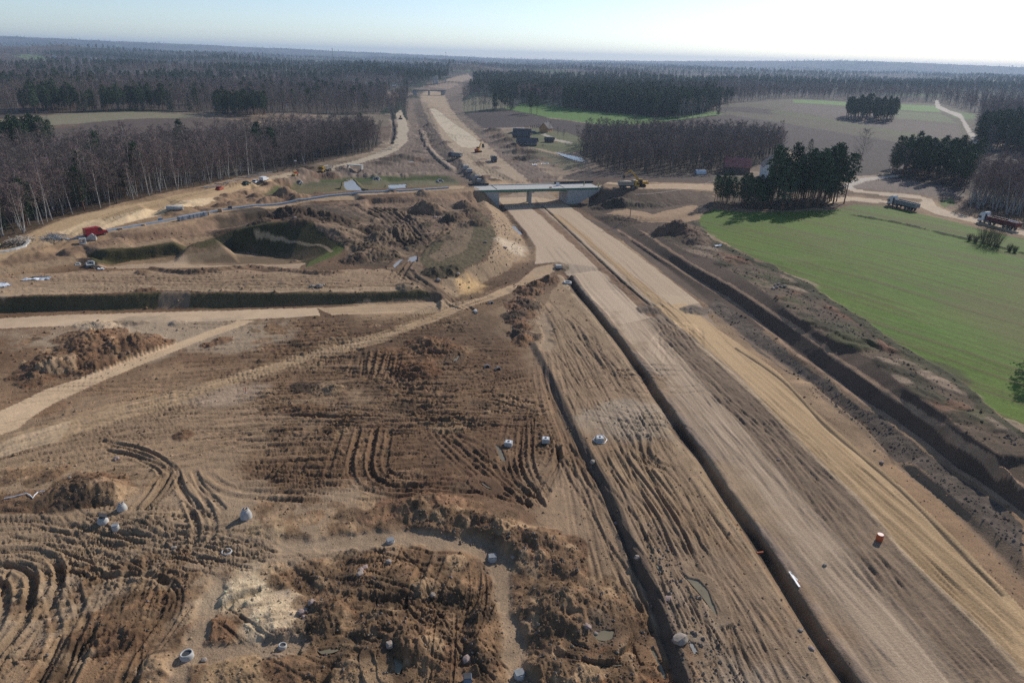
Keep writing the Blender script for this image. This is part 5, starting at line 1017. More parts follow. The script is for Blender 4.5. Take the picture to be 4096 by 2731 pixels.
def scatter(pts, spacing):
    """jittered points inside a polygon traced on the ground"""
    q = GL(pts)[:, :2]; x0, y0 = q.min(0); x1, y1 = q.max(0)
    gx, gy = np.meshgrid(np.arange(x0, x1, spacing), np.arange(y0, y1, spacing)); gx = gx + rng.uniform(-.48, .48, gx.shape) * spacing; gy = gy + rng.uniform(-.48, .48, gy.shape) * spacing
    m = in_poly(gx, gy, q); return np.stack([gx[m], gy[m]], 1)
WOOD = {'birch': [], 'alder': [], 'pine': [], 'spruce': [], 'pale': []}      # the mass of trees: (x, y, scale)
def stand(poly, spacing, mixk, n_ind, label, group, name, ind_kind, sc=(.85, 1.1), cat_kind=None, lean=0.0):
    """a stand of trees: the n_ind nearest of ind_kind as things of their own, the others join the wood"""
    pts = scatter(poly, spacing); pts = pts[np.argsort(np.hypot(pts[:, 0], pts[:, 1]))]; n = 0
    for x, y in pts:
        k = random.choices(list(mixk), list(mixk.values()))[0]; s = random.uniform(*sc)
        if k == ind_kind and n < n_ind: place_tree(k, x, y, s, label, group, name, lean=lean); n += 1
        else: WOOD[k].append((x, y, s))
# left wood: birch front, alder behind, pines dotted in it
stand([(-130, 606), (0, 559), (130, 503), (300, 462), (450, 430), (560, 404), (640, 396), (645, 390), (560, 394), (450, 415), (300, 442), (130, 475), (0, 520), (-130, 560)], 3.1, {'birch': .55, 'alder': .42, 'pine': .03}, 150,
      'slender leafless birch with pale trunk at the front edge of the left wood', 'birches along the front edge of the left wood', 'birch_tree', 'birch', (.75, 1.1))
stand([(645, 394), (700, 381), (770, 364), (850, 349), (872, 335), (850, 325), (770, 340), (700, 360), (645, 378)], 3.4, {'alder': .9, 'birch': .1}, 90,
      'dark straight leafless alder at the right end of the left wood', 'alders at the right end of the left wood', 'alder_tree', 'alder', (.85, 1.15))
stand([(-130, 560), (0, 520), (130, 475), (300, 442), (450, 415), (560, 394), (645, 378), (700, 360), (770, 340), (850, 325), (850, 318), (760, 318), (640, 322), (545, 338), (450, 352), (300, 366), (0, 387), (-130, 402)], 4.2, {'alder': .7, 'birch': .22, 'pale': .06, 'pine': .02}, 0, '', '', '', '', (.75, 1.1))
for pl, n in (([(-20, 545), (60, 520), (125, 497), (120, 485), (50, 500), (-20, 515)], 22), ([(185, 475), (230, 466), (228, 455), (190, 460)], 8), ([(255, 462), (300, 455), (300, 445), (255, 448)], 8)):
    for x, y in scatter(pl, 4.0)[:n]: place_tree('spruce' if random.random() < .4 else 'pine', x, y, random.uniform(.5, .75), 'young green pine among the bare trunks of the left wood', 'young pines in the front of the left wood', 'pine_tree')
stand([(-60, 372), (30, 362), (130, 352), (125, 338), (0, 346), (-60, 352)], 4.5, {'pine': 1}, 30, 'dark pine at the far left edge behind the bare left wood', 'pines behind the bare left wood', 'pine_tree', 'pine', (.8, 1.0))
stand([(75, 262), (130, 257), (185, 256), (190, 246), (120, 246), (80, 252)], 6, {'pine': .85, 'alder': .15}, 26, 'dark green pine beside the pale field on the left', 'pines beside the pale left field', 'pine_tree', 'pine', (.9, 1.15))
stand([(490, 268), (610, 268), (612, 258), (500, 258)], 6, {'pine': .9, 'spruce': .1}, 26, 'dark green pine in the row behind the ploughed left field', 'pines behind the ploughed left field', 'pine_tree', 'pine', (.85, 1.1))
# right: alders by the pond, pine clump by the field, pines and birches by the truck road
stand([(1330, 356), (1400, 394), (1520, 401), (1660, 396), (1790, 372), (1800, 345), (1700, 328), (1500, 322), (1340, 324)], 4.3, {'alder': .97, 'birch': .03}, 200, 'straight dark leafless alder in the stand by the pond beyond the bridge', 'alders by the pond beyond the bridge', 'alder_tree', 'alder', (.78, 1.05))
stand([(1638, 468), (1720, 480), (1772, 483), (1770, 462), (1700, 458), (1650, 458)], 3.0, {'pine': 1}, 45, 'lower bushy pine in the left half of the clump at the green field corner', 'lower pines at the corner of the green field', 'pine_tree', 'pine', (.44, .62))
stand([(1772, 483), (1800, 484), (1905, 474), (1938, 460), (1915, 446), (1770, 446)], 4.2, {'pine': 1}, 60, 'tall dark pine in the right half of the clump at the green field corner', 'tall pines at the corner of the green field', 'pine_tree', 'pine', (.85, 1.22))
stand([(2035, 402), (2070, 412), (2150, 418), (2218, 446), (2222, 430), (2240, 400), (2170, 382), (2110, 378), (2050, 386)], 4.8, {'pine': .9, 'alder': .1}, 60, 'dark pine in the belt above the winding sand track', 'pines above the winding sand track', 'pine_tree', 'pine', (.75, 1.0))
stand([(2222, 476), (2352, 500), (2480, 530), (2480, 470), (2352, 448), (2262, 436), (2235, 450)], 2.7, {'birch': 1}, 140, 'thin white-stemmed birch in the dense leaning stand by the red truck', 'leaning birches by the red truck', 'birch_tree', 'birch', (.8, .98), lean=.12)
stand([(2240, 345), (2300, 350), (2420, 365), (2420, 320), (2300, 305), (2250, 312)], 5.5, {'pine': .85, 'alder': .15}, 40, 'dark pine on the right edge beyond the dusty lane', 'pines on the right edge beyond the lane', 'pine_tree', 'pine', (.9, 1.15))
stand([(1937, 272), (1990, 281), (2050, 283), (2056, 272), (2000, 266), (1945, 264)], 7, {'pine': 1}, 30, 'pine in the small copse standing alone in the fields', 'pines of the copse in the fields', 'pine_tree', 'pine', (.9, 1.2))
stand([(1190, 238), (1240, 242), (1290, 248), (1300, 240), (1240, 232), (1200, 228)], 7, {'birch': 1}, 0, '', '', '', '', (1, 1.2))
stand([(1290, 250), (1400, 259), (1500, 271), (1560, 272), (1640, 258), (1640, 248), (1500, 246), (1300, 240)], 6.5, {'pine': .9, 'spruce': .1}, 0, '', '', '', '', (1, 1.25))
stand([(-60, 270), (150, 255), (300, 250), (470, 262), (540, 265), (700, 264), (870, 264), (890, 240), (885, 215), (640, 200), (300, 205), (-80, 220)], 8.5, {'alder': .72, 'birch': .14, 'pale': .08, 'pine': .06}, 0, '', '', '', '', (.9, 1.2))
# single trees that stand out
def lone(kind, dx, dy, sc, label, name='bare_tree', var=None): p = G(dx, dy); return place_tree(kind, p[0], p[1], sc, label, None, name, var=var)
PROTO['oak'] = [tm(*bare_tree(17, 401, 'oak', 1.0), 'oak', M_DARKBARK, M_ATWIG)]; PROTO['bigbirch'] = [tm(*bare_tree(19, 402, 'oak', .72), 'bigbirch', M_BIRCH, M_LTWIG)]
lone('bigbirch', 571, 408, 1.0, 'broad white-limbed birch standing out from the left wood near the parked cars', 'birch_tree')
lone('oak', 1972, 392, 1.1, 'large spreading bare tree on the ploughed field behind the pine clump', 'oak_tree')
lone('pine', 1858, 352, .5, 'small lone pine on the ploughed field behind the pine clump', 'pine_tree', 3)
lone('pine', 232, 197, 1.1, 'round dark pine standing alone beside the distant green field', 'pine_tree', 4)
lone('oak', 298, 195, .8, 'bare rounded tree in the distant green field on the left'); lone('oak', 110, 288, .45, 'low dark bush on the pale field at far left', 'bush')
lone('alder', 1146, 243, .9, 'bare tree at the corner of the bright green strip beyond the motorway'); lone('oak', 1345, 322, .7, 'bare tree at the left end of the pond alders'); lone('oak', 1262, 305, .42, 'small bare fruit tree in front of the orange gabled house', 'fruit_tree')
lone('oak', 1280, 312, .4, 'small bare fruit tree in the farm garden', 'fruit_tree'); lone('oak', 1295, 318, .35, 'smallest bare fruit tree by the farm lane', 'fruit_tree')
lone('pine', 1938, 468, 1.12, 'slim pine at the right end of the field corner clump', 'pine_tree', 1); lone('pine', 2392, 800, .95, 'dark pine crown cut by the right edge of the green field', 'pine_tree', 0)
M_OLIVE = plain('willow_twigs', (.13, .115, .06), .9, .3, 1)
for k, (dx, dy, h, lb) in enumerate(((2272, 562, 7.0, 'tall bare willow bush on the field boundary'), (2258, 558, 5.6, 'bare willow bush left of the tallest one on the field boundary'), (2288, 567, 5.8, 'bare willow bush right of the tallest one on the field boundary'),
                                (2226, 552, 2.2, 'small separate bush at the left of the field boundary bushes'), (2240, 556, 2.6, 'low bush between the small one and the tall willows'), (2318, 577, 2.4, 'low twiggy bush at the right end of the boundary bushes'), (2330, 580, 2.0, 'lowest twiggy bush near the right edge of the field'))):
    p = G(dx, dy); t = thing('willow_bush', lb, 'bush', (p[0], p[1], p[2] - .05), 0, 'bushes on the field boundary'); part('stems', shrub(h, 500 + k).mesh('stems', M_OLIVE), t)

# the mass of the woods: scattered by bearing and distance wherever the land is wooded
r = 330.0; okz = (ZN.index('woodland_floor'), ZN.index('hills'))
PINEP = [GL(p)[:, :2] for p in ([(1090, 215), (1200, 222), (1640, 240), (1650, 200), (1450, 185), (1090, 195)],)]
while r < 8300:
    s = max(4.2, r * .0085 if r < 2500 else 21 + (r - 2500) * .0055); n = int(1.36 * r / s); th = np.linspace(-.68, .68, n) + rng.uniform(-.45, .45, n) * s / r; rr = r + rng.uniform(-.8, .8, n) * s
    x = rr * np.sin(th); y = rr * np.cos(th); i = np.clip(np.searchsorted(RR, rr) - 1, 0, NRr - 1); j = np.clip(((th - th_f[0]) / (th_f[1] - th_f[0])).astype(int), 0, NTH - 1)
    z = ZONE[i, j]; ok = np.isin(z, okz[1:]) & ~FARFIELD[i, j] & (rr > 640)
    g = fbm(x / 420, y / 420, 4, 71); g2 = fbm(x / 120, y / 120, 3, 171); g3 = fbm(x / 90, y / 90, 2, 181)
    pp = sm(.51, .58, g * .7 + g2 * .3 + .02 * (th > 0))
    pp = np.where((th > -.32) & (th < -.04) & (rr < 1050), 0, pp)
    for q in PINEP: pp = np.where(in_poly(x, y, q), np.maximum(pp, .6 * (g2 > .42)), pp)
    for k in np.nonzero(ok)[0]:
        u = random.random(); sc = random.uniform(.85, 1.2)
        if u < pp[k]: WOOD['pine' if random.random() < .7 else 'spruce'].append((x[k], y[k], sc))
        else: WOOD['birch' if g3[k] > .56 else ('pale' if random.random() < .18 else 'alder')].append((x[k], y[k], sc * .95))
    r += s * 1.55
def instance_wood(name, kind, data, label):
    """one object: points with copies of the tree of this kind"""
    protos = bpy.data.collections.new('proto_' + kind)
    for a, (tr, cr) in enumerate(PROTO[kind]):
        me = bpy.data.meshes.new('whole'); bmx = bmesh.new(); bmx.from_mesh(tr); nf = len(bmx.faces); bmx.from_mesh(cr); bmx.faces.ensure_lookup_table()
        for f in bmx.faces[nf:]: f.material_index = 1
        bmx.to_mesh(me); bmx.free(); me.materials.append(tr.materials[0]); me.materials.append(cr.materials[0]); protos.objects.link(bpy.data.objects.new(kind + '_proto', me))
    d = np.array(data); z = ground_z(d[:, 0], d[:, 1]) - .15; me = bpy.data.meshes.new(name); n = len(d); me.vertices.add(n); me.vertices.foreach_set('co', np.stack([d[:, 0], d[:, 1], z], 1).astype(np.float32).ravel())
    for nm, v in (('size', d[:, 2]), ('turn', rng.uniform(0, 6.283, n))): me.attributes.new(nm, 'FLOAT', 'POINT').data.foreach_set('value', v.astype(np.float32))
    me.attributes.new('pick', 'INT', 'POINT').data.foreach_set('value', rng.integers(0, len(PROTO[kind]), n).astype(np.int32))
    o = bpy.data.objects.new(name, me); col.objects.link(o); o['kind'] = 'stuff'; o['label'] = label; o['category'] = 'woodland'
    ng = bpy.data.node_groups.new('scatter_' + kind, 'GeometryNodeTree'); ng.interface.new_socket('Geometry', in_out='INPUT', socket_type='NodeSocketGeometry'); ng.interface.new_socket('Geometry', in_out='OUTPUT', socket_type='NodeSocketGeometry')
    N, K = ng.nodes, ng.links; gi = N.new('NodeGroupInput'); go = N.new('NodeGroupOutput'); ip = N.new('GeometryNodeInstanceOnPoints'); ci = N.new('GeometryNodeCollectionInfo'); ci.inputs[0].default_value = protos; ci.inputs['Separate Children'].default_value = True; ci.inputs['Reset Children'].default_value = True
    def na(nm, tp): a = N.new('GeometryNodeInputNamedAttribute'); a.data_type = tp; a.inputs['Name'].default_value = nm; return a.outputs[0]
    cx = N.new('ShaderNodeCombineXYZ'); K.new(na('turn', 'FLOAT'), cx.inputs[2]); er = N.new('FunctionNodeEulerToRotation'); K.new(cx.outputs[0], er.inputs[0])
    K.new(gi.outputs[0], ip.inputs['Points']); K.new(ci.outputs[0], ip.inputs['Instance']); ip.inputs['Pick Instance'].default_value = True; K.new(na('pick', 'INT'), ip.inputs['Instance Index']); K.new(er.outputs[0], ip.inputs['Rotation']); K.new(na('size', 'FLOAT'), ip.inputs['Scale']); K.new(ip.outputs[0], go.inputs[0])
    md = o.modifiers.new('scatter', 'NODES'); md.node_group = ng
for kind, lb in (('birch', 'mass of leafless birches across the woods and hills'), ('alder', 'mass of dark leafless trees across the woods'), ('pine', 'mass of dark green pines across the woods and hills'), ('spruce', 'scattered dark conifers within the far woods'), ('pale', 'scattered pale-twigged bare trees in the woods')):
    instance_wood('woodland', kind, WOOD[kind], lb)
# ------------------------------------------------------------------ materials for built things
M_CONC = plain('concrete', (.42, .41, .38), .85, .2, 1.2, bump=.2); M_CONC_L = plain('pale_concrete', (.44, .425, .395), .85, .25, 1.5); M_GREEN = plain('green_paint', (.03, .2, .13), .5, .15, 1.0); M_BLACK = plain('black_paint', (.02, .02, .022), .6, .3, 3)
M_RUBBER = plain('rubber', (.025, .024, .023), .9, .3, 5); M_RIM = plain('rim_metal', (.35, .35, .35), .4, .2, 5, .6); M_GLASS = plain('dark_glass', (.025, .03, .036), .12, .2, 2, spec=.6)
M_RED = plain('red_paint', (.28, .016, .022), .35, .12, 2, spec=.5); M_RED2 = plain('orange_red_paint', (.45, .06, .03), .45, .15, 2); M_WHITE = plain('white_paint', (.74, .75, .76), .4, .06, 2, spec=.5); M_YEL = plain('yellow_paint', (.55, .33, .04), .5, .18, 2); M_DGREEN = plain('dark_green_paint', (.02, .055, .045), .35, .15, 2, spec=.5)
M_GREYM = plain('grey_steel', (.24, .25, .255), .55, .15, 2); M_DARKM = plain('dark_steel', (.055, .055, .058), .6, .25, 2); M_TIP = plain('dusty_tipper_steel', (.36, .31, .25), .7, .2, 1.2); M_MAROON = plain('maroon_trailer', (.13, .022, .022), .55, .3, .8)
M_HIVIS = plain('hi_vis_fabric', (.55, .85, .04), .8, .1, 8); M_CLOTH = plain('work_trousers', (.03, .035, .06), .9, .2, 8); M_SKIN = plain('skin', (.5, .3, .22), .6, .1, 10); M_HELM = plain('helmet_plastic', (.8, .8, .78), .4, .05, 5); M_LAMP = plain('lamp_lens', (.8, .78, .7), .2, .05, 5); M_REDL = plain('tail_lens', (.4, .02, .02), .3, .1, 5)
M_WOODD = plain('weathered_boards', (.12, .095, .075), .9, .3, 2, bump=.3); M_ROOFD = plain('dark_roof', (.11, .1, .097), .85, .25, 1.5, bump=.3); M_ROOFR = plain('red_metal_roof', (.3, .1, .085), .6, .2, .8, c2=(.38, .17, .14)); M_RENDER = plain('white_render', (.7, .7, .68), .9, .06, 1); M_ORANGE = plain('orange_render', (.5, .27, .11), .9, .12, 1); M_PLASTIC = plain('orange_plastic', (.55, .12, .035), .5, .12, 3)
M_WOOD = plain('raw_timber', (.36, .26, .17), .85, .3, 3); M_LOG = plain('birch_log', (.5, .45, .38), .9, .4, 3); M_ROCK = plain('boulder', (.3, .25, .205), .9, .25, 2.5, bump=.5); M_ROCK2 = plain('pinkish_boulder', (.31, .23, .2), .9, .2, 2.5, bump=.5); M_POLY = plain('white_plastic_sheet', (.7, .72, .74), .5, .12, 2)

def cbox(b, cx, cy, cz, lx, ly, lz, mat=None): b.box(cx - lx / 2, cx + lx / 2, cy - ly / 2, cy + ly / 2, cz - lz / 2, cz + lz / 2, mat); return b
def solo(name, mesh, label, cat, loc, rz=0.0, group=None):
    o = bpy.data.objects.new(name, mesh); col.objects.link(o); o.location = loc; o.rotation_euler = (0, 0, rz); o['label'] = label; o['category'] = cat
    if group: o['group'] = group
    return o
def bevel(me, w=.05, seg=2):
    b = bmesh.new(); b.from_mesh(me); bmesh.ops.bevel(b, geom=[e for e in b.edges if e.is_manifold and e.calc_face_angle(0) > .5], offset=w, segments=seg, affect='EDGES', clamp_overlap=True); b.to_mesh(me); b.free(); return me

# ------------------------------------------------------------------ overpass
A_, B_ = P(1090, 437.5, 7.0), P(1381, 430.5, 7.0); ax = (B_ - A_)[:2]; LEN = float(np.hypot(*ax)); BANG = math.atan2(ax[1], ax[0])
f0, f1 = P(1079, 426.5, 7.6), P(1367, 421.5, 7.6); WID = 10.5
mid = (A_ + B_) / 2; nv = np.array([-math.sin(BANG), math.cos(BANG)])
BR_O = (mid[0] + nv[0] * WID / 2, mid[1] + nv[1] * WID / 2, 7.0)
br = thing('road_bridge', 'two span road bridge with green edge girders crossing the motorway', 'bridge', BR_O, BANG); HL, HW = LEN / 2, WID / 2
d_ = part('deck', MB().box(-HL + 1, HL - 1, -HW + .32, HW - .32, -.9, .0).mesh('deck', M_CONC), br)
part('deck_joint', MB().box(-HL + 9, -HL + 9.5, -HW + .6, HW - .6, .003, .02).box(HL - 16, HL - 15.5, -HW + .6, HW - .6, .003, .02).mesh('deck_joint', M_BLACK), d_)
for s in (-1, 1):
    y = s * HW; part('edge_girder', bevel(MB().box(-HL, HL, y - .3, y + .3, -.6, -.02).mesh('edge_girder', M_GREEN), .03), br)
    k_ = part('kerb', MB().box(-HL + .2, HL - .2, y - .45 - .1 * (s > 0), y + .28, -.01, .28 if s > 0 else .1).mesh('kerb', M_CONC_L), br)
    part('main_girder', MB().box(-HL + 9, HL - 12, y * .55 - .35, y * .55 + .35, -1.5, -.9).mesh('main_girder', M_GREEN if s < 0 else M_CONC), br)
part('dark_barrier', MB().box(-HL - .5, -HL + 8, HW - .75, HW - .45, .27, .95).mesh('dark_barrier', M_BLACK), br); part('dark_barrier', MB().box(HL - 17, HL + .3, HW - .75, HW - .45, .27, 1.0).mesh('dark_barrier', M_BLACK), br)
xp = (1219 - 1090) / (1381 - 1090) * LEN - HL
for y in (-2.6, 2.2): part('pier', MB().lathe([(.62, -7.4), (.62, -1.4)], 18, Matrix.Translation((xp + (.6 if y > 0 else 0), y, 0))).mesh('pier', M_CONC, False), br)
part('pier_cap', bevel(MB().box(xp - .9, xp + 1.3, -4.2, 4.0, -1.75, -1.2).mesh('pier_cap', M_CONC), .08), br)
for s, xe in ((-1, -HL + 10), (1, HL - 14.5)):
    a = part('abutment', MB().box(min(xe, xe + s * 1.4), max(xe, xe + s * 1.4), -HW + .5, HW - .5, -7.4, -.92).mesh('abutment', M_CONC), br)
    for y in (-HW + .1, HW - .55):
        xo = xe + s * (14 if s > 0 else 9.6); pr = [(xe, -7.4), (xe, -.76), (xo, -.76), (xo, -1.6), (xe + s * 3, -7.4)]
        part('wing_wall', MB().prism(pr if s < 0 else pr[::-1], y, y + .45).mesh('wing_wall', M_CONC), br)
for k in range(3): part('shutter_panel', MB().box(HL - 22 + k * 1.3, HL - 21 + k * 1.3, -HW + 1, -HW + 1.5, .0, .5).mesh('shutter_panel', M_WOOD), br) if k < 1 else None
# far bridge under construction
q0, q1 = P(948, 207.5, 10.5), P(1024, 208.5, 10.5); fa = math.atan2(q1[1] - q0[1], q1[0] - q0[0]); fl_ = float(np.hypot(*(q1 - q0)[:2])); fm = (q0 + q1) / 2
fb = thing('far_bridge', 'small distant dark bridge across the motorway beyond the work area', 'bridge', (fm[0], fm[1], 10.5), fa)
part('deck', MB().box(-fl_ / 2, fl_ / 2, 0, 9, -.9, 0).mesh('deck', M_GREYM), fb); part('parapet', MB().box(-fl_ / 2, fl_ / 2, -.25, .2, -.6, .7).mesh('parapet', M_GREYM), fb); part('pier', MB().box(-.8, .8, 3, 6, -8, -1.3).mesh('pier', M_CONC), fb)
for s in (-1, 1): part('abutment', MB().prism([(s * fl_ * .38, -8), (s * fl_ * .38, -1.3), (s * fl_ * .5, -1.3), (s * fl_ * .44, -8)][::s], .5, 8.5).mesh('abutment', M_CONC), fb)
for dx, dy, h, lb in ((1003, 193, 13, 'tall white concrete pier standing beyond the far bridge'), (997, 193, 11, 'grey concrete pier left of the tall white one'), (1024, 190, 10, 'thin concrete pier right of the tall white one')):
    p = G(dx, dy); t = thing('bridge_pier', lb, 'pier', (p[0], p[1], p[2] - .3), 0); part('shaft', MB().box(-2.4 if h > 12 else -1.2, 2.4 if h > 12 else 1.2, -1, 1, 0, h).mesh('shaft', M_CONC_L if h > 12 else M_CONC), t); part('head', MB().box(-3, 3, -1.3, 1.3, h, h + 1.2).mesh('head', M_CONC), t)

# ------------------------------------------------------------------ houses
def house(dx, dy, l, w, h, rh, ang, label, mw, mr, name='house', wins=0, chim=False, gable=None, over=.4, door=True, sink=.2):
    p = G(dx, dy); t = thing(name, label, 'building', (p[0], p[1], p[2] - sink), math.radians(ang)); hl, hw = l / 2, w / 2
    part('wall', MB().box(-hl, hl, -hw, hw, 0, h).mesh('wall', mw), t)
    gb = MB()
    for s in (-1, 1): gb.prism([(-hw, h), (hw, h), (0, h + rh - .05)], s * hl - (.12 if s > 0 else 0), s * hl + (0 if s > 0 else .12), 'x')
    part('gable', gb.mesh('gable', gable or mw), t)
    n = math.hypot(hw, rh); rf = None
    for s in (-1, 1):
        ro = MB(); o = over; e = (hw + o, h - rh * o / hw); ro.prism([(0, h + rh + .16), (s * e[0], e[1] + .16), (s * e[0], e[1]), (0, h + rh)][::-s], -hl - o, hl + o, 'x'); rf = part('roof', ro.mesh('roof', mr), t)
    if chim: part('chimney', MB().box(-.35, .35, -.35, .35, h + rh - 1, h + rh + .9).mesh('chimney', M_RED2 if mr is M_ROOFR else M_CONC), rf).location = (hl * .3, .0, 0)
    for k in range(wins):
        x = -hl + l * (k + .5) / wins
        wdw = part('window', MB().box(x - .55, x + .55, -hw - .05, -hw + .05, .9, 2.1).mesh('window', M_WHITE), t); part('pane', MB().box(x - .44, x - .04, -hw - .07, -hw - .04, 1.0, 2.0).box(x + .04, x + .44, -hw - .07, -hw - .04, 1.0, 2.0).mesh('pane', M_GLASS), wdw)
    if door: part('door', MB().box(hl * .1 + .1, hl * .1 + 1.1, -hw - .04, -hw + .04, 0, 2).mesh('door', M_WOODD), t) if wins == 0 else None
    return t
house(1199, 318, 12, 8, 2.6, 4, -8, 'large dark barn with steep roof at the farm beyond the bridge', M_WOODD, M_ROOFD, 'barn')
house(1211, 333, 13, 6, 2.3, 2.3, -10, 'long low dark farmhouse with white windows in front of the barn', M_WOODD, M_ROOFD, 'farmhouse', 6)
house(1254, 303, 8, 7, 3, 3.8, 62, 'house with orange gable wall and dark roof in the farmyard', M_ORANGE, M_ROOFD, 'house', 2, True)
house(1262, 326, 6, 3.5, 1.9, 1.2, -12, 'low dark shed by the farm lane', M_WOODD, M_ROOFD, 'shed'); house(1190, 303, 7, 4, 2.2, .7, -6, 'flat grey shed behind the dark barn', M_GREYM, M_CONC_L, 'shed')
house(1691, 397, 12, 7.5, 3.6, 3.8, -12, 'barn with faded red metal roof beside the pine clump', M_WOODD, M_ROOFR, 'barn')
house(1768, 408, 11, 8.5, 6, 4, 78, 'white rendered house half hidden behind the pine clump', M_RENDER, M_ROOFD, 'house', 3, True)
for dx, dy, l, lb, mw, mr, ang in ((113, 133.5, 22, 'distant red roofed farmhouse on the far left slope', M_RENDER, M_ROOFR, 10), (125, 135, 16, 'distant white roofed barn beside the red farmhouse', M_WOODD, M_CONC_L, 0), (140, 136.5, 22, 'distant red barn right of the white roofed one', M_WOODD, M_ROOFR, -10), (215, 137.5, 15, 'small distant white house on the left hillside', M_RENDER, M_CONC_L, 20),
                               (892, 163, 20, 'red roofed house among trees left of the far motorway', M_RENDER, M_ROOFR, 0), (777, 205, 9, 'small white hut in the bare wood left of the motorway', M_RENDER, M_CONC_L, 0), (652, 172, 12, 'pale house by the distant road on the left', M_RENDER, M_ROOFD, 15), (1302, 141, 30, 'white church-like building on the far plain', M_RENDER, M_RENDER, 30)):
    house(dx, dy, l, l * .55, 4, 4, ang, lb, mw, mr, 'house', 0, door=False, sink=.5)
p = G(1608, 400); t = thing('storage_tank', 'white half-round plastic tunnel lying on the ploughed strip', 'tunnel', (p[0], p[1], p[2]), math.radians(12))
part('cover', MB().prism([(1.5 * math.cos(a), 2.1 * math.sin(a)) for a in np.linspace(0, math.pi, 12)], -2.6, 2.6, 'x').mesh('cover', M_POLY), t); part('end_wall', MB().prism([(1.45 * math.cos(a), 2.0 * math.sin(a)) for a in np.linspace(0, math.pi, 12)], -2.68, -2.6, 'x').mesh('end_wall', M_GREYM), t)
# masts
for dx, r, top, lb in ((763, 2700, 111, 'slender lattice radio mast on the left skyline'), (1024, 3000, 119.5, 'short antenna tower rising behind the pine hill')):
    d = F0 + RC * ((dx - 1176) / FPX) + UC * ((784 - top) / FPX); t_ = r / math.hypot(d[0], d[1]); x, y, zt = d[0] * t_, d[1] * t_, CAM_H + d[2] * t_; z0 = float(ground_z(x, y)[0]) - 1
    h = zt - z0; t = thing('radio_mast', lb, 'mast', (x, y, z0)); mb = MB()
    for k in range(3):
        a = k * 2.094; mb.tube([(1.6 * math.cos(a), 1.6 * math.sin(a), 0), (.7 * math.cos(a), .7 * math.sin(a), h)], [.3, .2], 4)
    for k in range(int(h / 4)):
        z = k * 4; s = 1.6 - .9 * z / h
        for j in range(3): a, b = j * 2.094, (j + 1) * 2.094; mb.tube([(s * math.cos(a), s * math.sin(a), z), (s * math.cos(b), s * math.sin(b), z + 4)], [.12, .12], 3)
    part('lattice', mb.mesh('lattice', M_DARKM), t); part('antenna', MB().box(-1.2, 1.2, -1.2, 1.2, h - 3.5, h - .5).mesh('antenna', M_GREYM), t)
# electricity pole
p = G(1447, 498); t = thing('utility_pole', 'thin wooden electricity pole on the sandy yard right of the bridge', 'pole', p - [0, 0, .2]); part('shaft', MB().tube([(0, 0, 0), (.1, 0, 8.6)], [.15, .1], 8).mesh('shaft', M_WOOD), t); part('crossarm', MB().box(-.9, 1.1, -.06, .06, 8.2, 8.32).mesh('crossarm', M_WOOD), t)
e = G(1640, 447) - p; w = MB(); w.tube([(.9, 0, 8.3)] + [(.9 + (e[0] - .9) * f, e[1] * f, 8.3 + (e[2] + 6 - 8.3) * f - 5 * f * (1 - f)) for f in np.linspace(.08, 1, 12)], [.025] * 13, 3); part('wire', w.mesh('wire', M_GREYM), t)
# ------------------------------------------------------------------ vehicles (x forward, y left, z up)
_wh = {}
def wheel(parent, x, y, r, w):
    k = (round(r, 2), round(w, 2))
    if k not in _wh:
        rot = Matrix.Rotation(math.pi / 2, 4, 'X'); _wh[k] = (bevel(MB().lathe([(r, -w / 2), (r, w / 2)], 18, rot).mesh('tyre', M_RUBBER), .04), MB().lathe([(r * .58, -w / 2 - .012), (r * .58, w / 2 + .012)], 14, rot).mesh('rim', M_RIM))
    wo = part('wheel', _wh[k][0], parent); wo.location = (x, y, r); part('rim', _wh[k][1], wo); return wo
def heading(rear, front): a = G(*rear); b = G(*front); return math.atan2(b[1] - a[1], b[0] - a[0])
def body(b, prof, w, inset=None): b.prism(prof[::-1], -w / 2, w / 2); return b
def van(loc, rz, label, paint, L_=5.9, H=2.5, name='van'):
    t = thing(name, label, 'van', loc, rz); h = L_ / 2
    part('body', bevel(body(MB(), [(-h, .4), (h - .05, .4), (h, .9), (h - .15, 1.15), (h - 1.1, 1.35), (h - 1.75, H - .12), (h - 2.0, H), (-h, H)], 1.95).mesh('body', paint), .07), t)
    part('windscreen', MB().prism([(h - 1.08, 1.42), (h - 1.66, H - .25), (h - 1.62, H - .22), (h - 1.03, 1.42)][::-1], -.82, .82).mesh('windscreen', M_GLASS), t)
    for s in (-1, 1): part('side_window', MB().prism([(h - 1.3, 1.45), (h - 1.85, H - .35), (h - 2.5, H - .35), (h - 2.5, 1.45)], s * .98 - .012, s * .98 + .012).mesh('side_window', M_GLASS), t)
    for s in (-1, 1): part('headlight', MB().box(h - .12, h - .02, s * .7 - .16, s * .7 + .16, .85, 1.02).mesh('headlight', M_LAMP), t)
    part('bumper', MB().box(h - .05, h + .06, -.95, .95, .35, .62).box(-h - .06, -h + .05, -.95, .95, .35, .62).mesh('bumper', M_BLACK), t)
    for x in (-h + 1.2, h - 1.0):
        for s in (-1, 1): wheel(t, x, s * .86, .35, .24)
    return t
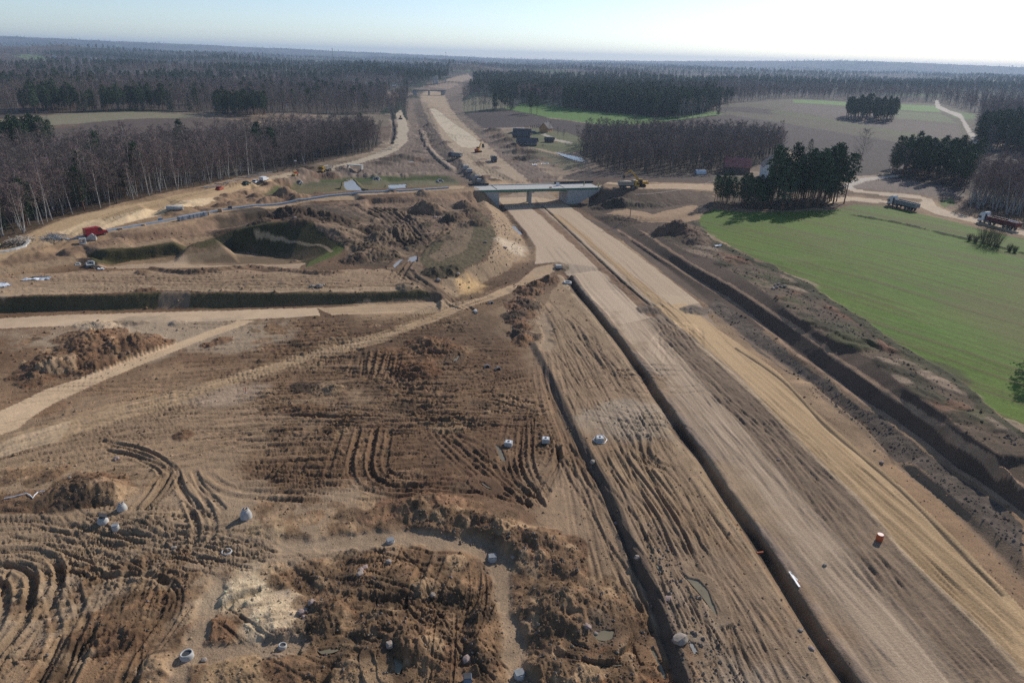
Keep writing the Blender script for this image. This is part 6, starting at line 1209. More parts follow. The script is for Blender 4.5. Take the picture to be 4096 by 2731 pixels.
def car(loc, rz, label, paint, L_=4.2, H=1.48, est=.25, name='car'):
    t = thing(name, label, 'car', loc, rz); h = L_ / 2
    part('body', bevel(body(MB(), [(-h, .3), (h, .3), (h + .02, .65), (h - .3, .82), (h - 1.15, .93), (-h + .15, .95), (-h - .02, .7)], 1.76).mesh('body', paint), .07), t)
    part('cabin', bevel(body(MB(), [(h - 1.2, .92), (h - 1.85, H - .04), (-h + .5 + est, H), (-h + .12, .92)], 1.5).mesh('cabin', M_GLASS), .06), t); part('roof', bevel(body(MB(), [(h - 1.75, H - .06), (h - 1.95, H + .01), (-h + .55 + est, H + .03), (-h + .42 + est, H - .05)], 1.42).mesh('roof', paint), .02), t)
    for s in (-1, 1): part('headlight', MB().box(h - .1, h + .03, s * .62 - .17, s * .62 + .17, .58, .72).mesh('headlight', M_LAMP), t)
    for x in (-h + .75, h - .8):
        for s in (-1, 1): wheel(t, x, s * .78, .31, .2)
    return t
def cab(t, x0, paint, h=3.1, l=2.2, w=2.45):
    """cab-over tractor front; x0 = rear of the cab"""
    c = part('cab', bevel(body(MB(), [(x0, .95), (x0 + l, .55), (x0 + l + .08, 1.4), (x0 + l - .08, 2.55), (x0 + l - .45, h), (x0 + .1, h + .25), (x0, h)], w).mesh('cab', paint), .09), t)
    part('windscreen', MB().prism([(x0 + l + .08, 1.55), (x0 + l - .05, 2.5), (x0 + l - .1, 2.5), (x0 + l - .0, 1.55)], -w / 2 + .15, w / 2 - .15).mesh('windscreen', M_GLASS), c)
    for s in (-1, 1):
        part('side_window', MB().prism([(x0 + l - .1, 1.55), (x0 + l - .25, 2.35), (x0 + l - 1.1, 2.35), (x0 + l - 1.1, 1.55)], s * (w / 2) - .012, s * (w / 2) + .012).mesh('side_window', M_GLASS), c)
        part('mirror', MB().box(x0 + l - .05, x0 + l + .12, s * (w / 2 + .2) - .1, s * (w / 2 + .2) + .1, 1.7, 2.3).mesh('mirror', M_BLACK), c); part('headlight', MB().box(x0 + l + .02, x0 + l + .12, s * .85 - .2, s * .85 + .2, .75, .95).mesh('headlight', M_LAMP), t)
    part('bumper', MB().box(x0 + l - .15, x0 + l + .14, -w / 2, w / 2, .35, .72).mesh('bumper', M_DARKM), t); return c
def tipper_box(t, x0, x1, z0, z1, paint, load=None, w=2.5, name='tipper_body'):
    b = MB(); th = .1
    b.box(x0, x1, -w / 2, w / 2, z0, z0 + .12); b.box(x0, x1, -w / 2, -w / 2 + th, z0 + .12, z1).box(x0, x1, w / 2 - th, w / 2, z0 + .12, z1).box(x0, x0 + th, -w / 2 + th, w / 2 - th, z0 + .12, z1).box(x1 - th, x1, -w / 2 + th, w / 2 - th, z0 + .12, z1 + .15)
    o = part(name, b.mesh(name, paint), t); rb = MB(); n = max(3, int((x1 - x0) / 1.1))
    for k in range(n + 1):
        x = x0 + .04 + (x1 - x0 - .14) * k / n
        for s in (-1, 1): rb.box(x, x + .07, s * (w / 2 + .035) - .035, s * (w / 2 + .035) + .035, z0, z1)
    part('rib', rb.mesh('rib', paint), o)
    rl = MB(); 
    for s in (-1, 1): rl.box(x0, x1, s * (w / 2 + .02) - .07, s * (w / 2 + .02) + .07, z1 - .02, z1 + .08)
    part('top_rail', rl.mesh('top_rail', M_GREYM if paint is M_GREYM else paint), o)
    if load: part('load', MB().prism([(x0 + .1, z1 - .35), (x1 - .1, z1 - .35), (x1 - .7, z1 - .05), ((x0 + x1) / 2, z1 + .12), (x0 + .7, z1 - .1)][::-1], -w / 2 + .11, w / 2 - .11).mesh('load', load), t)
    return o
def semi(loc, rz, label, paint, tpaint, group=None, load=None, tl=9.2, th=1.35, tarp=False):
    t = thing('semi_truck', label, 'truck', loc, rz, group); cab(t, 5.6, paint, 3.35)
    part('chassis', MB().box(-1, 7.2, -.45, .45, .7, 1.0).mesh('chassis', M_DARKM), t); part('air_deflector', bevel(MB().prism([(5.65, 3.4), (7.3, 3.4), (6.2, 3.85), (5.65, 3.9)][::-1], -1.1, 1.1).mesh('air_deflector', paint), .05), t); part('fuel_tank', bevel(MB().box(3.6, 5.0, -1.2, -.6, .5, 1.1).box(3.6, 5.0, .6, 1.2, .5, 1.1).mesh('fuel_tank', M_RIM), .08), t); part('exhaust', MB().box(5.3, 5.5, .6, 1.1, 1, 3.2).mesh('exhaust', M_DARKM), t)
    tipper_box(t, 4.8 - tl - .4, 4.6, 1.35, 1.35 + th, tpaint, load, 2.5, 'trailer_body'); part('trailer_chassis', MB().box(4.8 - tl, 4.4, -.5, .5, 1.0, 1.33).mesh('trailer_chassis', M_DARKM), t)
    for x in (7.0, 3.2, 4.8 - tl + 1.2, 4.8 - tl + 2.5, 4.8 - tl + 3.8):
        for s in (-1, 1): wheel(t, x, s * 1.02, .5, .34)
    if tarp: part('rolled_tarp', MB().tube([(4.8 - tl, 0, 1.4 + th), (4.8 - tl + 3.5, 0, 1.45 + th)], [.2, .2], 8).mesh('rolled_tarp', M_POLY), t)
    part('tail_light', MB().box(4.36 - tl, 4.42 - tl, -1.1, -.7, 1.05, 1.25).box(4.36 - tl, 4.42 - tl, .7, 1.1, 1.05, 1.25).mesh('tail_light', M_REDL), t); return t
def dumper(loc, rz, label, paint, tpaint, load=None, name='dump_truck'):
    t = thing(name, label, 'truck', loc, rz); cab(t, 2.2, paint, 2.9, 2.0); part('chassis', MB().box(-4, 3.6, -.45, .45, .75, 1.1).mesh('chassis', M_DARKM), t); tipper_box(t, -4.2, 1.9, 1.25, 2.75, tpaint, load)
    part('cab_guard', MB().box(1.85, 2.9, -1.2, 1.2, 3.02 + .2, 3.3).mesh('cab_guard', tpaint), t)
    for x in (3.3, 1.6, -1.6, -3.0):
        for s in (-1, 1): wheel(t, x, s * 1.02, .52, .36)
    return t
def arm_box(b, p, q, w0, w1, th):
    p = Vector(p); q = Vector(q); d = (q - p).normalized(); n = Vector((-d.z, 0, d.x)); i = len(b.v)
    for y in (-th / 2, th / 2):
        for pt, w in ((p, w0), (q, w1)): b.v += [pt + n * w / 2 + Vector((0, y, 0)), pt - n * w / 2 + Vector((0, y, 0))]
    b.f += [(i, i + 1, i + 3, i + 2), (i + 4, i + 6, i + 7, i + 5), (i, i + 2, i + 6, i + 4), (i + 1, i + 5, i + 7, i + 3), (i, i + 4, i + 5, i + 1), (i + 2, i + 3, i + 7, i + 6)]; return b
def excavator(loc, rz, label, paint, turn=0.0, pose=((.9, 1.9), (3.4, 4.8), (5.9, 4.3), (6.6, 2.0)), cw=None):
    t = thing('excavator', label, 'excavator', loc, rz)
    for s in (-1, 1): part('crawler_track', bevel(MB().prism([(-1.9, .25), (-1.6, .02), (1.6, .02), (1.9, .25), (1.95, .6), (1.65, .88), (-1.65, .88), (-1.95, .6)], s * 1.15 - .28, s * 1.15 + .28).mesh('crawler_track', M_RUBBER), .04), t)
    part('undercarriage', MB().box(-1, 1, -.9, .9, .4, .95).mesh('undercarriage', M_DARKM), t); up = bpy.data.objects.new('upper_body', bevel(MB().box(-2.2, .4, -1.3, 1.3, 1.05, 2.1).mesh('upper_body', paint), .1)); col.objects.link(up); up.parent = t; up.rotation_euler = (0, 0, turn)
    part('counterweight', bevel(MB().prism([(-2.9, 1.1), (-2.2, 1.05), (-2.2, 2.25), (-2.75, 2.1)], -1.35, 1.35).mesh('counterweight', cw or paint), .08), up); part('operator_cab', bevel(MB().prism([(-.3, 1.05), (1.4, 1.05), (1.45, 1.6), (1.1, 2.95), (-.3, 2.95)], .35, 1.3).mesh('operator_cab', M_GLASS), .06), up); part('cab_roof', MB().box(-.35, 1.15, .3, 1.34, 2.96, 3.05).mesh('cab_roof', paint), up)
    a, b, c, d = [(x, 0, z) for x, z in pose]; part('boom', arm_box(arm_box(MB(), a, ((a[0] * .45 + b[0] * .55), 0, (a[2] * .4 + b[2] * .6) + .35), .55, .6, .5), ((a[0] * .45 + b[0] * .55), 0, (a[2] * .4 + b[2] * .6) + .35), b, .6, .42, .5).mesh('boom', paint), up); part('stick', arm_box(MB(), (b[0] - .4, 0, b[2] + .25), c, .5, .32, .4).mesh('stick', paint), up)
    part('bucket', MB().prism([(c[0] - .2, c[2] + .2), (c[0] + .35, c[2]), (d[0] + .5, d[2] + .5), (d[0] - .2, d[2]), (d[0] - .75, d[2] + .45), (d[0] - .5, d[2] + .9)], -.6, .6).mesh('bucket', M_DARKM), up)
    part('hydraulic_ram', MB().tube([(a[0] + .5, .0, a[2] - .3), ((a[0] * .45 + b[0] * .55), 0, (a[2] * .4 + b[2] * .6))], [.09, .07], 8).tube([((a[0] * .45 + b[0] * .55), 0, (a[2] * .4 + b[2] * .6) + .75), (b[0] - .3, 0, b[2] + .4)], [.08, .06], 8).mesh('hydraulic_ram', M_RIM), up); return t
def dozer(loc, rz, label, paint):
    t = thing('bulldozer', label, 'bulldozer', loc, rz)
    for s in (-1, 1): part('crawler_track', bevel(MB().prism([(-1.7, .25), (-1.4, .02), (1.3, .02), (1.7, .3), (1.6, .8), (-.9, .95), (-1.7, .75)], s * 1.0 - .3, s * 1.0 + .3).mesh('crawler_track', M_RUBBER), .04), t)
    part('hull', bevel(MB().prism([(-1.6, .5), (1.7, .5), (1.8, 1.5), (.3, 1.65), (.2, 1.3), (-1.6, 1.3)], -.75, .75).mesh('hull', paint), .06), t); part('operator_cab', bevel(MB().prism([(-1.3, 1.3), (.15, 1.3), (0, 2.9), (-1.2, 2.9)], -.7, .7).mesh('operator_cab', M_GLASS), .05), t); part('cab_roof', MB().box(-1.35, .15, -.8, .8, 2.9, 3.0).mesh('cab_roof', paint), t)
    part('blade', MB().prism([(2.3, .05), (2.5, .05), (2.35, .6), (2.5, 1.25), (2.3, 1.25), (2.18, .6)], -1.7, 1.7).mesh('blade', M_DARKM), t); part('push_arm', MB().box(.2, 2.3, -1.4, -1.28, .35, .6).box(.2, 2.3, 1.28, 1.4, .35, .6).mesh('push_arm', paint), t); return t
def at(dx, dy, lift=0.0): p = G(dx, dy); return (p[0], p[1], p[2] + lift)
van(at(221, 541), heading((205, 545), (238, 538.5)), 'dark red panel van parked on the sandy ramp at left', M_RED)
car(at(505, 436.5), heading((499, 438), (512, 435)), 'small red car on the haul road below the birches', M_RED2, 3.9)
car(at(566.5, 424), heading((561, 425), (573, 422.5)), 'dark green estate car left of the white cars', M_DGREEN, 4.4); car(at(588, 420), heading((582, 421), (594, 418.5)), 'low white car between the green car and the white minibus', M_WHITE, 4.2)
van(at(607, 415.5), heading((600, 417), (614, 414)), 'white minibus at the right end of the parked row', M_WHITE, 5.0, 1.95, 'minibus')
dumper(at(748, 394), heading((755, 392), (742, 396)), 'yellow-cabbed dump truck beside the gravel heaps north of the ramp', M_YEL, M_TIP, ZM['sand_bank'] and M_TIP)
t = thing('road_roller', 'small yellow roller with red engine cover beside the haul road', 'roller', at(678, 404.5), heading((684, 403), (672, 406))); part('drum', MB().lathe([(.6, -.75), (.6, .75)], 18, Matrix.Translation((1.3, 0, .6)) @ Matrix.Rotation(math.pi / 2, 4, 'X')).mesh('drum', M_GREYM), t); part('frame', bevel(MB().box(.2, 2.0, -.95, .95, .7, 1.15).mesh('frame', M_YEL), .05), t); part('engine_cover', bevel(MB().box(-1.9, -.3, -.75, .75, .7, 1.55).mesh('engine_cover', M_RED2), .06), t); part('canopy', MB().box(-.7, .6, -.75, .75, 2.4, 2.5).mesh('canopy', M_YEL), t); part('canopy_post', MB().box(-.65, -.57, -.7, -.62, 1.4, 2.4).box(-.65, -.57, .62, .7, 1.4, 2.4).box(.45, .53, -.7, -.62, 1.1, 2.4).box(.45, .53, .62, .7, 1.1, 2.4).mesh('canopy_post', M_DARKM), t)
for s in (-1, 1): wheel(t, -1.2, s * .7, .6, .4)
p = at(681, 401.5); t = thing('light_mast', 'thin mast with lamp head behind the yellow roller', 'mast', p); part('shaft', MB().tube([(0, 0, -.2), (0, 0, 6.2)], [.09, .06], 8).mesh('shaft', M_GREYM), t); part('lamp_head', MB().box(-.5, .5, -.12, .12, 6.2, 6.7).mesh('lamp_head', M_WHITE), t)
excavator(at(1099, 350), heading((1096, 351), (1116, 348)), 'orange excavator working on the motorway north of the bridge', M_YEL, .2, cw=M_RED2); dumper(at(1046, 363), heading((1052, 362), (1040, 364)), 'dark small truck on the bank left of the orange excavator', M_DARKM, M_GREYM, name='site_truck'); dumper(at(1134, 371), heading((1130, 367), (1137, 374)), 'dark truck right of the orange excavator', M_DARKM, M_TIP, name='site_truck')
dozer(at(920, 274), heading((920, 270), (921, 280)), 'dark bulldozer on the pale side road far ahead', M_YEL)
dumper(at(899, 231), heading((899, 226), (900, 236)), 'orange cabbed truck on the curve beside the green knoll', M_RED2, M_TIP, name='site_truck'); dumper(at(889, 203), heading((892, 203), (884, 204)), 'orange truck on top of the far sand ramp', M_RED2, M_RED2, name='site_truck'); dumper(at(905, 200), heading((902, 200), (910, 200)), 'pale truck right of the orange one on the far ramp', M_WHITE, M_WHITE, name='site_truck')
dumper(at(1443, 432), heading((1428, 432), (1462, 432)), 'dusty tipper truck with beige body on the bridge approach', M_YEL, M_TIP, M_TIP)
excavator(at(1472, 428), heading((1480, 428), (1440, 427)), 'yellow excavator with raised boom loading the dusty tipper truck', M_YEL, 0, ((.9, 1.9), (5.0, 6.3), (7.4, 4.4), (7.6, 3.0)))
semi(at(2080, 480), heading((2118, 489), (2042, 471)), 'white articulated truck with long grey trailer by the green field', M_WHITE, M_GREYM)
semi(at(2297, 521), heading((2345, 533), (2247, 508)), 'white cabbed articulated truck with dark red trailer by the birches', M_WHITE, M_MAROON, tl=10.6, th=1.3, tarp=True)
car(at(1226, 306), heading((1221, 306), (1232, 305)), 'blue car parked in the farmyard beyond the bridge', plain('blue_paint', (.06, .12, .25), .4, .1, 3), 4.3)

# ------------------------------------------------------------------ people: one skinned body each, vest, trousers and helmet over it
def person(loc, rz, label, vest=M_HIVIS, bend=0.0, group=None):
    t = thing('person', label, 'person', loc, rz, group)
    V = [(0, 0, .95), (bend * .12, 0, 1.2), (bend * .3, 0, 1.45), (bend * .34, 0, 1.53), (bend * .4, 0, 1.66), (bend * .27, .2, 1.43), (bend * .2 + .08, .27, 1.15), (bend * .3 + .25, .24, .95), (bend * .27, -.2, 1.43), (bend * .2, -.27, 1.15), (bend * .3 + .1, -.28, .9), (0, .1, .9), (.04, .12, .48), (0, .13, .06), (.14, .14, .03), (0, -.1, .9), (-.03, -.13, .48), (-.1, -.14, .06), (.04, -.15, .03)]
    E = [(0, 1), (1, 2), (2, 3), (3, 4), (2, 5), (5, 6), (6, 7), (2, 8), (8, 9), (9, 10), (0, 11), (11, 12), (12, 13), (13, 14), (0, 15), (15, 16), (16, 17), (17, 18)]; Rr = [.15, .14, .16, .06, .105, .07, .05, .04, .07, .05, .04, .1, .07, .05, .045, .1, .07, .05, .045]
    def skin(name, ids, mat, grow, parent):
        me = bpy.data.meshes.new(name); mp = {i: k for k, i in enumerate(ids)}; me.from_pydata([V[i] for i in ids], [(mp[a], mp[b]) for a, b in E if a in mp and b in mp], []); me.materials.append(mat); o = part(name, me, parent)
        md = o.modifiers.new('skin', 'SKIN'); 
        for k, i in enumerate(ids): me.skin_vertices[0].data[k].radius = (Rr[i] + grow, Rr[i] * .85 + grow)
        me.skin_vertices[0].data[0].use_root = True; o.modifiers.new('sub', 'SUBSURF').levels = 1; return o
    bo = skin('body', list(range(19)), M_SKIN, 0, t); skin('vest', [1, 2, 5, 8, 0], vest, .03, t); skin('trousers', [0, 11, 12, 13, 15, 16, 17], M_CLOTH, .025, t)
    part('helmet', MB().lathe([(.15, -.02), (.14, .05), (.1, .11), (.03, .135)], 12, Matrix.Translation((bend * .4, 0, 1.7))).mesh('helmet', M_HELM, True), t); return t
def onbridge(dx, dy): p = P(dx, dy, 7.005); return (p[0], p[1], 7.005)
person(onbridge(1341, 428), .4, 'worker in hi-vis vest standing on the bridge deck by the barrier', bend=.3); person(onbridge(1374, 431), 2.0, 'worker in hi-vis vest bending at the right end of the bridge', bend=.9); person(at(569.5, 425.5), -1.2, 'worker in hi-vis vest beside the dark green car'); person(at(1.5, 571), .6, 'worker in hi-vis vest at the far left edge by the timber heap')
p = onbridge(1281, 427); t = thing('site_cabinet', 'white cabinet standing on the bridge deck', 'cabinet', p, .3); part('case', bevel(MB().box(-.6, .6, -.4, .4, 0, 1.3).mesh('case', M_WHITE), .04), t); part('lid', MB().box(-.64, .64, -.44, .44, 1.3, 1.36).mesh('lid', M_GREYM), t)
# ------------------------------------------------------------------ site furniture
def rock_mesh(seed, mat, sq=.7):
    random.seed(seed); b = bmesh.new(); bmesh.ops.create_icosphere(b, subdivisions=2, radius=1)
    for v in b.verts: v.co *= 1 + random.uniform(-.16, .16); v.co.z *= sq
    me = bpy.data.meshes.new('boulder'); b.to_mesh(me); b.free(); me.materials.append(mat); return me
ROCKS = [rock_mesh(600 + k, M_ROCK if k % 3 else M_ROCK2, random.uniform(.6, .85)) for k in range(6)]
random.seed(21)
def boulder(dx, dy, r, label, group=None, k=None):
    r *= .6; p = G(dx, dy); o = solo('boulder', ROCKS[k if k is not None else random.randrange(6)], label, 'boulder', (p[0], p[1], p[2] + r * .25), random.uniform(0, 6), group); o.scale = (r * random.uniform(.9, 1.3), r, r * random.uniform(.85, 1.1)); return o
for dx, dy, r, lb in ((734, 659, 1.5, 'largest pinkish boulder on the sand behind the turf bank'), (719, 659, .9, 'middle boulder left of the largest pinkish one'), (743, 655, .7, 'small boulder at the right of the pinkish group'), (713, 658, .6, 'smallest boulder at the left of the pinkish group'),
                      (1007, 644, 1.0, 'grey boulder beside the muddy track junction'), (1052, 630, .9, 'boulder at the foot of the turfed knoll'), (1115, 557, .8, 'pale boulder on the turfed knoll'), (1160, 570, .9, 'boulder on the pale crest of the knoll'), (677, 501, .9, 'round pale boulder at the dark spoil heaps'),
                      (1000, 500, 1.2, 'larger boulder among tracks on the spoil area'), (1012, 501, .8, 'smaller boulder among tracks on the spoil area'), (828, 1317, .55, 'white topmost cobble of the cluster on the dark mud'), (826, 1320, .6, 'pinkish cobble in the cluster on the dark mud'), (838, 1304, .6, 'grey cobble right of the cluster on the dark mud'), (829, 1309, .5, 'brown cobble behind the white one on the dark mud'),
                      (994, 1367, .55, 'lone white cobble on the dark mud'), (716, 1384, .6, 'grey boulder left of the sandy cone heap'), (691, 1406, .6, 'boulder above the white cobble by the pale sand heap'), (701, 1402, .5, 'second boulder by the pale sand heap'), (697, 1416, .35, 'small white cobble by the pale sand heap'), (895, 1482, .7, 'boulder beside the puddle of the wheel ruts'),
                      (1073, 1514, .7, 'white boulder at the bottom centre left of the trench'), (1349, 1439, .6, 'pale boulder in front of the large grey heap'), (1368, 1455, .4, 'small pale boulder beside the muddy pool'), (1562, 1471, 1.1, 'big pale boulder on the edge of the dark step'), (1534, 1376, .7, 'pinkish boulder on the rubble above the step'), (1464, 1281, .6, 'boulder at the top of the dark step face'),
                      (1415, 1202, .5, 'boulder lodged in the upper step face'), (1362, 1062, .7, 'boulder by the slabs in the trench line'), (268, 1054, .7, 'lone boulder left of the curved ruts'), (160, 1097, .4, 'small orange boulder by the earth heap'), (400, 1259, .5, 'white cobble on the mud left of the low ring'), (469, 1516, .5, 'flat pale stone in front of the tilted ring'),
                      (1894, 1298, .4, 'small stone on the motorway median'), (1864, 1489, .5, 'stone on the left lip of the ditch near the bottom'), (1838, 1448, .4, 'small pale stone on the lip of the ditch'), (1788, 1056, .4, 'white stone below the cut slope'), (893, 1291, .6, 'stone at the upper end of the curved tracks'), (1178, 1280, .5, 'white stone by the trench bend'), (2025, 1062, .5, 'stone in the drain strip of the cut')):
    boulder(dx, dy, r, lb)
for dx, dy in ((1780, 655), (1787, 653), (1792, 658), (1783, 661), (1797, 660), (1803, 658), (1776, 664)): boulder(dx, dy, random.uniform(.5, .9), 'pale field stone in the cluster between cut slope and green field', 'field stones above the cut')
# loose stones and clods: too many to count
st = MB(); random.seed(31)
def stones(poly, n, smin, smax):
    q = GL(poly)[:, :2]; x0, y0 = q.min(0); x1, y1 = q.max(0); k = 0
    while k < n:
        x, y = random.uniform(x0, x1), random.uniform(y0, y1)
        if not in_poly(np.array([x]), np.array([y]), q)[0]: continue
        k += 1; s = random.uniform(smin, smax) * .62 * (.5 + random.random() ** 3); z = float(ground_z(x, y)[0]); c = Vector((x, y, z + s * .2)); b = len(st.v)
        for d in ((1, 0, 0), (-.5, .85, 0), (-.5, -.85, 0), (.1, .1, .8), (.45, -.8, .3), (-.8, .2, .4)): st.v.append(c + Vector(d) * s * random.uniform(.7, 1.2))
        st.f += [(b, b + 1, b + 3), (b + 1, b + 5, b + 3), (b + 5, b + 2, b + 3), (b + 2, b + 4, b + 3), (b + 4, b, b + 3), (b + 1, b + 2, b + 5), (b + 2, b, b + 4)]
for poly, n, a, b in (([(640, 1290), (1120, 1290), (1160, 1480), (1100, 1568), (700, 1568)], 700, .06, .3), ([(930, 1160), (1330, 1260), (1330, 1330), (1180, 1290), (940, 1200)], 380, .08, .32), ([(1190, 1340), (1440, 1350), (1540, 1568), (1200, 1568)], 420, .06, .3), ([(0, 1280), (440, 1280), (460, 1568), (0, 1568)], 360, .05, .25),
                      ([(1465, 1200), (1510, 1200), (1720, 1568), (1580, 1568)], 420, .08, .36), ([(1250, 700), (1320, 690), (1620, 1150), (1480, 1150)], 260, .06, .25), ([(50, 770), (380, 770), (370, 850), (60, 880)], 300, .08, .3), ([(1180, 650), (1260, 640), (1215, 780), (1170, 780)], 260, .1, .4), ([(0, 1090), (280, 1080), (280, 1150), (0, 1160)], 160, .06, .3),
                      ([(1850, 890), (2040, 1040), (2352, 1270), (2352, 1220), (2050, 985), (1880, 870)], 420, .08, .35), ([(1640, 610), (1764, 650), (2064, 840), (2352, 1040), (2352, 1015), (2064, 820), (1764, 625)], 380, .1, .4), ([(1100, 480), (1190, 520), (1200, 590), (1080, 640), (1130, 560)], 240, .12, .5), ([(950, 780), (1050, 780), (1040, 860), (920, 870)], 200, .08, .3), ([(560, 860), (1150, 860), (1200, 1130), (620, 1140)], 420, .05, .2)):
    stones(poly, n, a, b)
so = bpy.data.objects.new('loose_stones', st.mesh('loose_stones', plain('field_stone', (.17, .12, .085), .9, .4, .4, c2=(.3, .24, .19)))); col.objects.link(so); so['kind'] = 'stuff'; so['label'] = 'loose stones and clods strewn over the mud'
# soil clods broken out of the churned ground: too many to count
n = 90000; rr = np.exp(rng.uniform(math.log(42), math.log(230), n)); tt_ = rng.uniform(-.84, .84, n); ii = np.clip(np.searchsorted(RR, rr) - 1, 0, NRr - 2); jj = np.clip(((tt_ - th_f[0]) / (th_f[1] - th_f[0])).astype(int), 0, NTH - 1)
keep = rng.uniform(0, 1, n) < np.clip(RGH[ii, jj] * 1.1 - .08, 0, .9) * (ZONE[ii, jj] == 0) * (.35 + 1.1 * n7[ii, jj]); rr, tt_, ii, jj = rr[keep], tt_[keep], ii[keep], jj[keep]; n = len(rr)
cx, cy = rr * np.sin(tt_), rr * np.cos(tt_); cz = ground_z(cx, cy); sz = rng.uniform(.05, .13, n) * (1 + 2.2 * rng.uniform(0, 1, n) ** 5) * np.clip(rr / 110, .75, 1.5)
base = np.array([(1, 0, 0), (-.5, .87, 0), (-.5, -.87, 0), (.1, .1, .9), (.5, .4, .55), (-.6, .1, .5)]); fc = np.array([(0, 4, 3), (4, 1, 3), (1, 5, 3), (5, 2, 3), (2, 0, 3), (0, 1, 4), (1, 2, 5)])
an = rng.uniform(0, 6.283, n); bv = base[None] * rng.uniform(.65, 1.35, (n, 6, 3)) * sz[:, None, None]; ca, sa = np.cos(an)[:, None], np.sin(an)[:, None]
vv = np.stack([cx[:, None] + bv[..., 0] * ca - bv[..., 1] * sa, cy[:, None] + bv[..., 0] * sa + bv[..., 1] * ca, cz[:, None] - .02 + bv[..., 2]], -1).reshape(-1, 3)
me = bpy.data.meshes.new('soil_clods'); me.vertices.add(len(vv)); me.vertices.foreach_set('co', vv.astype(np.float32).ravel()); ff_ = (fc[None] + 6 * np.arange(n)[:, None, None]).reshape(-1, 3)
me.loops.add(ff_.size); me.loops.foreach_set('vertex_index', ff_.ravel().astype(np.int32)); me.polygons.add(len(ff_)); me.polygons.foreach_set('loop_start', np.arange(0, ff_.size, 3, dtype=np.int32)); me.update(calc_edges=True)
cc_ = np.repeat(np.clip(COL[ii, jj] * rng.uniform(.7, 1.35, (n, 1)), .02, .6), 6, 0); me.attributes.new('soil', 'FLOAT_COLOR', 'POINT').data.foreach_set('color', np.concatenate([cc_, np.ones((len(cc_), 1))], 1).astype(np.float32).ravel())
me.materials.append(ZM['ground']); so = bpy.data.objects.new('soil_clods', me); col.objects.link(so); so['kind'] = 'stuff'; so['label'] = 'small broken clods of brown soil over the churned ground'
# manhole cones and rings
def manhole(dx, dy, r, h, label, tilt=0.0, rz=0.0, lid=None, top=.55, sink=.15):
    r *= .86; h *= .86; p = G(dx, dy); t = thing('manhole_ring' if top > .85 else 'manhole_cone', label, 'manhole', (p[0], p[1], p[2] - sink), rz); t.rotation_euler = (0, tilt, rz); n = 24
    part('shell', MB().lathe([(r, 0), (r, h * .42), (r * (.5 + top / 2) + .02, h * .75), (r * top, h), (r * top * .82, h), (r * top * .8, h * .8), (r * .8, h * .3)], n, cap=False).mesh('shell', M_CONC_L, True), t)
    if lid == 'slab': l = part('lid', MB().lathe([(r * top * 1.02, h + .01), (r * top * 1.02, h + .14)], n).mesh('lid', M_CONC_L), t); part('lid_frame', MB().lathe([(r * top * .72, h + .15), (r * top * .72, h + .2)], n).mesh('lid_frame', M_BLACK), l); part('cover_plate', MB().box(-.1, .1, -.25, .25, h + .2, h + .23).mesh('cover_plate', M_WOOD), l)
    elif lid == 'board': part('lid', MB().box(-r * .85, r * .85, -r * .7, r * .7, h + .01, h + .07).mesh('lid', M_GREYM), t)
    elif lid == 'dark': part('lid', MB().box(-r * .72, r * .72, -r * .72, r * .72, h + .01, h + .05, Matrix.Translation((0, 0, h)) @ Matrix.Rotation(.5, 4, 'Y') @ Matrix.Translation((0, 0, -h + .25))).mesh('lid', M_BLACK), t)
    else: part('opening', MB().lathe([(r * top * .8, h - .12), (.02, h - .12)], n, cap=False).mesh('opening', M_DARKM), t)
    return t
manhole(281, 1170, .72, 1.25, 'concrete manhole cone with black ringed lid beyond the tilted one', lid='slab'); manhole(237, 1199, .75, 1.1, 'concrete manhole cone with upturned dark board on top', lid='dark', rz=.6); manhole(266, 1215, .5, .9, 'small concrete shaft with rusty lid beside the dark boarded cone', top=.9, lid='board', rz=.3)
manhole(566, 1188, .85, 1.6, 'largest concrete manhole cone with black ringed lid at the trench corner', lid='slab'); manhole(521, 1270, .75, .55, 'low open concrete ring below the largest cone', top=.9); manhole(897, 1244, .6, .6, 'low concrete ring with board lid in the trench bend', top=.9, lid='board', rz=.5); manhole(1131, 1285, .62, .85, 'concrete ring with brown board lid at the trench corner right', top=.9, lid='board', rz=.2)
manhole(430, 1508, .75, .75, 'open concrete ring tilted beside the pale trench at bottom left', .12, 2.4, top=.9); manhole(1193, 1553, .62, .8, 'concrete ring under a dark square board at the bottom edge', top=.9, lid='board', rz=.4); manhole(648, 1487, .5, .6, 'half buried concrete ring on the pale trench', .2, 1, top=.9)
p = G(1074, 1566); t = thing('concrete_shaft', 'square blue grey shaft box cut by the bottom edge', 'shaft', (p[0], p[1], p[2] - .1), .1); part('wall', bevel(MB().box(-.4, .4, -.4, .4, 0, .9).mesh('wall', plain('blue_grey_plastic', (.16, .22, .3), .6, .15, 2)), .05), t); part('lid', MB().box(-.34, .34, -.34, .34, .9, .96).mesh('lid', M_DARKM), t)
for dx, dy, lb, fence in ((1168, 1022, 'left of the three white square chamber slabs', False), (1253, 1014, 'middle white square chamber slab', False), (1377, 1012, 'right white square chamber slab framed by a white hose', True)):
    p = G(dx, dy); t = thing('chamber_slab', lb, 'slab', (p[0], p[1], p[2] - .05), random.uniform(-.2, .2)); part('slab', bevel(MB().box(-.6, .6, -.55, .55, .0, .7).mesh('slab', M_CONC_L), .04), t); part('frame', MB().box(-.4, .4, -.38, .38, .7, .75).mesh('frame', M_WHITE), t); part('cover', MB().lathe([(.2, .75), (.2, .8)], 12).mesh('cover', M_DARKM), t)
    if fence: part('hose', MB().tube([(-1, .3, .1), (-.2, 1.1, .35), (.7, 1.2, .4), (1.2, .2, .15), (.6, -.9, .1), (-.5, -.7, .1), (-1, .3, .1)], [.06] * 7, 6).mesh('hose', M_WHITE), t)
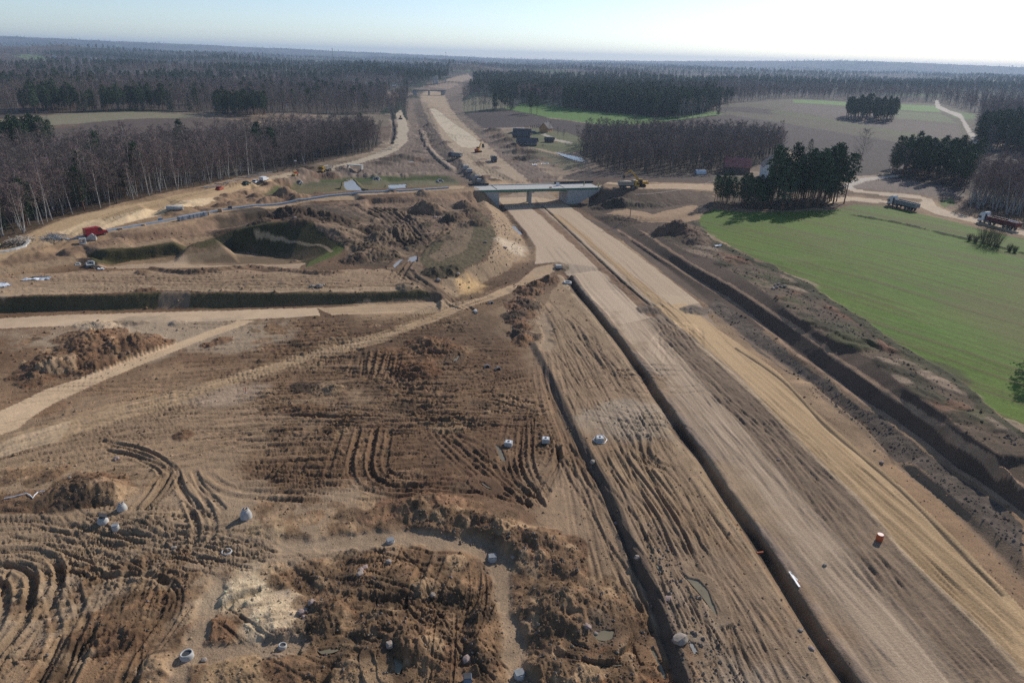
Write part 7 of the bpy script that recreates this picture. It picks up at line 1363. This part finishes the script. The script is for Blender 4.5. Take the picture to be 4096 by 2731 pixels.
p = G(1303, 651); t = thing('tyre_ring', 'white concrete ring lying at the ditch head below the bridge road', 'ring', (p[0], p[1], p[2])); part('ring', MB().lathe([(1.1, 0), (1.15, .25), (1.1, .5), (.7, .5), (.66, .25), (.7, 0), (1.1, 0)], 24, cap=False).mesh('ring', M_CONC_L, True), t)
p = G(1283, 614); solo('concrete_block', bevel(MB().box(-.9, .9, -.7, .7, -.1, .7).mesh('concrete_block', M_CONC_L), .05), 'white concrete block at the tip of the ditch', 'block', p, .2)
for dx, dy, lb in ((1119, 843, 'tipped concrete ring half left of the grey one on the mud'), (1144, 848, 'grey concrete ring on the mud by the long track'), (1092, 716, 'small concrete piece by the junction'), (1128, 697, 'concrete piece beside the pale junction road')):
    p = G(dx, dy); t = thing('concrete_ring', lb, 'ring', (p[0], p[1], p[2]), random.uniform(0, 3)); t.rotation_euler[0] = 1.2; part('ring', MB().lathe([(.55, -.4), (.55, .4), (.42, .4), (.42, -.4), (.55, -.4)], 18, cap=False).mesh('ring', M_CONC_L, True), t)
# orange drum on the median
p = G(2019, 1240); t = thing('orange_drum', 'orange plastic drum standing on the motorway median', 'drum', (p[0], p[1], p[2] - .03), .3); part('barrel', MB().lathe([(.38, 0), (.4, .05), (.4, .35), (.43, .4), (.4, .45), (.4, .8), (.42, .88), (.3, .9)], 20).mesh('barrel', M_PLASTIC, True), t); part('lid', MB().lathe([(.36, .9), (.36, .95)], 20).mesh('lid', plain('pale_pink_plastic', (.75, .5, .42), .5, .1, 3)), t)
# plank, pipes, marker, hose
a, b = G(1813, 1314), G(1836, 1349); t = thing('white_plank', 'white plank leaning across the edge of the ditch', 'plank', (a + b) / 2 + [0, 0, .12], math.atan2(*(b - a)[1::-1])); l = float(np.hypot(*(b - a)[:2])) / 2; part('board', MB().box(-l, l, -.11, .11, -.03, .03).mesh('board', M_WHITE), t); part('support', MB().box(-l * .9, l * .2, .2, .28, -.03, .03, Matrix.Rotation(.2, 4, 'Z')).mesh('support', M_WHITE), t); part('tip', MB().box(l * .3, l * .45, .3, .4, -.04, .05).mesh('tip', M_PLASTIC), t)
p = G(1742, 1271); solo('orange_pipe', MB().lathe([(.12, -.6), (.12, .6)], 12, Matrix.Rotation(1.57, 4, 'Y')).mesh('orange_pipe', M_PLASTIC), 'short orange pipe end sticking out at the ditch crossing', 'pipe', p + [0, 0, .15], .2)
p = G(565, 902); t = thing('marker_post', 'thin red marker post on the pale patch of mud', 'post', p); part('shaft', MB().tube([(0, 0, -.2), (.05, 0, 1.1)], [.07, .06], 8).mesh('shaft', M_RED2), t); part('foot', MB().box(-.12, .12, -.12, .12, -.02, .08).mesh('foot', M_WHITE), t)
pl = GL([(10, 1146), (35, 1141), (62, 1134), (70, 1139), (76, 1145), (80, 1138), (88, 1131), (103, 1129)]); q = pl - pl[0]; solo('white_hose', MB().tube([(v[0], v[1], v[2] + .12) for v in q], [.07] * len(q), 6).mesh('white_hose', M_POLY), 'thin white hose snaking over the dark soil at left', 'hose', pl[0])
# drain channel along the ramp
def channel(pts, label, w=.55, h=.5, mat=None):
    q = GL(pts); s = smooth_line(q, 2.5); s[:, 2] = ground_z(s[:, 0], s[:, 1]); o = s[0].copy(); t = np.gradient(s[:, :2], axis=0); t /= np.linalg.norm(t, axis=1)[:, None]; n = np.stack([t[:, 1], -t[:, 0]], 1); b = MB(); prof = [(-w, -.1), (-w * .8, h), (w * .8, h), (w, -.1)]
    for k in range(len(s)):
        for a, z in prof: b.v.append(Vector((s[k, 0] - o[0] + n[k, 0] * a, s[k, 1] - o[1] + n[k, 1] * a, s[k, 2] - o[2] + z)))
    for k in range(len(s) - 1):
        for j in range(3): b.f.append((4 * k + j, 4 * k + j + 1, 4 * k + j + 5, 4 * k + j + 4))
    return solo('concrete_channel', b.mesh('concrete_channel', mat or M_CHAN), label, 'channel', o)
M_CHAN = plain('sky_tint_concrete', (.3, .33, .36), .45, .2, .8, spec=.5)  # blue-grey cast of reflected sky is put into the concrete colour
channel([(1030, 432.5), (888, 439.5), (788, 447.5), (688, 459.5), (588, 473), (500, 485.5), (400, 504.5), (325, 518), (245, 532)], 'long grey concrete channel running along the ramp to the bridge'); channel([(205, 541), (180, 546), (150, 549), (128, 546), (117, 543)], 'grey concrete channel curving behind the red van', .5, .35); channel([(66, 552), (60, 563), (45, 570), (20, 577), (-20, 583)], 'pale channel bend at the far left below the timber heap', .5, .4, M_CONC_L)
# stacked kerb pallets by the channel
for k in range(8):
    dx, dy = 414.5 + k * 8.0, 506.5 - k * 1.55; p = G(dx, dy); t = thing('kerb_pallet', ['leftmost', 'second', 'third', 'fourth', 'fifth', 'sixth', 'seventh', 'rightmost'][k] + ' pallet of grey kerb stones in the row on the ramp', 'pallet', (p[0], p[1], p[2]), heading((410, 507), (470, 495)), 'pallets of kerb stones on the ramp')
    part('skid', MB().box(-.65, .65, -.7, .7, 0, .12).mesh('skid', M_WOOD), t)
    for j in range(3): part('kerb_layer', bevel(MB().box(-.62, .62, -.75, .75, .13 + j * .4, .5 + j * .4).mesh('kerb_layer', M_CHAN), .04), t)
for dx, dy, lb, mt in ((369, 508, 'single pallet of kerbs left of the long row', M_CHAN), (476, 494, 'brown crate at the right end of the kerb row', M_WOOD), (506, 486.5, 'flat pallet on the channel right of the crate', M_WOOD), (529, 481, 'dark crate further along the channel', M_DARKM), (329, 518, 'low pallet lying on the channel', M_WOOD), (276, 527, 'flat boards lying across the channel near the van', M_WOOD)):
    p = G(dx, dy); t = thing('pallet', lb, 'pallet', (p[0], p[1], p[2] + .05), random.uniform(0, 1)); hh = .9 if mt is M_CHAN or 'crate' in lb else .25
    part('base', MB().box(-.7, .7, -.5, .5, 0, .14).mesh('base', M_WOOD), t); part('goods', bevel(MB().box(-.65, .65, -.46, .46, .15, .15 + hh).mesh('goods', mt), .04), t)
# culvert pieces near the van
p = G(191, 559); t = thing('culvert_block', 'pale concrete culvert block with round hole near the red van', 'culvert', (p[0], p[1], p[2] - .05), .5); b = MB(); n = 16
for y in (-.5, .5):
    for k in range(n): a = 2 * math.pi * k / n; b.v.append(Vector((.45 * math.cos(a), y, .75 + .45 * math.sin(a))))
    for k in range(n): a = 2 * math.pi * k / n; c, s = math.cos(a), math.sin(a); f = 1 / max(abs(c), abs(s)); b.v.append(Vector((.8 * c * f, y, .75 + .75 * s * f)))
for k in range(n):
    j = (k + 1) % n; b.f += [(k, j, n + j, n + k), (2 * n + k, 3 * n + k, 3 * n + j, 2 * n + j), (k, 2 * n + k, 2 * n + j, j), (n + k, n + j, 3 * n + j, 3 * n + k)]
part('block', b.mesh('block', M_CONC_L), t); part('apron', MB().box(-.9, .9, -1.2, -.55, 0, .2).mesh('apron', M_CONC_L), t)
p = G(210, 552); t = thing('headwall', 'pale sloping concrete headwall right of the culvert block', 'headwall', (p[0], p[1], p[2] - .05), .35); part('wall', bevel(MB().prism([(-1.4, 0), (1.2, 0), (1.2, 1.0), (.6, 2.0), (.3, 2.0), (-1.4, .7)], -.2, .2).mesh('wall', M_CONC_L), .03), t); part('side_wall', MB().prism([(0, 0), (1.5, 0), (0, 1.6)], 1.0, 1.25, 'x').mesh('side_wall', M_CONC), t); part('floor', MB().box(-1.3, 1.1, .2, 1.3, 0, .2).mesh('floor', M_CONC_L), t)
# concrete blocks on the motorway edge north of the bridge
for dx, dy, s, lb in ((1070, 388, 1.5, 'farthest and largest pale concrete block on the motorway edge'), (1079, 395, 1.3, 'second concrete block on the motorway edge'), (1095, 409, 1.1, 'third concrete block on the motorway edge near the bridge'), (1101, 417, 1.1, 'nearest concrete block on the motorway edge by the bridge'), (1083, 397.5, .6, 'dark low crate between the concrete blocks')):
    p = G(dx, dy); t = thing('concrete_block', lb, 'block', (p[0], p[1], p[2] - .1), random.uniform(0, 1)); part('block', bevel(MB().box(-s, s, -s * .7, s * .7, 0, s * 1.3).mesh('block', M_DARKM if 'dark' in lb else M_CONC_L), .06), t); part('lifting_eye', MB().tube([(-.15, 0, s * 1.3 - .02), (-.12, 0, s * 1.3 + .2), (.12, 0, s * 1.3 + .2), (.15, 0, s * 1.3 - .02)], [.04] * 4, 5).mesh('lifting_eye', M_DARKM), t)
# outfalls in the turf basin and banks
def outfall(dx, dy, rz, label, s=1.0):
    p = G(dx, dy); t = thing('outfall', label, 'outfall', (p[0], p[1], p[2] - .2), rz); part('headwall', MB().prism([(-2.6 * s, 0), (2.6 * s, 0), (2.6 * s, .8 * s), (1.0 * s, 2.0 * s), (-1.0 * s, 2.0 * s), (-2.6 * s, .8 * s)], 0, .4).mesh('headwall', M_CONC), t); part('pipe_mouth', MB().lathe([(.55 * s, -.12), (.55 * s, .02)], 18, Matrix.Translation((0, 0, .8 * s)) @ Matrix.Rotation(math.pi / 2, 4, 'X')).mesh('pipe_mouth', M_BLACK), t); part('apron', MB().box(-1.6 * s, 1.6 * s, -2.4 * s, -.02, .05, .25).mesh('apron', M_CONC), t)
    for q in (-1, 1): part('wing_wall', MB().prism([(-2.4 * s, 0), (0, 0), (0, 1.6 * s), (-2.2 * s, .5 * s)], q * 1.7 * s - .12, q * 1.7 * s + .12, 'x').mesh('wing_wall', M_CONC), t)
outfall(865, 413, 0, 'white concrete outfall in the far bank of the turf basin', .8); outfall(1010, 418, .7, 'pale stepped outfall at the right end of the turf basin', .8); outfall(688, 420, -.5, 'concrete outfall at the left end of the turf basin', .7); outfall(208, 606, .5, 'dark square culvert mouth at the left end of the grass basin', .5); outfall(179, 607, .5, 'small grey culvert frame left of the grass basin', .3)
p = G(402, 482); t = thing('culvert_pipe', 'dark culvert mouth at the right end of the sand bank', 'culvert', (p[0], p[1], p[2]), .3); part('pipe', MB().lathe([(.8, -2.5), (.8, 2.5), (.66, 2.5), (.66, -2.5), (.8, -2.5)], 18, Matrix.Translation((0, 0, .7)) @ Matrix.Rotation(1.57, 4, 'Y'), cap=False).mesh('pipe', M_CONC, True), t)
# precast frames behind the gravel heaps
p = G(816, 389); t = thing('precast_frame', 'pale precast concrete frame behind the gravel heaps', 'frame', (p[0], p[1], p[2]), -.2); part('slab', MB().box(-4, 4, -1.2, 1.2, 1.9, 2.3).mesh('slab', M_CONC_L), t)
for x in (-3.8, 3.5): part('side', MB().box(x, x + .35, -1.2, 1.2, 0, 1.9).mesh('side', M_CONC_L), t)
# plastic sheets
def sheet(dx, dy, lx, ly, rz, label, mat=M_POLY, seed=1):
    p = G(dx, dy); random.seed(seed); b = MB(); n, m = 10, 6
    for i in range(n + 1):
        for j in range(m + 1): x = (i / n - .5) * lx; y = (j / m - .5) * ly; b.v.append(Vector((x + random.uniform(-.15, .15), y + random.uniform(-.15, .15), 0)))
    ca, sa = math.cos(rz), math.sin(rz)
    gz = ground_z([p[0] + v.x * ca - v.y * sa for v in b.v], [p[1] + v.x * sa + v.y * ca for v in b.v])
    for v, z in zip(b.v, gz): v.z = float(z) - p[2] + .06 + random.uniform(0, .3)
    for i in range(n):
        for j in range(m): k = i * (m + 1) + j; b.f.append((k, k + m + 1, k + m + 2, k + 1))
    return solo('plastic_sheet', b.mesh('plastic_sheet', mat), label, 'sheet', p, rz)
sheet(84, 642, 6, 1.6, .25, 'crumpled white sheeting on the sand left of the basin', seed=3); sheet(91, 638, 3.4, 1.4, .3, 'black plastic heap on top of the white sheeting', M_DARKM, 4); sheet(6, 655, 4, 2, -.3, 'white sheeting heap at the far left edge', seed=5); sheet(213, 616, 3.6, 1.0, .1, 'black and white plastic below the culvert mouth', M_DARKM, 6); sheet(233, 619, 1.6, 1.0, .3, 'white plastic sack near the culvert mouth', seed=7); sheet(1649, 566, 2.2, 1.2, .2, 'small white sheet on the spoil beside the field', seed=8)
sheet(1252, 607 - 230, 4, 2, .5, 'white plastic scraps on the clearing beyond the bridge', seed=9); sheet(1228, 379, 3, 2, .1, 'pale scrap pile on the clearing beside the motorway', seed=10)
# logs and brush along the wood
random.seed(41); LOGM = [MB().lathe([(.16, -l / 2), (.13, l / 2)], 8, Matrix.Rotation(1.57, 4, 'Y')).mesh('log', M_LOG, False) for l in (3, 4.5, 6)]
lg = [(470 + k * 8.2, 433 - k * 2.05) for k in range(20)] + [(870 + k * 6, 352 - k * 2.5) for k in range(8)]
for k, (dx, dy) in enumerate(lg):
    p = G(dx + random.uniform(-2, 2), dy + random.uniform(-1.2, 1.2)); solo('log', LOGM[k % 3], 'pale felled log lying along the edge of the left wood' if k < 20 else 'pale felled log beside the curve of the side road', 'log', (p[0], p[1], p[2] + .2), random.uniform(-.3, 1.0), 'logs along the left wood' if k < 20 else 'logs by the side road')
def brush(dx, dy, r, h, label, seed, mat=M_WOODD):
    random.seed(seed); b = MB(); p = G(dx, dy)
    for _ in range(130):
        a = random.uniform(0, 6.28); d = r * random.random() ** .6; c = Vector((d * math.cos(a), d * math.sin(a), h * (1 - d / r) * random.random())); u = Vector((random.gauss(0, 1), random.gauss(0, 1), random.gauss(0, .35))).normalized() * random.uniform(.6, 1.8); b.tube([c - u, c + u], [.06, .025], 3)
    return solo('brush_pile', b.mesh('brush_pile', mat), label, 'brush pile', (p[0], p[1], p[2]))
brush(48, 553, 3.5, 1.6, 'heap of timber and roots at the far left by the wood', 1, M_LOG); brush(30, 562, 3, 1.2, 'second timber heap nearest the far left edge', 2); brush(122, 546, 3.5, 1.2, 'scrap and branches where the channel curves', 3, M_GREYM); brush(1190, 365, 5, 2, 'dark root heap on the cleared ground beyond the bridge', 4); brush(1215, 350, 5, 2, 'brush heap near the farm fence', 5); brush(700, 386, 4, 1.6, 'brush heap behind the haul road at the alders', 6); brush(1230, 372, 4, 1, 'pale torn branches beside the pond clearing', 7, M_LOG)
# farm fence and hedge
q = GL([(1206, 298), (1240, 293)]); 
for k in range(9):
    c = q[0] + (q[1] - q[0]) * k / 8; c[2] = float(ground_z(c[0], c[1])[0]); tr, cr = PROTO['spruce'][k % 3]; t = thing('thuja', 'small dark conifer in the clipped row beside the orange gabled house', 'shrub', c, k, 'conifer row at the farm', .17); part('trunk', tr, t); part('crown', cr, t)
q = GL([(1195, 338), (1225, 345), (1260, 356), (1300, 366), (1345, 378)]); s = smooth_line(q, 3.0); fn = thing('wire_fence', 'low dark wire fence along the farm meadow by the pond', 'fence', s[0]); s[:, 2] = ground_z(s[:, 0], s[:, 1]); b = MB()
for v in s: part('post', MB().tube([v - s[0] + [0, 0, -.2], v - s[0] + [0, 0, 1.2]], [.07, .07], 5).mesh('post', M_WOODD), fn)
for z in (.5, 1.0): b.tube([tuple(v - s[0] + [0, 0, z]) for v in s], [.03] * len(s), 3)
part('wire', b.mesh('wire', M_DARKM), fn)
# water
M_MUDW = plain('muddy_water', (.2, .165, .1), .1, .1, .5, spec=.5); M_WATER = plain('clear_water', (.3, .285, .26), .22, .1, .5, spec=.35)
for k, (q, z, kind, lb) in enumerate(WATERS):
    b = bmesh.new(); vs = [b.verts.new((x, y, z)) for x, y in q]; f = b.faces.new(vs); f.normal_update()
    if f.normal.z < 0: f.normal_flip()
    me = bpy.data.meshes.new('puddle'); b.to_mesh(me); b.free(); me.materials.append(M_MUDW if kind else M_WATER); o = bpy.data.objects.new('pond' if 'pond' in lb else 'puddle', me); col.objects.link(o); o['kind'] = 'structure'; o['label'] = lb
# ------------------------------------------------------------------ haze
m, N, K = new_mat('haze_air'); N.remove(N['Principled BSDF']); pv = N.new('ShaderNodeVolumePrincipled'); pv.inputs['Density'].default_value = 0.00011; pv.inputs['Color'].default_value = (.56, .72, .96, 1); pv.inputs['Anisotropy'].default_value = 0.2
K.new(pv.outputs[0], N['Material Output'].inputs['Volume'])
hz = MB().box(-16500, 16500, -16500, 16500, -8, 190).mesh('haze', m); ho = bpy.data.objects.new('haze', hz); col.objects.link(ho); ho['kind'] = 'stuff'; ho['label'] = 'pale blue haze over the far hills'
